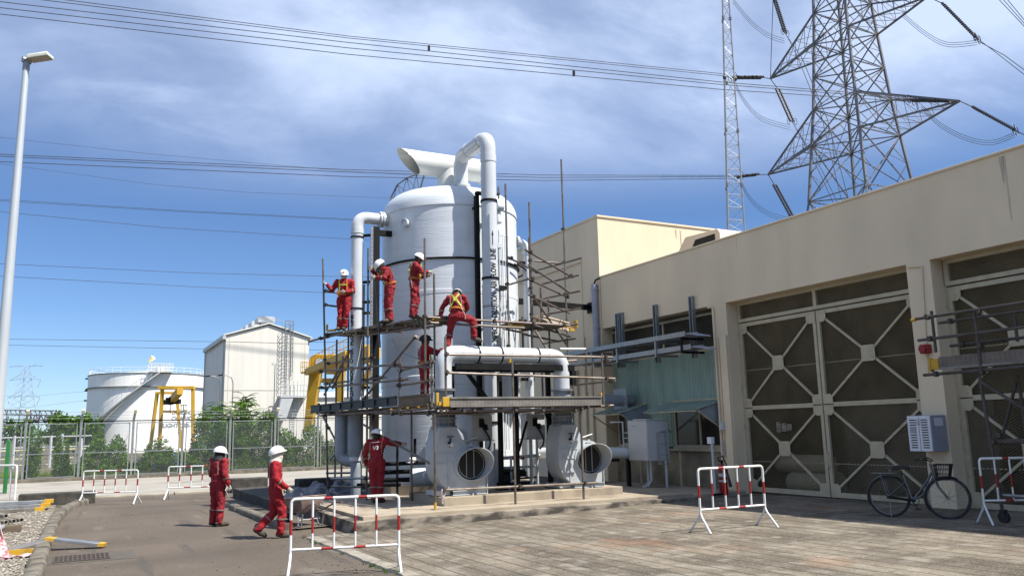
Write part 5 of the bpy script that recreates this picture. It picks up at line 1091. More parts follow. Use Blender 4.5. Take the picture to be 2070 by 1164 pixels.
wheel('wheel', 0); wheel('wheel', 1.08, .12)
b = MB(); hd_ = bk_(.84,.82); bb = bk_(.44,.28); st = bk_(.30,.72); ra = bk_(0,wr_); fa = bk_(1.08,wr_)
b.path([bk_(.845,.78),bk_(.74,.62),bk_(.60,.45),bb], .021, 8); b.path([bk_(.86,.70),bk_(.77,.54),bk_(.64,.38),bk_(.46,.30)], .018, 8); b.tube(bb, st, .017, 8)
for s in (-.05,.05):
    b.tube(ra+uy*s, bb+uy*s*.5, .011, 6); b.tube(ra+uy*s, bk_(.34,.60,s*.4), .009, 6)
b.tube(bk_(.87,.66), bk_(.82,.92), .02, 8); b.build('frame', M_chrome, bc)
b = MB()
for s in (-.05,.05): b.path([bk_(.88,.66,s*.6),bk_(.93,.52,s),fa+uy*s], .012, 7)
b.build('fork', M_chrome, bc)
b = MB(); b.path([bk_(.62,.99,.28),bk_(.74,1.0,.27),bk_(.84,.97,.12),bk_(.83,.94,0),bk_(.84,.97,-.12),bk_(.74,1.0,-.27),bk_(.62,.99,-.28)], .012, 7); b.build('handlebar', M_chrome, bc)
b = MB()
for s in (-.28,.28): b.tube(bk_(.60,.99,s), bk_(.72,1.0,s*.98), .018, 8)
b.build('grip', M_rubber, bc)
b = MB(); c = bk_(.27,.80)
b.prism([bk_(.13,.80,.11),bk_(.20,.81,.11),bk_(.32,.81,.04),bk_(.44,.80,.02),bk_(.44,.80,-.02),bk_(.32,.81,-.04),bk_(.20,.81,-.11),bk_(.13,.80,-.11)], (0,0,.07)); b.tube(bk_(.28,.70), bk_(.27,.80), .014, 8); b.build('saddle', M_rubber, bc, bevel=.02)
b = MB()
for s in (-.06,0,.06): b.tube(bk_(-.30,.74,s), bk_(.22,.74,s), .008, 6)
b.tube(bk_(-.30,.74,-.07), bk_(-.30,.74,.07), .008, 6)
for s in (-.07,.07): b.tube(bk_(-.12,.735,s), ra+uy*s, .007, 5)
b.path([bk_(.06,.75,-.05),bk_(.05,.83,-.05),bk_(.05,.83,.05),bk_(.06,.75,.05)], .008, 5); b.build('rack', M_chrome, bc)
b = MB()
for z in (.66,.74,.82,.90):
    t = (z-.62)/.28; x0, x1, s = .93-.03*t, 1.14+.05*t, .11+.05*t
    b.path([bk_(x0,z,s),bk_(x1,z,s),bk_(x1,z,-s),bk_(x0,z,-s)], .006 if z < .9 else .012, 5, closed=True)
for i in range(10):
    u = i/9; b.tube(bk_(.93+.21*u,.64,.11), bk_(.90+.29*u,.90,.16), .004, 4); b.tube(bk_(.93+.21*u,.64,-.11), bk_(.90+.29*u,.90,-.16), .004, 4)
for i in range(9):
    s = -1+.25*i; b.tube(bk_(1.14,.64,.11*s), bk_(1.19,.90,.16*s), .004, 4); b.tube(bk_(.93,.64,.11*s), bk_(.90,.90,.16*s), .004, 4)
b.prism([bk_(.93,.64,.11),bk_(1.14,.64,.11),bk_(1.14,.64,-.11),bk_(.93,.64,-.11)], (0,0,.01)); b.prism([bk_(1.145,.66,.10),bk_(1.19,.88,.14),bk_(1.19,.88,-.14),bk_(1.145,.66,-.10)], ux*.004); b.build('basket', M_rubber, bc)
b = MB(); b.path([bb+uy*.06+ux*(.09*math.cos(i*.35))+V((0,0,.09*math.sin(i*.35))) for i in range(18)], .006, 5, closed=True); b.prism([bk_(-.03,.36,-.06),bk_(.5,.30,-.06),bk_(.5,.26,-.06),bk_(-.03,.31,-.06)], uy*.03); b.build('chain_guard', M_blk, bc)
b = MB(); b.tube(bb-uy*.08, bb-uy*.08+ux*.1-V((0,0,.13)), .01, 6); b.tube(bb+uy*.08, bb+uy*.08-ux*.1+V((0,0,.13)), .01, 6)
for s, q in ((-1,1),(1,-1)): c = bb+uy*s*.12+ux*.1*q-V((0,0,.13*q)); b.obox(c, ux*.045, uy*.04, (0,0,.01))
b.build('pedals', M_rubber, bc)
b = MB(); b.tube(bk_(.02,.30,-.06), bk_(.06,.0,-.16), .008, 6); b.build('kickstand', M_chrome, bc)
# ---------------------------------------------------------------- louvred plastic cabinet on the column
lv = thing('louvred_cabinet', 'white louvred plastic wall cabinet on the column above the bicycle', 'cabinet', (14.35,10.4,1.08))
y0, y1, z0, z1 = 10.16, 10.66, 1.12, 1.80; x0, x1 = 14.20, 14.64
b = MB(); b.box((x0,y0,z0),(x1,y1,z1)); b.build('case', M_lgrey, lv, bevel=.01)
for k, (a, c) in enumerate(((y0+.01,(y0+y1)/2-.006),((y0+y1)/2+.006,y1-.01))):
    b = MB(); b.box((x0-.022,a,z0+.01),(x0-.0005,c,z1-.01)); dr_ = b.build('door', M_lcab, lv, bevel=.006)
    b = MB()
    for i in range(12): zz_ = z0+.07+.047*i; b.box((x0-.026,a+.05,zz_),(x0-.0225,c-.05,zz_+.02))
    b.build('louvre_slots', M_hole, dr_)
    b = MB(); yh = c-.022 if k == 0 else a+.022; b.path([(x0-.024,yh,z1-.07),(x0-.045,yh,z1-.09),(x0-.045,yh,z1-.15),(x0-.024,yh,z1-.17)],.006,6); b.build('handle', M_lgrey, dr_)
b = MB(); b.box((x0-.03,y1-.18,z1-.33),(x0-.0225,y1-.06,z1-.22)); b.build('label_plate', M_lgrey, lv)
b = MB(); b.box((x0+.1,y0-.008,z1-.2),(x1-.1,y0-.0005,z1-.05)); b.build('side_vent', M_lcab, lv)
# ---------------------------------------------------------------- grey electrical cabinet on legs and the little ladder beside it
ec = thing('electrical_cabinet', 'tall pale grey electrical cabinet standing on pipe legs in the recessed bay', 'cabinet', (13.8,18.4,.09))
x0, x1, y0, y1, z0, z1 = 13.45, 14.15, 17.98, 18.86, .80, 1.88
b = MB(); b.box((x0,y0,z0),(x1,y1,z1)); b.build('case', M_cab, ec, bevel=.012)
b = MB(); b.box((x0-.012,y0+.02,z0+.02),(x0-.0005,y1-.02,z1-.02)); dr_ = b.build('door', M_cab, ec, bevel=.004); b = MB(); b.box((x0-.018,y0+.48,z1-.17),(x0-.0125,y0+.66,z1-.14)); b.build('name_plate', M_lgrey, dr_)
b = MB(); b.box((x0-.03,y0-.03,z1+.001),(x1+.03,y1-.3,z1+.03)); b.build('top_plate', M_cab, ec)
pieces('leg', M_cab, ec, [lambda b: b.path([(13.7,18.35,.8),(13.7,18.35,.25),(13.66,18.42,.12),(13.6,18.5,.1)],.035,8), lambda b: b.path([(13.7,18.22,.8),(13.7,18.22,.28),(13.62,18.3,.12)],.035,8), lambda b: b.tube((14.0,17.95,.8),(14.0,17.95,.1),.035,8)])
b = MB()
for y in (17.93,17.83): b.path([(14.0-.25,y,.7),(14.0-.25,y,1.55),(14.0,y,1.6),(14.05,y,.72)],.012,6)
for z in (.72,.95,1.25,1.55): b.tube((13.75,17.83,z),(13.75,17.93,z),.01,6); b.tube((13.75,17.83,z),(14.05,17.85,z),.01,6)
tag(b.build('cable_ladder', M_galv), 'small galvanised cable ladder bent beside the tall grey electrical cabinet', 'cable ladder')
b = MB(); b.path([(13.6,19.9,1.85),(13.6,19.3,1.85),(13.6,19.28,.9)],.025,8)
for z in (1.1,1.25,1.4,1.55): b.tube((13.6,19.28,z),(13.6,18.98,z),.012,6)
b.tube((13.6,18.97,1.0),(13.6,18.97,1.7),.02,8); tag(b.build('pipe_stand', M_fan), 'white tubular stand with rungs left of the tall electrical cabinet', 'stand')
# fire extinguisher and sign post by the recessed bay
fe = thing('fire_extinguisher', 'large red fire extinguisher with black hose on the ground by the pilaster', 'fire extinguisher', (13.75,15.75,.0))
c = oD(1462,1000,17.6); cx, cy_ = 13.95, 15.62; p = oX(1461,960,13.95); cy_ = p.y; zg = .05
b = MB(); b.lathe([(.10,.0),(.105,.03),(.105,.56),(.09,.63),(.04,.68),(.035,.72)], (cx,cy_,zg), 20); b.build('cylinder', mat('shaded_extinguisher_red',(.22,.01,.013,1),(.18,.009,.012,1),sc=5,rough=.3), fe)  # red is darkened; the shade around the extinguisher is put into it
b = MB(); b.lathe([(.106,.30),(.107,.30),(.107,.34),(.106,.34)], (cx,cy_,zg), 20); b.lathe([(.106,.42),(.107,.42),(.107,.5),(.106,.5)], (cx,cy_,zg), 20); b.build('label_band', M_cab, fe)  # white bands coloured grey for the same shade
b = MB(); b.tube((cx,cy_,zg+.72),(cx,cy_,zg+.78),.03,8); b.box((cx-.1,cy_-.02,zg+.78),(cx+.03,cy_+.02,zg+.81)); b.build('valve', M_blk, fe)
b = MB(); b.path([(cx,cy_,zg+.76),(cx-.05,cy_+.1,zg+.86),(cx-.05,cy_-.08,zg+.92),(cx-.06,cy_-.22,zg+.72),(cx-.08,cy_-.28,zg+.45)],.016,7); b.tube((cx-.08,cy_-.27,zg+.5),(cx-.1,cy_-.36,zg+.2),.02,8,.045); b.build('hose', M_rubber, fe)
sp = thing('sign_post', 'short grey post with a small box sign on top beside the fire extinguisher', 'post', (13.6,15.8,.0))
c = oX(1443,950,13.7); b = MB(); b.tube((13.7,c.y,.05),(13.7,c.y,1.28),.035,10); b.build('post', M_fan, sp); b = MB(); b.box((13.55,c.y-.12,.05),(13.85,c.y+.12,.09)); b.build('foot', M_blk, sp); b = MB(); b.box((13.66,c.y-.02,1.26),(13.76,c.y+.13,1.42)); b.build('sign_box', M_lcab, sp)
b = MB(); c = oX(1458,861,14.55); b.box((14.5,c.y-.1,c.z-.1),(14.645,c.y+.04,c.z+.1)); tag(b.build('junction_box', M_cab, bevel=.01), 'small grey junction box on the pilaster right of the bay window', 'junction box')
b = MB(); c = oX(1463,905,14.6); b.box((14.6,c.y-.1,c.z-.21),(14.647,c.y+.12,c.z+.21)); tag(b.build('wall_panel', mat('faded_pinkish_panel',(.28,.23,.21,1),(.36,.32,.29,1),sc=9,rough=.7), bevel=.008), 'faded pinkish equipment panel on the pilaster above the fire extinguisher', 'panel')
# ---------------------------------------------------------------- cable trays on wall brackets
ct = thing('cable_tray', 'double galvanised cable tray carried on wall brackets above the teal cladding', 'cable tray', (14.1,19,3.7))
for x, z, ya, yb, w in ((13.92,4.02,23.6,16.75,.42),(13.92,3.66,22.4,16.55,.42)):
    b = MB()
    for xx in (x, x+w): b.box((xx-.012,yb,z),(xx+.012,ya,z+.13))
    n_ = int((ya-yb)/.3)
    for i in range(n_): b.box((x+.012,yb+.1+.3*i,z+.01),(x+w-.012,yb+.14+.3*i,z+.035))
    t = b.build('tray', M_galv, ct); b = MB(); rn = random.Random(int(z*10))
    for i in range(6): xx = x+.05+.06*i; b.path([(xx,ya,z+.06),(xx+.02*rn.random(),(ya+yb)/2,z+.06),(xx,yb-.1,z+.06),(xx+.2,yb-.35,z-.02)],.02,6)
    b.build('cables', M_lgrey, t)
for y in (21.2,19.85,18.0,16.9):
    b = MB(); b.box((13.88,y-.03,3.58),(14.64,y+.03,3.64)); b.box((13.88,y-.03,3.94),(14.64,y+.03,4.0)); b.box((13.88,y-.03,3.64),(13.93,y+.03,3.94)); b.build('bracket', M_blk if y < 18 else M_galv, ct)
for y in (20.72,20.52,18.82,17.22):
    b = MB(); b.box((14.54,y-.07,3.5),(14.647,y-.05,5.18)); b.box((14.54,y+.05,3.5),(14.647,y+.07,5.18)); b.box((14.63,y-.05,3.5),(14.647,y+.05,5.18)); b.build('wall_channel', M_galv, ct)
# ---------------------------------------------------------------- people
TEX = bpy.data.textures.new('cloth_folds', 'CLOUDS'); TEX.noise_scale = .085; TEX.noise_depth = 2
def cap(b, p, q, r1, r2, n=12):                       # tapered capsule
    p, q = V(p), V(q); b.tube(p, q, r1, n, r2); b.ell(p, r1, r1, r1, n, 8); b.ell(q, r2, r2, r2, n, 8)
def fuse(o, vox, smooth_it=4, disp=0):
    m = o.modifiers.new('fuse', 'REMESH'); m.mode = 'VOXEL'; m.voxel_size = vox; m.use_smooth_shade = True
    s = o.modifiers.new('ease', 'SMOOTH'); s.factor = .5; s.iterations = smooth_it
    if disp:
        d = o.modifiers.new('folds', 'DISPLACE'); d.texture = TEX; d.strength = disp; d.mid_level = .5; d.texture_coords = 'GLOBAL'
STAND = dict(hipL=(-.10,0,.88), hipR=(.10,0,.88), kneeL=(-.11,.02,.48), kneeR=(.11,.02,.48), ankL=(-.11,-.02,.09), ankR=(.11,-.02,.09), toeL=(-.13,.17,.04), toeR=(.13,.17,.04),
    pel=(0,0,.93), waist=(0,0,1.06), chest=(0,.0,1.27), neck=(0,0,1.43), head=(0,.03,1.555), shL=(-.19,0,1.37), shR=(.19,0,1.37), elL=(-.25,-.02,1.10), elR=(.25,-.02,1.10), wrL=(-.25,.06,.86), wrR=(.25,.06,.86), look=(0,1,0), up=(0,0,1))
def person(label, base, face, group=None, scale=1.0, helmet='brim', mask=None, hood=None, glove=True, harness=None, logo=False, shaded_helmet=False, hand_dirL=None, hand_dirR=None, belt=None, **J):
    j = dict(STAND); j.update(J)
    f = V((face[0], face[1], 0)).normalized(); r = V((f.y, -f.x, 0)); B = V(base)
    def T(p): p = V(p)*scale; return B+r*p.x+f*p.y+V((0,0,p.z))
    def D(p): p = V(p); return (r*p.x+f*p.y+V((0,0,p.z))).normalized()
    P = {k: T(v) for k, v in j.items() if k not in ('look','up')}
    lk, up = D(j['look']), D(j['up']); sd = lk.cross(up).normalized(); up = sd.cross(lk).normalized()
    rot = Matrix((sd, lk, up)).transposed(); S = scale
    # ---- body: head, neck, trunk and limbs as one skin
    b = MB(); hc = P['head']
    b.ell(hc+up*.02*S, .078*S, .097*S, .112*S, 16, 12, rot=rot); b.ell(hc-up*.055*S+lk*.03*S, .058*S, .062*S, .06*S, 12, 8, rot=rot)
    b.ell(hc+lk*.098*S-up*.012*S, .014*S, .02*S, .024*S, 8, 6, rot=rot); b.ell(hc+lk*.086*S-up*.062*S, .026*S, .014*S, .012*S, 8, 6, rot=rot); b.ell(hc+lk*.083*S+up*.03*S, .055*S, .018*S, .012*S, 10, 6, rot=rot)
    for s in (-1, 1): b.ell(hc+sd*s*.079*S-up*.005*S, .012*S, .022*S, .033*S, 8, 6, rot=rot)
    cap(b, P['neck']-up*.02*S, hc-up*.04*S, .056*S, .05*S)
    for a, c, r1, r2 in (('pel','waist',.11,.10),('waist','chest',.10,.11),('chest','neck',.11,.06)): cap(b, P[a], P[c], r1*S, r2*S)
    for s in 'LR':
        cap(b, P['neck']-V((0,0,.04*S)), P['sh'+s], .05*S, .05*S); cap(b, P['sh'+s], P['el'+s], .045*S, .037*S); cap(b, P['el'+s], P['wr'+s], .036*S, .026*S)
        cap(b, P['pel'], P['hip'+s], .09*S, .08*S); cap(b, P['hip'+s], P['knee'+s], .07*S, .05*S); cap(b, P['knee'+s], P['ank'+s], .048*S, .035*S)
    body = b.build('person', M_skin, base=B, smooth=0); fuse(body, .013, 2); tag(body, label, 'person', group)
    # ---- coverall
    b = MB(); ct = P['chest']; fw = (P['neck']-P['pel']).normalized(); side = (P['shR']-P['shL']).normalized(); bk = side.cross(fw)*-1
    m3 = Matrix((side, fw.cross(side)*-1, fw)).transposed()
    b.ell((ct+P['neck'])/2-fw*.05*S, .205*S, .125*S, .17*S, 16, 10, rot=m3); b.ell(ct-fw*.03*S, .185*S, .13*S, .19*S, 16, 10, rot=m3); b.ell(P['waist'], .165*S, .125*S, .17*S, 16, 10, rot=m3); b.ell(P['pel']-V((0,0,.01)), .175*S, .135*S, .16*S, 16, 10, rot=m3)
    cap(b, P['neck']-fw*.05*S, P['neck']+fw*.015*S, .095*S, .078*S)
    for s in 'LR':
        cap(b, P['neck']-fw*.07*S, P['sh'+s], .075*S, .085*S); cap(b, P['sh'+s], P['el'+s], .083*S, .066*S); w = P['wr'+s]-(P['wr'+s]-P['el'+s]).normalized()*.02*S; cap(b, P['el'+s], w, .064*S, .052*S)
        cap(b, P['pel']-V((0,0,.03*S)), P['hip'+s], .12*S, .115*S); cap(b, P['hip'+s], P['knee'+s], .112*S, .084*S); a = P['ank'+s]+(P['knee'+s]-P['ank'+s]).normalized()*.02*S; cap(b, P['knee'+s], a, .083*S, .078*S)
    cv = b.build('coverall', M_redcloth2 if int(B.x*7+B.y*3) % 2 else M_redcloth, body, smooth=0); fuse(cv, .016, 3, .055)
    # reflective bands on legs, arms and over the shoulders
    def band(p, q, t, rr, w=.028):
        p, q = V(p), V(q); c = p+(q-p)*t; d = (q-p).normalized(); b = MB(); b.lathe([(rr*S,-w/2*S),((rr+.007)*S,-w/2*S),((rr+.007)*S,w/2*S),(rr*S,w/2*S)], c, 18, axis=d); o = b.build('reflective_band', M_refl, cv); return o
    for s in 'LR':
        band(P['knee'+s], P['ank'+s], .35, .090); band(P['el'+s], P['wr'+s], .30, .066)
    bkd = (fw.cross(side)); bkd = bkd if bkd.dot(-f) > 0 else -bkd      # towards the wearer's back
    def strap(pts, w, mt, name='reflective_band'):
        pts = [V(p) for p in pts]; b = MB(); v_ = []
        for i, p in enumerate(pts):
            d = (pts[min(i+1,len(pts)-1)]-pts[max(i-1,0)]).normalized(); n = (p-(P['chest']+fw*((p-P['chest']).dot(fw)))).normalized(); s_ = d.cross(n).normalized()*(w/2*S); v_ += [p+s_, p-s_, p-s_+n*.012*S, p+s_+n*.012*S]
        b.add(v_, [(i*4+k, i*4+(k+1)%4, i*4+4+(k+1)%4, i*4+4+k) for i in range(len(pts)-1) for k in range(4)]+[(3,2,1,0), tuple(len(v_)-4+k for k in range(4))]); return b.build(name, mt, cv)
    def on(u, v, w):                                  # point on the torso: u across, v up from the chest, w -1 back / +1 front
        a = abs(u)/.2; dep = .135*math.sqrt(max(.05, 1-min(.95,(u/.215)**2))) ; return P['chest']+side*(u*S)+fw*(v*S)-bkd*(w*(dep+.012)*S)
    for s in (-1, 1): strap([on(s*.125,.12,-1),on(s*.13,.0,-1),on(s*.135,-.16,-1)], .018, M_refl)
    if harness:
        hm = M_hiv
        if harness in ('back','both'):
            strap([on(-.10,.15,-1.02),on(-.05,.07,-1.08),on(0,.0,-1.1),on(.06,-.08,-1.06),on(.13,-.20,-1)], .042, hm, 'harness_strap'); strap([on(.10,.15,-1.02),on(.05,.07,-1.08),on(0,.0,-1.1),on(-.06,-.08,-1.06),on(-.13,-.20,-1)], .042, hm, 'harness_strap')
            b = MB(); c = on(0,-.02,-1.18); b.obox(c, side*.045*S, fw*.05*S, bkd*.012*S); b.build('harness_pad', M_hiv, cv)
        if harness in ('front','both'):
            for s in (-1, 1): strap([on(s*.10,.14,.9),on(s*.10,.03,1.0),on(s*.10,-.10,1.0),on(s*.11,-.22,.95)], .04, M_hiv if s > 0 else M_org, 'harness_strap')
            strap([on(-.10,.0,1.04),on(0,.0,1.08),on(.10,.0,1.04)], .035, M_hiv, 'harness_strap')
        # waist belt of the harness
        wc = P['waist']-fw*.03*S; b = MB(); n = 20; v_ = []
        for i in range(n):
            a = 2*math.pi*i/n; e = side*(.185*math.cos(a)*S)+bkd*(.15*math.sin(a)*S); v_ += [wc+e-fw*.03*S, wc+e*1.05-fw*.02*S, wc+e*1.05+fw*.02*S, wc+e+fw*.03*S]
        b.add(v_, [(i*4+k, (i+1)%n*4+k, (i+1)%n*4+(k+1)%4, i*4+(k+1)%4) for i in range(n) for k in range(4)]); b.build('harness_belt', M_org, cv)
        strap([on(.1,-.2,-.9),on(.18,-.35,-.7),on(.2,-.5,-.3),on(.15,-.42,.5)], .02, M_glove, 'lanyard')
    if belt:
        b = MB(); c = on(.03,-.24,1.22); b.obox(c, side*.12*S, fw*.065*S, bkd*.025*S); b.build('belt_pouch', M_org, cv, bevel=.01)
    if logo:
        def pl(x, y): return on(.0,.0,-1)+side*((x-.055)*S)+fw*((y-.06)*S)+bkd*.022*S
        text_mesh('V3', .12, M_white, 'back_lettering', pl, cv)
        b = MB()
        for x0, x1 in ((-.10,-.04),(-.03,.02),(.03,.10)): b.add([on(x0,.10,-1.1),on(x1,.10,-1.1),on(x1,.113,-1.1),on(x0,.113,-1.1)],[(0,1,2,3)])
        b.build('back_lettering', M_white, cv)
    # ---- head gear
    HS = 1.14 if helmet == 'full' else 1.0; hm_ = MB(); c = hc+up*(.034 if helmet != 'full' else .02)*S; n, k = 24, 8; v_ = []
    for jn in range(k+1):
        t = math.pi/2*jn/k; z = .13*math.sin(t)*HS; rr = math.cos(t)
        for i in range(n):
            a = 2*math.pi*i/n; x, y = math.cos(a)*HS, math.sin(a)*HS; rid = 1+.03*max(0, 1-abs(x)*4)*rr
            v_.append(c+sd*(.128*x*rr*S)+lk*(.152*y*rr*S)+up*(z*rid*S))
    fs = [(jn*n+i, jn*n+(i+1)%n, (jn+1)*n+(i+1)%n, (jn+1)*n+i) for jn in range(k) for i in range(n)]
    for i in range(n):                                # brim, long in front unless all round
        a = 2*math.pi*i/n; x, y = math.cos(a)*HS, math.sin(a)*HS; e = (.026 if helmet == 'full' else .005)+(.04*max(0, y)**2 if helmet != 'full' else .02*max(0,y)); v_.append(c+sd*((.128+e*.8)*x*S)+lk*((.152+e)*y*S)-up*(.012+.018*max(0,y))*S)
    m0 = (k+1)*n; fs += [(i, m0+i, m0+(i+1)%n, (i+1)%n) for i in range(n)]
    hm_.add(v_, fs); hl = hm_.build('helmet', M_helm if not shaded_helmet else M_blackcl, body, smooth=50); so_ = hl.modifiers.new('th', 'SOLIDIFY'); so_.thickness = .006; so_.offset = 0  # a helmet in shadow is coloured black in place of white
    if helmet == 'badge': b = MB(); b.obox(c+lk*.148*S+up*.05*S, sd*.022*S, lk*.004*S, up*.016*S); b.build('helmet_badge', M_red, hl)
    b = MB()
    for s in (-1, 1): b.ell(hc+lk*.085*S+sd*s*.032*S+up*.012*S, .012*S, .006*S, .006*S, 8, 6, rot=rot)
    b.build('eyes', M_eye, body)
    b = MB(); b.ell(hc-lk*.02*S+up*.02*S, .084*S, .088*S, .10*S, 16, 10, rot=rot); b.ell(hc-lk*.035*S-up*.03*S, .075*S, .068*S, .07*S, 14, 8, rot=rot); 
    if hood is None: b.build('hair', M_hair, body)
    if mask: b = MB(); b.ell(hc+lk*.035*S-up*.045*S, .079*S, .085*S, .062*S, 16, 10, rot=rot); b.build('face_mask', M_cloth if mask == 'white' else M_blackcl, body)
    if hood:
        b = MB(); b.ell(hc-lk*.005*S-up*.005*S, .097*S, .110*S, .115*S, 18, 12, rot=rot); cap(b, hc-up*.06*S, P['neck']-fw*.005*S, .095*S, .115*S); b.ell(P['neck']-fw*.01*S, .15*S, .12*S, .055*S, 16, 8, rot=m3)
        o = b.build('neck_cloth', hood, body, smooth=0); fuse(o, .014, 3, .015)
    # ---- hands in gloves: palm, four unequal bent fingers, thumb
    for s, hd in (('L', hand_dirL), ('R', hand_dirR)):
        w = P['wr'+s]; fa = (w-P['el'+s]).normalized(); d = fa if hd is None else (D(hd)+fa*.5).normalized()
        pn = side*(-1 if s == 'R' else 1); pn = (pn-d*pn.dot(d)).normalized(); ac = d.cross(pn).normalized()
        b = MB(); mh = Matrix((ac, pn, d)).transposed(); b.ell(w+d*.05*S, .043*S, .02*S, .055*S, 12, 8, rot=mh); cap(b, w-fa*.02*S, w+d*.02*S, .034*S, .034*S)
        for i, (o_, l) in enumerate(((-.032,.062),(-.011,.074),(.011,.07),(.031,.055))):
            k0 = w+d*.09*S+ac*o_*S; k1 = k0+(d*.8+pn*.5).normalized()*l*.5*S; k2 = k1+(d*.25+pn*.9).normalized()*l*.45*S; cap(b, k0, k1, .0115*S, .0105*S, 8); cap(b, k1, k2, .0105*S, .009*S, 8)
        t0 = w+d*.035*S-ac*.036*S; t1 = t0+(d*.6-ac*.7+pn*.4).normalized()*.04*S; t2 = t1+(d*.8+pn*.5).normalized()*.03*S; cap(b, t0, t1, .0135*S, .012*S, 8); cap(b, t1, t2, .012*S, .010*S, 8)
        b.build('glove' if glove else 'hand', M_glove if glove else M_skin, body, smooth=60)
    # ---- boots
    for s in 'LR':
        a, t = P['ank'+s], P['toe'+s]; d = (t-a); b = MB(); heel = a-V((0,0,.035*S))-d.normalized()*.05*S
        cap(b, a+V((0,0,.06*S)), a-V((0,0,.02*S)), .055*S, .05*S); cap(b, heel, a+d*.55-V((0,0,.02*S)), .045*S, .05*S); cap(b, a+d*.5-V((0,0,.0)), t, .05*S, .042*S)
        o = b.build('boot', M_boot, body, smooth=0); fuse(o, .014, 2)
    return body
RG, FWD = (.885,-.466), (.466,.885)
def fdir(r, f): return (RG[0]*r+FWD[0]*f, RG[1]*r+FWD[1]*f)
# 1: standing on the asphalt, back three quarters to us
p = gP(437,1063); p.z = gz(p.x,p.y)
person('worker with black head cloth standing still on the asphalt, back half turned', p, fdir(.5,.87), hood=M_blackcl, scale=1.0,
       wrR=(.30,.05,.87), elR=(.28,-.05,1.11), elL=(-.24,.02,1.10), wrL=(-.16,.14,.96), shR=(.20,0,1.38), shL=(-.19,0,1.38), look=(.25,.9,-.12), toeR=(.16,.17,.04))
# 2: walking past, white neck cloth, looking up to the scaffold
p = gP(552,1087); p.z = gz(p.x,p.y)
person('worker with cream neck cloth striding along the asphalt edge, looking up', p, fdir(.9,.43), hood=M_cloth, scale=.99,
       hipL=(-.10,.02,.87), hipR=(.10,.02,.87), kneeR=(.09,.14,.50), ankR=(.08,.12,.09), toeR=(.09,.31,.04), kneeL=(-.10,.02,.46), ankL=(-.11,-.28,.17), toeL=(-.12,-.13,.045), pel=(0,.02,.92), waist=(0,.02,1.05), chest=(0,.01,1.27), neck=(0,.01,1.43), head=(0,.04,1.56),
       shR=(.2,-.03,1.37), elR=(.27,-.02,1.10), wrR=(.26,.20,.93), elL=(-.24,0,1.1), wrL=(-.24,.15,.88), look=(.05,.95,.35))
# 3: on the plinth, back view with lettering, reaching for a tube
p = oZ(761,1016,.12)
person('worker lettered V3 on the back reaching out to a tube on the plinth', p, fdir(.10,1), helmet='full', logo=True, scale=1.0,
       shR=(.19,.03,1.40), elR=(.38,.12,1.33), wrR=(.53,.22,1.33), hand_dirR=(1,.2,-.1), elL=(-.29,.03,1.10), wrL=(-.28,.10,.84), look=(-.25,.9,-.25), up=(.22,-.0,1), head=(0,.0,1.52), neck=(0,0,1.42), hipL=(-.10,0,.9), hipR=(.10,0,.9), kneeL=(-.08,.03,.49), kneeR=(.08,.04,.49), ankL=(-.06,-.02,.09), ankR=(.07,.02,.09), toeL=(-.09,.16,.04), toeR=(.14,.17,.04))
# 4: upper deck left end, facing us with a white mask, hand on the end standard
zu_ = 4.41
p = LU(688,664); p.z = zu_
person('worker with white face mask facing outward at the left end of the upper scaffold deck', p+V((.10,.05,0)), fdir(.02,-1), helmet='badge', mask='white', harness='front', belt=True, scale=.97,
       shR=(.19,0,1.37), elR=(.34,-.02,1.14), wrR=(.46,.06,1.30), hand_dirR=(1,.2,.3), elL=(-.27,-.03,1.11), wrL=(-.08,.20,1.06), hand_dirL=(1,.2,-.3), hipL=(-.10,0,.88), hipR=(.09,0,.88), kneeL=(-.09,.04,.48), kneeR=(.10,.0,.48), ankL=(-.02,.0,.09), ankR=(.11,-.03,.09), toeL=(-.02,.18,.04), toeR=(.16,.14,.04), look=(-.1,.9,-.2))
# 5: next along, stooping over a tube held in both hands
p = LU(778,654); p.z = zu_
person('stooping worker gripping a tube with both hands on the upper deck', p+V((.10,.0,0)), fdir(-.92,-.4), harness='front', scale=1.0,
       pel=(0,-.03,.92), waist=(0,-.03,1.04), chest=(0,.04,1.24), neck=(0,.13,1.38), head=(0,.22,1.47), shL=(-.19,.08,1.33), shR=(.19,.08,1.33), elL=(-.26,.18,1.10), wrL=(-.14,.36,1.13), hand_dirL=(.3,1,0), elR=(.26,.22,1.20), wrR=(.10,.40,1.36), hand_dirR=(0,.6,.7), look=(0,.75,-.65), hipL=(-.1,-.03,.88), hipR=(.1,-.03,.88))
# 6: profile to the right, arms held forward
p = oD(838,645,19.6)
person('worker in profile holding a tool forward on the upper deck in front of the tank', p, fdir(.97,.1), harness='both', scale=.95,
       shR=(.19,.03,1.36), elR=(.24,.20,1.17), wrR=(.16,.36,1.18), hand_dirR=(0,1,.1), shL=(-.19,.03,1.36), elL=(-.24,.16,1.14), wrL=(-.12,.32,1.14), chest=(0,.03,1.27), neck=(0,.06,1.42), head=(0,.11,1.55), look=(0,.85,-.45), kneeL=(-.10,.05,.48), kneeR=(.10,-.02,.48), ankR=(.1,-.06,.09), toeR=(.1,.13,.04))
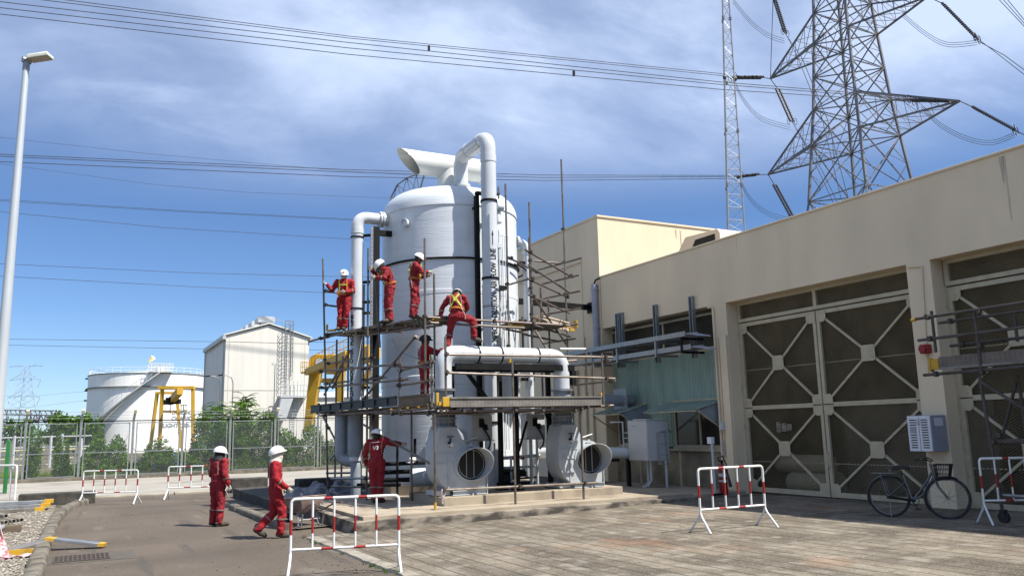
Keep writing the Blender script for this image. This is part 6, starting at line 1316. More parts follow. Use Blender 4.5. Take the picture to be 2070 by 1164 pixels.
# 7: astride the front tube, back to us, head bowed
seat = oD(925,641,19.0)
person('worker with yellow green harness straddling the upper tube with back turned and head bowed', seat+V((0,0,-.90)), fdir(.10,1), harness='back', scale=.96, glove=False, shaded_helmet=False,
       pel=(0,.0,1.0), waist=(-.02,.02,1.14), chest=(-.04,.08,1.33), neck=(-.05,.17,1.47), head=(-.05,.26,1.52), look=(0,.6,-.85), up=(0,.85,.55), shL=(-.23,.1,1.42), shR=(.14,.1,1.42), elL=(-.40,.12,1.20), wrL=(-.46,.14,.98), hand_dirL=(0,.2,-1), elR=(.20,.30,1.22), wrR=(.05,.42,1.05),
       hipL=(-.12,.0,.95), hipR=(.12,.0,.95), kneeL=(-.22,.16,.62), ankL=(-.26,.02,.25), toeL=(-.20,.16,.17), kneeR=(.37,.08,.85), ankR=(.38,.10,.44), toeR=(.54,.16,.36))
# 8: lower deck, half hidden, helmet coloured black for the shade on it, reaching right
p = oD(858,820,19.2); p.z = 2.31
person('worker half hidden on the lower deck in shade below the straddling man', p, fdir(.95,.3), shaded_helmet=True, harness='front', scale=.98,
       shR=(.19,.04,1.37), elR=(.25,.26,1.24), wrR=(.18,.50,1.28), hand_dirR=(0,1,.1), shL=(-.19,.04,1.37), elL=(-.22,.3,1.30), wrL=(-.12,.52,1.36), hand_dirL=(0,1,.1), look=(0,.95,.1))
# ---------------------------------------------------------------- chain link fence
FNY, FZ = 45.2, -.22
fn = thing('chain_link_fence', 'galvanised chain link fence with barbed wire arms along the far side of the yard', 'fence', (5,FNY,FZ))
px_posts = [45,158,266,366,460,549,641,742,830]
xs_posts = [oY(x,960,FNY).x for x in px_posts]; st_ = (xs_posts[6]-xs_posts[0])/6; x0_ = xs_posts[0]
PX = [x0_+st_*i for i in range(-4, 9)]
b = MB()
for X in PX:
    b = MB(); b.box((X-.055,FNY-.05,FZ),(X+.055,FNY+.05,2.62)); b.bar((X,FNY,2.6),(X+.05,FNY-.34,3.08),.10,.08); b.build('post', M_galv, fn, bevel=.01)
    b = MB(); b.bar((X+.038,FNY-.26,2.96),(X+.055,FNY-.37,3.12),.115,.095); b.build('post_cap', mat('yellowish_post_tip',(.62,.56,.22,1),(.7,.68,.5,1),sc=20,rough=.6) if X == PX[0] else bpy.data.materials['yellowish_post_tip'], fn)
b = MB(); b.box((PX[0],FNY-.14,FZ-.1),(PX[-1],FNY+.14,FZ+.16)); b.build('footing_wall', M_kerb, fn, bevel=.02)
b = MB(); b.box((PX[0],FNY-.02,2.55),(PX[-1],FNY+.02,2.60)); b.build('top_rail', M_blk, fn)
zs = [(2.72,-.08),(2.86,-.17),(3.0,-.27)]
for z, dy in zs:
    b = MB(); b.tube((PX[0],FNY+dy,z),(PX[-1],FNY+dy,z),.007,4)
    for i in range(260): x = PX[0]+(PX[-1]-PX[0])*i/260; b.bar((x-.02,FNY+dy,z-.02),(x+.02,FNY+dy,z+.02),.004,.004)
    b.build('barbed_wire', M_galv, fn)
for i in range(len(PX)-1):
    a, c = PX[i]+.14, PX[i+1]-.14; b = MB(); z0, z1, zm = FZ+.18, 2.5, 1.05
    for x in (a, c-.05): b.box((x,FNY-.03,z0),(x+.05,FNY+.03,z1))
    for z in (z0, zm, z1-.05): b.box((a+.05,FNY-.028,z),(c-.05,FNY+.028,z+.045))
    pf = b.build('panel_frame', M_galv, fn); b = MB(); p_ = .115; n_ = int((c-a+z1-z0)/p_); w = .0034
    for k in range(n_+1):
        for sg in (1, -1):
            s = a-(z1-z0)+k*p_; p0, p1 = (s, s+(z1-z0)); 
            if sg < 0: p0, p1 = p1, p0
            za, zb = z0, z1
            def cl(x): return z0+(x-p0)*sg
            xa, xb = p0, p1
            if sg > 0:
                if xa < a: za, xa = cl(a), a
                if xb > c: zb, xb = cl(c), c
            else:
                if xa > c: za, xa = cl(c), c
                if xb < a: zb, xb = cl(a), a
            if zb-za < .01: continue
            b.tube((xa,FNY,za),(xb,FNY,zb),w,3,cap=False)
    b.build('mesh', M_pgrey, pf, smooth=0)
# ---------------------------------------------------------------- foliage
def leaf(b, c, d, n, l, w, m):
    s = d.cross(n)
    if s.length < 1e-3: return
    s = s.normalized()*(w/2); b.add([c, c+d*l*.5+s, c+d*l, c+d*l*.5-s], [(0,1,2,3)], m)
def rv(rn): 
    while True:
        v = V((rn.uniform(-1,1), rn.uniform(-1,1), rn.uniform(-1,1)))
        if .1 < v.length < 1: return v.normalized()
def shrub(name, label, c, rx, ry, h, n, mats, seed, ll=.16, group='shrubs behind the fence', cat='shrub', dry=.0, stems=6):
    rn = random.Random(seed); c = V(c); t = thing(name, label, cat, tuple(c), group=group)
    b = MB()
    for i in range(stems):
        q = c+V((rn.uniform(-.8,.8)*rx, rn.uniform(-.6,.6)*ry, h*rn.uniform(.5,.85))); b.path([c+V((rn.uniform(-.3,.3)*rx,0,0)), (c+q)/2+V((rn.uniform(-.1,.1),0,.1)), q], [.03,.02,.008], 5)
    b.build('stems', M_bark, t)
    b = MB(); k_ = 0; lob = [(rn.uniform(-.75,.75), rn.uniform(.55,1.0), rn.uniform(.28,.5)) for _ in range(5)]
    while k_ < n:                                     # leaves through the whole volume under a lobed outline, with noise gaps
        u, w_ = rn.uniform(-1,1), rn.uniform(-1,1); top = max(hh*math.sqrt(max(0, 1-((u-cx_)/sp)**2)) for cx_, hh, sp in lob)
        top = max(top, .35*math.sqrt(max(0,1-u*u)))*math.sqrt(max(.05, 1-.6*w_*w_))
        q = rn.random()**.75; p = c+V((u*rx, w_*ry, h*top*q+.03))
        if noise.noise(p*1.9)+.25*noise.noise(p*5) < -.16 or top < .06: k_ += .25; continue
        k_ += 1; d = (rv(rn)*.9+V((u*.4,w_*.3-.2,.25))).normalized(); nn = (V((0,0,1))*.5+rv(rn)).normalized(); mi = rn.choice((0,0,1)) if rn.random() > dry*(1.5-1.2*q) else 2
        l = ll*rn.uniform(.6,1.4); leaf(b, p, d, nn, l, l*.42, mi)
    b.build('foliage', mats, t, smooth=0)
    return t
GM = [M_leaf, M_leaf2, M_leaf3]; DM = [M_leaf2, M_leaf, M_leaf3]
def bx(x0, x1, ytop, Y):                              # plan and height of a plant between two sight lines
    a, c = oY(x0,950,Y), oY(x1,950,Y); z = oY((x0+x1)/2,ytop,Y).z; return (a.x+c.x)/2, abs(c.x-a.x)/2, z-FZ
for i, (x0,x1,yt,Y,n,mm,dry,lab) in enumerate((
    (112,136,868,46.6,1100,DM,.0,'narrow dark green climber grown up behind the second fence post'),
    (52,76,868,46.4,900,DM,.0,'narrow dark climber grown up behind the first fence post from the lamp post'),
    (135,240,938,47.5,1300,GM,.1,'low grassy shrub under the yellow rails behind the fence'),
    (165,262,872,48.5,3800,GM,.05,'bushy green shrub in front of the white oil tank foot'),
    (255,335,892,47.8,2600,DM,.12,'smaller green shrub left of the blue sheet behind the fence'),
    (330,420,905,47.2,2400,GM,.25,'low mixed green and dry shrub under the yellow crane'),
    (385,480,832,48.0,6200,DM,.1,'dark green shrub under the feathery tree, left half'),
    (465,565,838,48.6,6200,DM,.12,'dark green shrub under the feathery tree, right half'),
    (540,655,854,48.2,4600,GM,.15,'bright green shrub behind the fence below the warehouse ladder'),
    (450,530,935,46.7,1400,GM,.55,'dry yellowish shrub at the fence foot behind the walking worker'),
    (560,640,930,46.8,1600,GM,.6,'dry orange leaved shrub at the fence foot near the black block'),
    (640,720,868,48.0,2600,DM,.3,'green shrub behind the fence seen through the scaffold legs'),
    (715,790,880,48.4,1700,GM,.2,'green shrub behind the fence close to the overflow pipe'))):
    X, rx, h = bx(x0,x1,yt,Y); shrub('shrub', lab, (X,Y,FZ), rx*1.3, .9, h*1.12, int(n*2.4), mm, 20+i, dry=dry, ll=.13)
# feathery tree: fronds of paired leaflets
def feather_tree():
    rn = random.Random(77); X, rx, h = bx(410,552,792,49.5); c = V((X,49.5,FZ)); t = thing('feathery_tree', 'light green feathery leaved tree rising above the fence before the cream warehouse', 'tree', tuple(c))
    b = MB(); tips = []
    for px, py, s in ((422,828,1),(438,812,1),(455,835,1),(476,822,1.1),(493,797,1.2),(503,812,1.1),(515,840,1),(540,838,1),(552,832,.9),(465,850,1),(430,850,1),(405,835,.8),(498,845,1),(485,835,1),(528,850,.9),(445,820,1),(486,812,1.1),(508,832,1),(470,838,1),(418,842,1),(535,826,.8)):
        q = oY(px,py-1,49.5+rn.uniform(-.7,.7)); tips.append((q,s)); m_ = V((c.x+(q.x-c.x)*.4, c.y+(q.y-c.y)*.5, c.z+(q.z-c.z)*.55)); b.path([c+V((rn.uniform(-.15,.15),0,0)), m_, q], [.06,.035,.012], 6)
    b.build('trunk', M_bark, t); b = MB()
    for q, s in tips:
        for k in range(22):
            a = rn.uniform(0,6.28); el = rn.uniform(-.1,.9); d = V((math.cos(a)*math.cos(el), math.sin(a)*math.cos(el)*.8, math.sin(el))); L_ = rn.uniform(.55,.95)*s; p = q-V((0,0,rn.uniform(0,.95)))
            pts = [p+d*(L_*i/14)+V((0,0,-.42*L_*(i/14)**2)) for i in range(15)]
            for i in range(1, 15):
                td = (pts[i]-pts[i-1]).normalized(); sd_ = td.cross(V((0,0,1))).normalized()
                for sg in (-1, 1):
                    ld = (sd_*sg+td*.45-V((0,0,.35))).normalized(); l = .15*s*(1-.5*abs(i/14-.45)); leaf(b, pts[i], ld, td, l, l*.27, rn.choice((0,0,1)))
    b.build('crown', [M_leaf4, M_leaf], t, smooth=0)
feather_tree()
def far_tree(label, px, py0, py1, D, w, n, seed):
    rn = random.Random(seed); p = oD(px,py1,D); c = V((p.x,p.y,FZ)); top = oD(px,py0,D).z; t = thing('far_tree', label, 'tree', tuple(c), group='dark trees far beyond the fence')
    b = MB(); b.path([c, V((c.x+.2,c.y,FZ+(top-FZ)*.7))], [.3,.12], 6); b.build('trunk', M_bark, t); b = MB(); H = top-FZ
    cl = [(c+V((rn.uniform(-1,1)*w*.42, rn.uniform(-1,1)*w*.3, H*rn.uniform(.3,.86))), rn.uniform(.12,.26)*w) for _ in range(22)]
    for i in range(n):
        p0, r_ = rn.choice(cl); v = rv(rn); p = p0+v*r_*rn.random()**.35; d = (v*.5+rv(rn)).normalized(); l = rn.uniform(.28,.55); leaf(b, p, d, rv(rn), l, l*.6, rn.choice((0,0,1)))
    b.build('crown', [M_leaf2, M_leaf], t, smooth=0)
far_tree('broad dark tree far beyond the fence left of the oil tank', 150,834,890,105,5.2,3400,1)
far_tree('smaller dark tree far beyond the fence beside the second post', 108,852,890,112,4.2,1600,2)
far_tree('dark tree far off hidden behind the lamp post', 30,846,890,120,5,1500,3)
far_tree('dark bush like tree just left of the oil tank wall', 172,842,890,98,3.4,1200,4)
b = MB(); rn = random.Random(9)
for i in range(9000):
    x = rn.uniform(-6,22); y = rn.uniform(45.5,54); h = rn.uniform(.12,.45); a = rn.uniform(-.12,.12); b.add([(x-.012,y,FZ),(x+.012,y,FZ),(x+a,y+rn.uniform(-.1,.1),FZ+h)], [(0,1,2)])
tag(b.build('grass', M_grass, smooth=0, base=(0,0,0)), kind='stuff')
b = MB(); n = 14; v_ = []; c = oY(345,930,48.8)
for j in range(n+1):
    for i in range(n+1): u, w = i/n*2-1, j/n*2-1; v_.append((c.x+u*1.0+.1*noise.noise((u*3,w*3,1)), 48.9+w*.6, FZ+max(0,1.15*(1-max(abs(u),abs(w))**3))*(.85+.25*noise.noise((u*2,w*2,4)))))
b.add(v_, [(j*(n+1)+i, j*(n+1)+i+1, (j+1)*(n+1)+i+1, (j+1)*(n+1)+i) for j in range(n) for i in range(n)]); tag(b.build('blue_tarpaulin', M_blue, smooth=30), 'blue tarpaulin over a heap behind the fence under the yellow crane', 'tarpaulin')
# ---------------------------------------------------------------- pipe rack rails seen left behind the fence
M_yw = mat('yellow_white_pipe', (.66,.60,.26,1), (.72,.68,.5,1), sc=2, rough=.5)
pr_ = thing('pipe_rack', 'low rack of yellow and white pipes beyond the fence left of the oil tank', 'pipe rack', (0,62,FZ))
pieces('pipe', M_yw, pr_, [lambda b, y=y: b.tube(oD(-40,y+5,58), oD(190,y-2,58), .07, 8) for y in (908,917,925,938)])
pieces('rail', M_white, pr_, [lambda b, y=y: b.tube(oD(-40,y+4,58), oD(185,y-2,58), .045, 6) for y in (903,882)])
def vpost(b, px, py, D, r_): p = oD(px,py,D); b.tube((p.x,p.y,FZ), p, r_, 6)
pieces('post', M_cab, pr_, [lambda b, x=x, y=y: vpost(b,x,y,58,.10) for x,y in ((104,880),(126,876),(30,880),(165,885))])
sg_ = thing('substation_gantry', 'spidery dark substation gantry with insulators far off beyond the fence at the left', 'gantry', tuple(oD(70,880,170)))
b = MB()
for y in (829,838,848): b.tube(oD(-20,y-1,170), oD(108+(848-y)*0,y+1,170), .13, 4)
for x in (15,40,62,80,105): vpost(b, x, 829, 170, .13)
for i in range(26): x = -15+i*5; b.tube(oD(x,829,170), oD(x+5,838 if i%2 else 829,170), .07, 4)
b.build('lattice', M_pylon, sg_); b = MB()
for x in (66,78,88,98,110): b.path([oD(x-5,838,168), oD(x,850,168), oD(x+5,838,168)], .16, 5)
for x in (64,74,92): b.ell(oD(x,850,168), .5, .5, .5, 8, 6)
b.build('insulator', M_ins, sg_)
# ---------------------------------------------------------------- far storage tank
c = oD(298,800,116); SX, SY, SRr = c.x, c.y, 7.63; zt = 10.35
st = thing('storage_tank', 'big white cylindrical oil storage tank with spiral stair beyond the fence', 'storage tank', (SX,SY,FZ))
b = MB(); b.lathe([(SRr,FZ),(SRr,zt),(SRr+.06,zt+.02),(0.001,zt+.7)], (SX,SY,0), 72); b.build('shell', M_tank, st, smooth=20)
b = MB()
for z, w in ((8.5,.25),): b.lathe([(SRr,z-.07),(SRr+w,z-.07),(SRr+w,z+.07),(SRr,z+.07)], (SX,SY,0), 72)
b.lathe([(SRr,zt-.1),(SRr+.1,zt-.1),(SRr+.1,zt),(SRr,zt)], (SX,SY,0), 72); b.build('wind_girder', mat('tank_girder',(.22,.21,.2,1),(.16,.15,.14,1),sc=2,rough=.6), st, smooth=20)
va = math.atan2(-SY, -SX)
def onT(a, z, r=SRr): return V((SX+r*math.cos(va+a), SY+r*math.sin(va+a), z))
b = MB()
for zz_ in (zt+.35, zt+.75): b.path([onT(i*math.pi/24, zz_, SRr-.05) for i in range(48)], .025, 4, closed=True)
b.build('roof_rail', M_white, st)
pieces('rail_post', M_white, st, [lambda b, i=i: b.tube(onT(i*math.pi/20,zt,SRr-.05), onT(i*math.pi/20,zt+.78,SRr-.05), .03, 4) for i in range(-13,14)])
b = MB(); k = 60; ang = lambda t: .17-1.35*t; zz2 = lambda t: zt+.05-(zt-1.0)*t
for i in range(k):
    t0, t1 = i/k, (i+1)/k; p, q = onT(ang(t0), zz2(t0), SRr+.55), onT(ang(t1), zz2(t1), SRr+.55); b.bar(p, q, .9, .14)
    if i % 3 == 0: b.tube(p+(p-V((SX,SY,p.z))).normalized()*.4, p+(p-V((SX,SY,p.z))).normalized()*.4+V((0,0,1.0)), .025, 4)
b.path([onT(ang(i/k), zz2(i/k)+1.0, SRr+.95) for i in range(k+1)], .03, 4); b.path([onT(ang(i/k), zz2(i/k)+.5, SRr+.95) for i in range(k+1)], .02, 4); b.build('spiral_stair', M_cab, st)
b = MB(); p = onT(.17,zt,SRr+.3); b.box((p.x-1.4,p.y-.7,zt),(p.x+1.6,p.y+.9,zt+.08))
for i in range(9): x = p.x-1.4+.375*i; b.tube((x,p.y-.7,zt),(x,p.y-.7,zt+1.1),.04,4); b.tube((x,p.y+.9,zt),(x,p.y+.9,zt+1.1+.2*(i%3==1)),.05,4)
for z in (.55,1.1): b.tube((p.x-1.4,p.y-.7,zt+z),(p.x+1.6,p.y-.7,zt+z),.04,4)
b.box((p.x-.3,p.y,zt+.08),(p.x+.6,p.y+.6,zt+.8)); b.build('roof_platform', M_white, st)
for i, (tx, z, a) in enumerate((('DIGE  NC',4.78,.42),('OCA-10C',3.97,.42),('LIGHT OILS-10',3.02,.27),('IX',2.2,.55))):
    text_mesh(tx, .78, M_pgrey, 'tank_lettering', lambda x, y, z=z, a=a: onT(a+x/(SRr+.03), z+y, SRr+.03), st)
pieces('level_nozzle', M_blk, st, [lambda b, z=z: b.tube(onT(-1.53,z,SRr), onT(-1.53,z,SRr+.35), .11, 8) for z in (9.95,8.3,6.95)])
b = MB(); p = oD(305,738,114); q = oD(306,722,114); b.tube((q.x,q.y,zt),q,.04,5); tagp = b.build('mast', M_cab, st)
ws = b = MB(); b.tube(oD(310,722,114), oD(302,730,114), .34, 10, .2); tag(b.build('windsock', mat('faded_yellow_windsock',(.80,.62,.25,1),(.8,.7,.5,1),sc=2,rough=.8)), 'small faded yellow windsock on top of the oil storage tank', 'windsock')
# ---------------------------------------------------------------- small yellow crane in front of the tank
cr = thing('gantry_crane', 'small yellow portal crane standing before the white oil storage tank', 'crane', tuple(oD(355,905,70)))
def beam(b, p, q, D0, D1, w, h=None): b.bar(oD(p[0],p[1],D0), oD(q[0],q[1],D1), w, h or w)
pieces('leg', M_crane, cr, [lambda b: beam(b,(328,786),(322,912),69,69,.30), lambda b: beam(b,(318,792),(303,912),75,75,.26), lambda b: beam(b,(390,786),(390,905),69,69,.28), lambda b: beam(b,(358,805),(366,905),75,75,.26)])
pieces('beam', M_crane, cr, [lambda b: beam(b,(321,783),(393,783),69,69,.4,.26), lambda b: beam(b,(317,794),(366,794),75,75,.3,.22), lambda b: beam(b,(344,812),(364,790),76,65,.45,.55), lambda b: beam(b,(326,831),(365,832),75,75,.25,.22)])
b = MB(); beam(b,(326,813),(364,811),73,73,.5,.42); beam(b,(341,803),(342,812),72,72,.5); b.tube(oD(344,815,72),oD(344,836,72),.04,5); b.build('trolley', M_blk, cr)
b = MB()
for x in (366,371,376): b.tube(oD(x,818,75),oD(x,833,75),.04,4)
for y in (818,832): b.tube(oD(364,y,75),oD(378,y,75),.04,4)
b.build('guard_rail', M_pylon, cr)
# ---------------------------------------------------------------- cream warehouse
c = oD(457,678,80); WX, WY = c.x, c.y; WR = oY(625,686,WY).x; ze, zr = c.z, oY(541,657,WY).z; WB = 98.0
wh = thing('warehouse', 'tall cream metal clad warehouse with gable roof and roof vents beyond the fence', 'building', (WX,WY,FZ)); XM = (WX+WR)/2
b = MB(); b.prism([(WX,WY,FZ),(WR,WY,FZ),(WR,WY,ze),(XM,WY,zr),(WX,WY,ze)], (0,WB-WY,0)); b.build('wall', M_whse, wh)
b = MB(); o_ = .18
for p, q in (((WX-.25,ze-.02),(XM,zr+.12)),((XM,zr+.12),(WR+.25,ze-.02))): b.prism([(p[0],WY-.2,p[1]),(q[0],WY-.2,q[1]),(q[0],WY-.2,q[1]+.12),(p[0],WY-.2,p[1]+.12)], (0,WB-WY+.4,0))
b.build('roof', mat('pale_roof_sheet',(.6,.6,.57,1),(.55,.55,.52,1),sc=1,rough=.5), wh)
b = MB(); b.box((WX-.32,WY-.2,ze-.38),(WX-.02,WB,ze-.04)); b.build('gutter', M_cab, wh); b = MB(); b.box((WR+.02,WY-.2,ze-.38),(WR+.3,WB,ze-.04)); b.build('gutter', M_cab, wh)
b = MB()
for x in (WX+.35, WR-.4): b.box((x-.03,WY-.02,FZ),(x+.03,WY-.001,ze))
for z in (ze-.55, 6.1): b.box((WX,WY-.025,z-.03),(WR,WY-.0015,z+.03))
b.build('trim', mat('cladding_joint',(.46,.44,.38,1),(.5,.48,.42,1),sc=2,rough=.6), wh)
pieces('rain_pipe', M_cab, wh, [lambda b, y=y: b.tube((WX-.14,y,FZ),(WX-.14,y,ze-.3),.07,6) for y in (WY+.3,WB-.6)])
pieces('roof_vent', M_cab, wh, [lambda b, y=y, s=s: (b.box((XM-.6*s,y-.7,zr-.3),(XM+.6*s,y+.7,zr+.45)), b.prism([(XM-1.15*s,y-1.0,zr+.45),(XM+1.15*s,y-1.0,zr+.45),(XM+1.2*s,y-1.0,zr+.85),(XM+1.0*s,y-1.0,zr+1.05),(XM-1.0*s,y-1.0,zr+1.05),(XM-1.2*s,y-1.0,zr+.85)],(0,2.0,0)))[0] for y, s in ((WY+2.2,.72),(WY+5.8,.72),(WY+9.4,.72),(WY+12.6,.72))])
lx0, lx1 = oY(570,700,WY).x, oY(586,700,WY).x; zl = oY(578,800,WY).z; b = MB()
for x in (lx0+.25, lx0+.75): b.tube((x,WY-.35,zl),(x,WY-.35,ze+1.3),.035,5)
for i in range(26): z = zl+.3*i; b.tube((lx0+.25,WY-.35,z),(lx0+.75,WY-.35,z),.02,4)
for i in range(14):
    z = zl+1.6+.45*i; b.path([(lx0+.2,WY-.35,z),(lx0+.1,WY-.75,z),(lx0+.5,WY-1.0,z),(lx0+.9,WY-.75,z),(lx0+.8,WY-.35,z)], .022, 4)
for x, y in ((lx0+.1,WY-.75),(lx0+.5,WY-1.0),(lx0+.9,WY-.75)): b.tube((x,y,zl+1.6),(x,y,zl+1.6+.45*13),.02,4)
b.tube((lx1+.25,WY-.2,zl+2.3),(lx1+.25,WY-.2,ze+1.6),.05,5)
for z_ in (.6, 1.2): b.tube((lx0-.9,WY+.6,zr-.1+z_-.3),(lx1+.25,WY-.2,ze+.2+z_),.03,4)
b.build('caged_ladder', M_galv, wh)
b = MB(); x0, x1 = oY(562,802,WY).x, oY(615,802,WY).x; b.box((x0,WY-1.1,zl-.2),(x1,WY-.05,zl)); 
for i in range(9): x = x0+(x1-x0)*i/8; b.tube((x,WY-1.1,zl),(x,WY-1.1,zl+1.05),.025,4)
for z in (.5,1.05): b.tube((x0,WY-1.1,zl+z),(x1,WY-1.1,zl+z),.025,4)
b.prism([(x0+.1,WY-1.05,zl-.2),(x0+1.3,WY-1.05,zl-.2),(x0+.6,WY-1.05,zl-2.4),(x0-.25,WY-1.05,zl-2.4)],(0,1.0,0)); b.bar((x1-.1,WY-1.0,zl-.2),(x1-.9,WY-.1,zl-2.0),.06,.06)
for x in (x1-1.2,x1-.75): b.tube((x,WY-.3,FZ),(x,WY-.3,zl+1.5),.03,4)
for i in range(18): z = 1.5+.25*i; b.tube((x1-1.2,WY-.3,z),(x1-.75,WY-.3,z),.018,4)
b.build('ladder_platform', M_cab, wh)
for i, (px, D, y0, y1, lab) in enumerate(((420,77,760,820,'curved black lamp arm on a pole at the left corner of the warehouse'),(446,76,758,808,'second curved black lamp arm nearer the warehouse front corner'))):
    p = oD(px+24,y1,D); q = oD(px,y0,D); t = thing('wall_lamp', lab, 'lamp', tuple(p)); b = MB(); b.path([V((p.x,p.y,FZ)), V((p.x,p.y,q.z-.8)), V((p.x-.15,p.y,q.z-.25)), V((p.x-.6,p.y,q.z-.02)), V((q.x,q.y,q.z))], .045, 6); b.build('arm', M_pylon, t); b = MB(); b.obox(q, (.22,0,.02), (0,.1,0), (0,0,.06)); b.build('lamp_head', M_blk, t)
p = oD(556,737,76); t = thing('floodlight_pole', 'thin pole with two small floodlights in front of the warehouse', 'floodlight', (p.x,p.y,FZ)); b = MB(); b.tube((p.x,p.y,FZ),p,.06,6,.04); b.build('pole', M_pylon, t); pieces('floodlight', M_cab, t, [lambda b, s=s: b.box((p.x+s*.18-.1,p.y-.1,p.z-.02),(p.x+s*.18+.1,p.y+.1,p.z+.16)) for s in (-1,1)])
# low white sheds beyond the scaffold
for x0, x1, yt, D, lab in ((628,735,803,105,'low white shed with ribbed roof beyond the scaffold on the left'),(700,790,800,118,'farther low white shed seen through the scaffold tubes')):
    p, q = oD(x0,870,D), oD(x1,870,D); z = oD(x0,yt,D).z; t = thing('white_shed', lab, 'building', (p.x,p.y,FZ)); b = MB(); b.box((p.x,p.y,FZ),(q.x,p.y+14,z)); b.build('wall', M_whse, t)
    b = MB(); b.prism([(p.x-.3,p.y-.3,z),(q.x+.3,p.y-.3,z),(q.x+.3,p.y+7,z+1.0),(p.x-.3,p.y+7,z+1.0)],(0,0,.1)); b.build('roof', M_cab, t)
# ---------------------------------------------------------------- yellow gantry at the right of the warehouse
yg = thing('yellow_gantry', 'large yellow travelling gantry with railed walkway between warehouse and scaffold', 'gantry crane', tuple(oD(625,870,60)))
def slab(b, pts, D, dep): P = [oD(x,y,D) for x,y in pts]; b.prism(P, _f*dep)
pieces('leg', M_crane, yg, [lambda b: slab(b,((625,754),(646,754),(627,872),(613,872)),60,1.0), lambda b: slab(b,((674,748),(695,748),(690,812),(680,812)),72,1.0), lambda b: slab(b,((742,735),(752,735),(735,790),(728,790)),66,.8)])
pieces('portal_arch', M_crane, yg, [lambda b: slab(b,((625,755),(625,727),(633,717),(688,717),(689,724),(640,725),(634,731),(633,755)),60.5,.5)])
pieces('girder', M_crane, yg, [lambda b: b.bar(oD(628,752,60), oD(712,716,50), .9, .45), lambda b: b.bar(oD(640,769,64), oD(678,769,66), .3, .35), lambda b: b.bar(oD(668,745,66), oD(756,712,58), 1.0, .9)])
b = MB()
for k in (.5, 1.0): b.tube(oD(626,750,59.5)+V((0,0,k)), oD(712,712,49.5)+V((0,0,k)), .03, 4)
for i in range(13): p = oD(626,750,59.5); q = oD(712,712,49.5); e = p+(q-p)*(i/12); b.tube(e, e+V((0,0,1.0)), .028, 4)
e0 = oD(608,752,60); e1 = oD(624,752,60); b.box((e0.x,e0.y-.5,e0.z-.1),(e1.x,e1.y+.3,e0.z))
for i in range(5): p = e0+(e1-e0)*(i/4); b.tube(p, p+V((0,0,.75)), .025, 4)
for k in (.4,.75): b.tube(e0+V((0,0,k)), e1+V((0,0,k)), .025, 4)
b.build('walkway_rail', M_crane, yg)
b = MB(); p = oD(742,705,62); b.box((p.x-.6,p.y-.6,p.z-.5),(p.x+.6,p.y+.6,p.z+.25)); b.build('trolley', M_crane, yg)
b = MB(); b.obox(oD(636,826,72), (.45,0,0), (0,.1,0), (0,0,.5)); tag(b.build('dark_sign_board', M_blk), 'small dark board standing beside the leg of the yellow gantry', 'sign')
# ---------------------------------------------------------------- big lattice pylon
def depth(p): return (V(p)-CAM).dot(_f)
PXc, PYc = 68.55, 54.1
py = thing('lattice_pylon', 'huge lattice transmission pylon with cross arms rising behind the low building', 'pylon', (PXc,PYc,FZ))
def half(z):
    T = ((-.3,6.6),(8,5.65),(16,4.7),(24,3.5),(33.5,2.65),(43,2.05),(55,1.6),(64,.9))
    for (a, wa), (c, wc) in zip(T, T[1:]):
        if z <= c: return wa+(wc-wa)*(z-a)/(c-a)
    return .8
def crn(z): h = half(z); return [V((PXc+sx*h, PYc+sy*h, z)) for sx, sy in ((-1,-1),(1,-1),(1,1),(-1,1))]
ZL = [-.2,8,16,24,29.9,33.8,37.3,41,44.5,48.5,53,58,63]
for k in range(4):
    b = MB()
    for z0, z1 in zip(ZL, ZL[1:]): b.bar(crn(z0)[k], crn(z1)[k], .22, .22)
    b.build('leg', M_pylon, py)
b = MB()
for z0, z1 in zip(ZL, ZL[1:]):
    A, B_ = crn(z0), crn(z1)
    for k in range(4):
        j = (k+1) % 4; b.bar(A[k], B_[j], .10, .10); b.bar(A[j], B_[k], .10, .10); b.bar(B_[k], B_[j], .10, .10)
        if z1-z0 > 3:
            m0, m1, mm = (A[k]+B_[k])/2, (A[j]+B_[j])/2, (A[k]+A[j]+B_[k]+B_[j])/4
            b.bar((A[k]+mm)/2, m0, .05, .05); b.bar((A[j]+mm)/2, m1, .05, .05); b.bar((B_[k]+mm)/2, m0, .05, .05); b.bar((B_[j]+mm)/2, m1, .05, .05)
    b.bar(B_[0], B_[2], .1, .1); b.bar(B_[1], B_[3], .1, .1)
b.build('bracing', M_pylon, py)
def arm(ytip, ztip, sg, zt2, zb2):
    b = MB(); tip = V((PXc, ytip, ztip)); top = [c for c in crn(zt2) if (c.y-PYc)*sg > 0]; bot = [c for c in crn(zb2) if (c.y-PYc)*sg > 0]
    for q in top+bot: b.bar(q, tip, .16, .16)
    n = 5
    for (p, q) in ((top[0],bot[0]),(top[1],bot[1]),(bot[0],bot[1]),(top[0],top[1])):
        for i in range(n):
            a0, a1 = p+(tip-p)*(i/n), p+(tip-p)*((i+1)/n); c0, c1 = q+(tip-q)*(i/n), q+(tip-q)*((i+1)/n); b.bar(a0, c1, .045, .045); b.bar(a1, c1, .045, .045)
    return b.build('cross_arm', M_pylon, py)
arm(66.2,29.9,1,33.8,29.9); arm(42.75,29.9,-1,33.8,29.9); arm(64.7,41.0,1,44.5,41); arm(44.6,41.0,-1,44.5,41); arm(63.0,52.5,1,56,53); arm(46.0,52.5,-1,56,53)
TIP = dict(lL=V((PXc,66.2,29.9)), lR=V((PXc,42.75,29.9)), uL=V((PXc,64.7,41.0)), uR=V((PXc,44.6,41.0)))
ENDS = {}
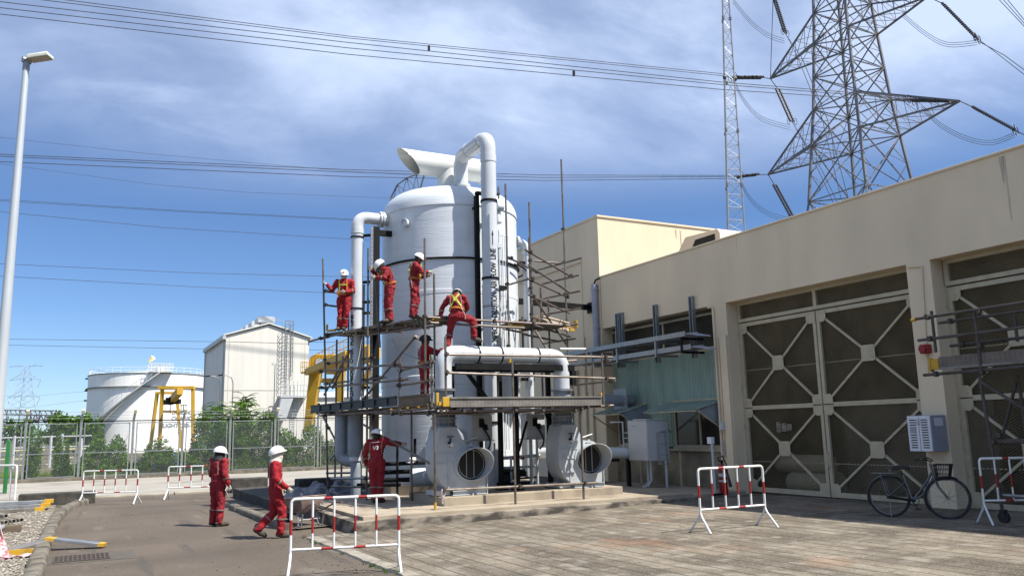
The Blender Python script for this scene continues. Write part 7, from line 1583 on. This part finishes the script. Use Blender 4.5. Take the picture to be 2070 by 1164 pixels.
def string(key, a, c, dd):                            # double tension string leaving an arm tip
    D0 = depth(TIP[key]); p, q = oD(a[0],a[1],D0+dd*.12), oD(c[0],c[1],D0+dd); b = MB(); d = (q-p).normalized(); s = d.cross(V((0,0,1))).normalized()*.24; s2 = V((0,0,.0))
    b.tube(TIP[key], p, .05, 4)
    for g in (-1, 1):
        b.tube(p+s*g, q+s*g, .09, 6)
        for i in range(22): e = p+s*g+(q-p)*((i+.5)/22); b.tube(e-d*.03, e+d*.03, .15, 6)
    b.tube(p-s*1.3, p+s*1.3, .06, 5); b.tube(q-s*1.5, q+s*1.5, .08, 5)
    for g in (-1.9, 1.9): b.path([q+s*g+V((.25*math.cos(i*.7854),0,.42*math.sin(i*.7854))) for i in range(8)], .035, 4, closed=True)
    b.build('insulator', M_ins, py); return q
e1 = string('uL',(1541,157),(1481,157),-2); e2 = string('lL',(1531,353),(1494,357),-2); e3 = string('lR',(1916,204),(1842,203),3)
e4 = string('uL',(1572,180),(1601,245),-3); e5 = string('lL',(1566,374),(1602,440),-3); e6 = string('uL',(1563,-10),(1587,66),-2)
e7 = string('uR',(1906,8),(1975,78),-3); e8 = string('lR',(1967,217),(2052,263),-3)
def jump(pts, D, k=3):
    for i in range(k):
        b = MB(); P = [oD(x,y+i*4.5-4,D+i*.2) for x,y in pts]; Q = []
        for j in range(len(P)-1):                     # Catmull-Rom
            p0, p1, p2, p3 = P[max(j-1,0)], P[j], P[j+1], P[min(j+2,len(P)-1)]
            for t in (0,.25,.5,.75): Q.append(.5*((2*p1)+(p2-p0)*t+(2*p0-5*p1+4*p2-p3)*t*t+(3*p1-p0-3*p2+p3)*t**3))
        b.path(Q+[P[-1]], .026, 4); b.build('jumper_cable', M_wire, py)
jump([(1481,0),(1515,42),(1550,70),(1586,83)], depth(e6)); jump([(1484,165),(1505,205),(1540,240),(1598,258)], depth(e4)); jump([(1496,363),(1515,400),(1550,430),(1600,446)], depth(e5))
jump([(1825,30),(1868,66),(1915,90),(1975,86)], depth(e7)); jump([(1862,215),(1900,252),(1955,280),(2005,288),(2052,272)], depth(e8))
def powerline(label, wires, r_=.035, group=None, spacers=()):
    t = thing('power_line', label, 'power line', tuple(wires[0][0]), group=group)
    for w in wires:
        b = MB(); P = [V(p) for p in w]; b.path(P, r_, 4); b.build('conductor', M_wire, t)
    for p in spacers: b = MB(); b.box((p.x-.09,p.y-.09,p.z-.25),(p.x+.09,p.y+.09,p.z+.25)); b.build('spacer', M_blk, t)
    return t
def W2(pts, D0, D1):                                  # sight points with depth changing evenly along the span
    x0, x1 = pts[0][0], pts[-1][0]; P = [oD(x,y,1/((1/D0)+((1/D1)-(1/D0))*(x-x0)/(x1-x0))) for x, y in pts]
    d = (P[0]-P[1]).normalized(); return [P[0]+d*180+V((0,0,9)), P[0]+d*80+V((0,0,2))]+P      # the span runs on far beyond the frame
powerline('steep twin conductors descending from the upper left cross arm behind the pylon', [[e6, oD(1612,115,80), oD(1662,240,74), oD(1705,420,66), oD(1730,560,62)], [e6+V((.3,.3,.1)), oD(1620,115,80), oD(1672,240,74), oD(1720,420,66), oD(1745,560,62)]])
powerline('twin conductors descending from the middle left insulator strings behind the pylon', [[e4, oD(1655,345,76), oD(1712,470,68)], [e4+V((.3,.3,.1)), oD(1662,345,76), oD(1722,470,68)]])
powerline('twin conductors leaving the upper right arm towards the right edge', [[e7, oD(2020,112,70), oD(2120,190,62)], [e7+V((0,.3,.1)), oD(2030,112,70), oD(2125,182,62)]])
powerline('twin conductors leaving the lower right arm at the right edge', [[e8, oD(2120,300,66)], [e8+V((0,.3,.1)), oD(2125,292,66)]])
powerline('three thin conductors crossing the top right corner of the sky', [[oD(2012+9*i,-8,66), oD(2100+6*i,85+3*i,60)] for i in range(3)])
lft = [( -40,-12),(700,74),(1455,150),(1481,156)]
powerline('upper pair of conductors crossing the top of the sky to the upper left arm', [W2([(-40,-26),(60,-9),(700,73),(1455,149),(1481,156)],64,depth(e1)), W2([(-40,-16),(75,-1),(700,77),(1455,153),(1481,158)],64,depth(e1))], .034, spacers=[oD(867,98,75)])
powerline('lower three conductors crossing the top of the sky to the right hand lower arm', [W2([(-40,-2),(0,4),(700,86),(1455,166),(1842,197)],64,depth(e3)), W2([(-40,11),(0,16),(700,97),(1455,171),(1842,201)],64,depth(e3)), W2([(-40,24),(0,29),(700,110),(1455,181),(1842,206)],64,depth(e3))], .034, spacers=[oD(1160,149,75)])
powerline('three parallel conductors crossing mid sky behind the tank to the lower left arm', [W2([(-40,309),(0,312),(700,343),(1100,354),(1494,355)],74,depth(e2)), W2([(-40,314),(0,316),(700,348),(1100,359),(1494,357)],74,depth(e2)), W2([(-40,325),(0,327),(700,357),(1100,365),(1494,361)],74,depth(e2))], .034)
powerline('single faint wire just above the mid sky conductors on the left', [W2([(-40,275),(0,278),(300,311),(700,346),(860,356)],150,170)], .028)
powerline('single faint wire slanting below the mid sky conductors on the left', [W2([(-40,326),(0,331),(300,372),(500,389),(820,402)],150,170)], .028)
powerline('close pair of wires sloping above the left shoulder of the tank', [W2([(-40,401),(0,403),(350,425),(770,446)],110,120), W2([(-40,404),(0,406),(350,427),(770,448)],110,120)], .028)
powerline('single wire meeting the elbow of the overflow pipe from the left', [W2([(-40,424),(0,428),(330,460),(770,487)],110,120)], .03)
powerline('single wire crossing at the height of the workers heads on the left', [W2([(-40,529),(0,533),(400,552),(780,561)],120,130)], .032)
powerline('single wire crossing at the height of the workers belts on the left', [W2([(-40,555),(0,558),(400,580),(780,597)],120,130)], .032)
powerline('upper of the two lowest wires crossing over the warehouse roof', [W2([(-40,683),(0,685),(415,690),(780,692)],190,190)], .045)
powerline('lower of the two lowest wires crossing over the warehouse roof', [W2([(-40,695),(0,697),(415,705),(780,708)],190,190)], .045)
powerline('faint pair of far wires dropping to the distant pylon left of the oil tank', [W2([(70,800),(180,790)],300,260), W2([(70,822),(180,808)],300,260)], .03)
# ---------------------------------------------------------------- slim lattice mast
c = oD(1483,470,62); b0 = V((c.x,c.y,0)); topz = oD(1464,-60,62).z+.8; tq = oD(1465,0,62); lean = V((tq.x-c.x, tq.y-c.y, 0))/(tq.z-c.z)
mm_ = thing('lattice_mast', 'slim pale triangular lattice mast standing left of the pylon behind the beige block', 'mast', (c.x,c.y,FZ))
def mh(z): return max(.28, .82*(1-(z-16)/17.5*.62)) if z > 16 else .82+(16-z)*.03
def mc(z): return [b0+V((0,0,z))+lean*(z-c.z)+V((mh(z)*math.cos(a), mh(z)*math.sin(a), 0)) for a in (R(200), R(320), R(80))]
zs_ = [FZ+.95*i for i in range(int((topz-FZ)/.95)+1)]
for k in range(3):
    b = MB()
    for z0, z1 in zip(zs_[::4], zs_[4::4]+[zs_[-1]]): b.tube(mc(z0)[k], mc(z1)[k], .055, 6)
    b.build('leg', M_mast, mm_)
b = MB()
for i, (z0, z1) in enumerate(zip(zs_, zs_[1:])):
    A, B_ = mc(z0), mc(z1)
    for k in range(3):
        j = (k+1) % 3; b.tube(A[k], A[j], .022, 4); b.tube(A[k] if i % 2 else A[j], B_[j] if i % 2 else B_[k], .022, 4)
b.build('bracing', M_mast, mm_)
pieces('splice_collar', M_pylon, mm_, [lambda b, z=z: [b.tube(p-V((0,0,.12)), p+V((0,0,.12)), .10, 6) for p in mc(z)] for z in (19.5,23.6,32.0)])
b = MB()
for k in range(3): b.ell(mc(27.4)[k]+V((.1*k,0,.1)), .14, .14, .2, 8, 6)
b.build('lamp_cluster', M_ins, mm_)
# ---------------------------------------------------------------- distant pylons
fp = thing('distant_lattice_arm', 'dark lattice tower arm showing over the left shoulder of the tank dome', 'pylon', tuple(oD(825,400,130)))
b = MB(); ch = []
for D in (128.5, 131.5): ch.append([oD(x,y,D) for x,y in ((790,400),(803,374),(822,360),(842,353),(860,350))]); ch.append([oD(x,y,D) for x,y in ((794,408),(812,398),(832,394),(848,388),(858,352))])
for l in ch:
    for p, q in zip(l, l[1:]): b.bar(p, q, .17, .17)
for i in range(5):
    for u, w in ((0,1),(2,3),(0,2),(1,3)):
        b.bar(ch[u][i], ch[w][i], .1, .1)
        if i < 4: b.bar(ch[u][i], ch[w][i+1], .09, .09); b.bar(ch[u][i+1], ch[w][i], .07, .07)
b.build('lattice', M_pylon, fp); b = MB(); b.tube(oD(857,352,130), oD(862,347,130), .35, 6); b.tube(oD(852,350,130), oD(858,350,130), .25, 6); 
for k in (0, 1): base = ch[k*2][0]; b.bar(base, V((base.x+4,base.y+3,FZ)), .2, .2)
b.build('tower_leg', M_pylon, fp)
M_farp = mat('far_hazed_lattice', (.30,.33,.38,1), (.34,.37,.42,1), sc=.1, rough=.7)  # paler, bluer lattice: haze over the distance is put into the colour
for px, top, D, s, lab in ((42,738,330,1.0,'faint distant lattice pylon with three cross arms beyond the left fence'),):
    p = oD(px,880,D); t = thing('distant_pylon', lab, 'pylon', (p.x,p.y,FZ)); b = MB(); ht = oD(px,top,D).z; rt_ = V((_r.x,_r.y,0)).normalized(); fw_ = V((_f.x,_f.y,0)).normalized(); B0 = V((p.x,p.y,0))
    wd = lambda z: 4.2*(1-z/ht)+.9
    zz = [ht*i/12 for i in range(13)]
    for z0, z1 in zip(zz, zz[1:]):
        for (u, w) in ((-1,-1),(1,-1),(1,1),(-1,1)):
            b.bar(B0+rt_*u*wd(z0)+fw_*w*wd(z0)+V((0,0,z0)), B0+rt_*u*wd(z1)+fw_*w*wd(z1)+V((0,0,z1)), .16, .16)
        for w in (-1,1): b.bar(B0+rt_*-wd(z0)+fw_*w*wd(z0)+V((0,0,z0)), B0+rt_*wd(z1)+fw_*w*wd(z1)+V((0,0,z1)), .1, .1); b.bar(B0+rt_*wd(z0)+fw_*w*wd(z0)+V((0,0,z0)), B0+rt_*-wd(z1)+fw_*w*wd(z1)+V((0,0,z1)), .1, .1)
    b.build('body', M_farp, t)
    for y, l in ((738,6.8),(764,6.4),(800,6.6)):
        z = oD(px,y,D).z
        for sg in (-1, 1): b = MB(); tip = B0+rt_*sg*l+V((0,0,z-.6*(y>740))); b.bar(B0+rt_*sg*1.0+V((0,0,z)), tip, .14, .14); b.bar(B0+rt_*sg*1.2+V((0,0,z+2.2 if y > 740 else z+.1)), tip, .14, .14); b.bar(B0+rt_*sg*3+V((0,0,z)), B0+rt_*sg*4+V((0,0,z+1)), .1, .1); b.tube(tip, tip-rt_*sg*1.1-V((0,0,3.2 if y > 740 else .1)), .12, 4); b.build('cross_arm', M_farp, t)
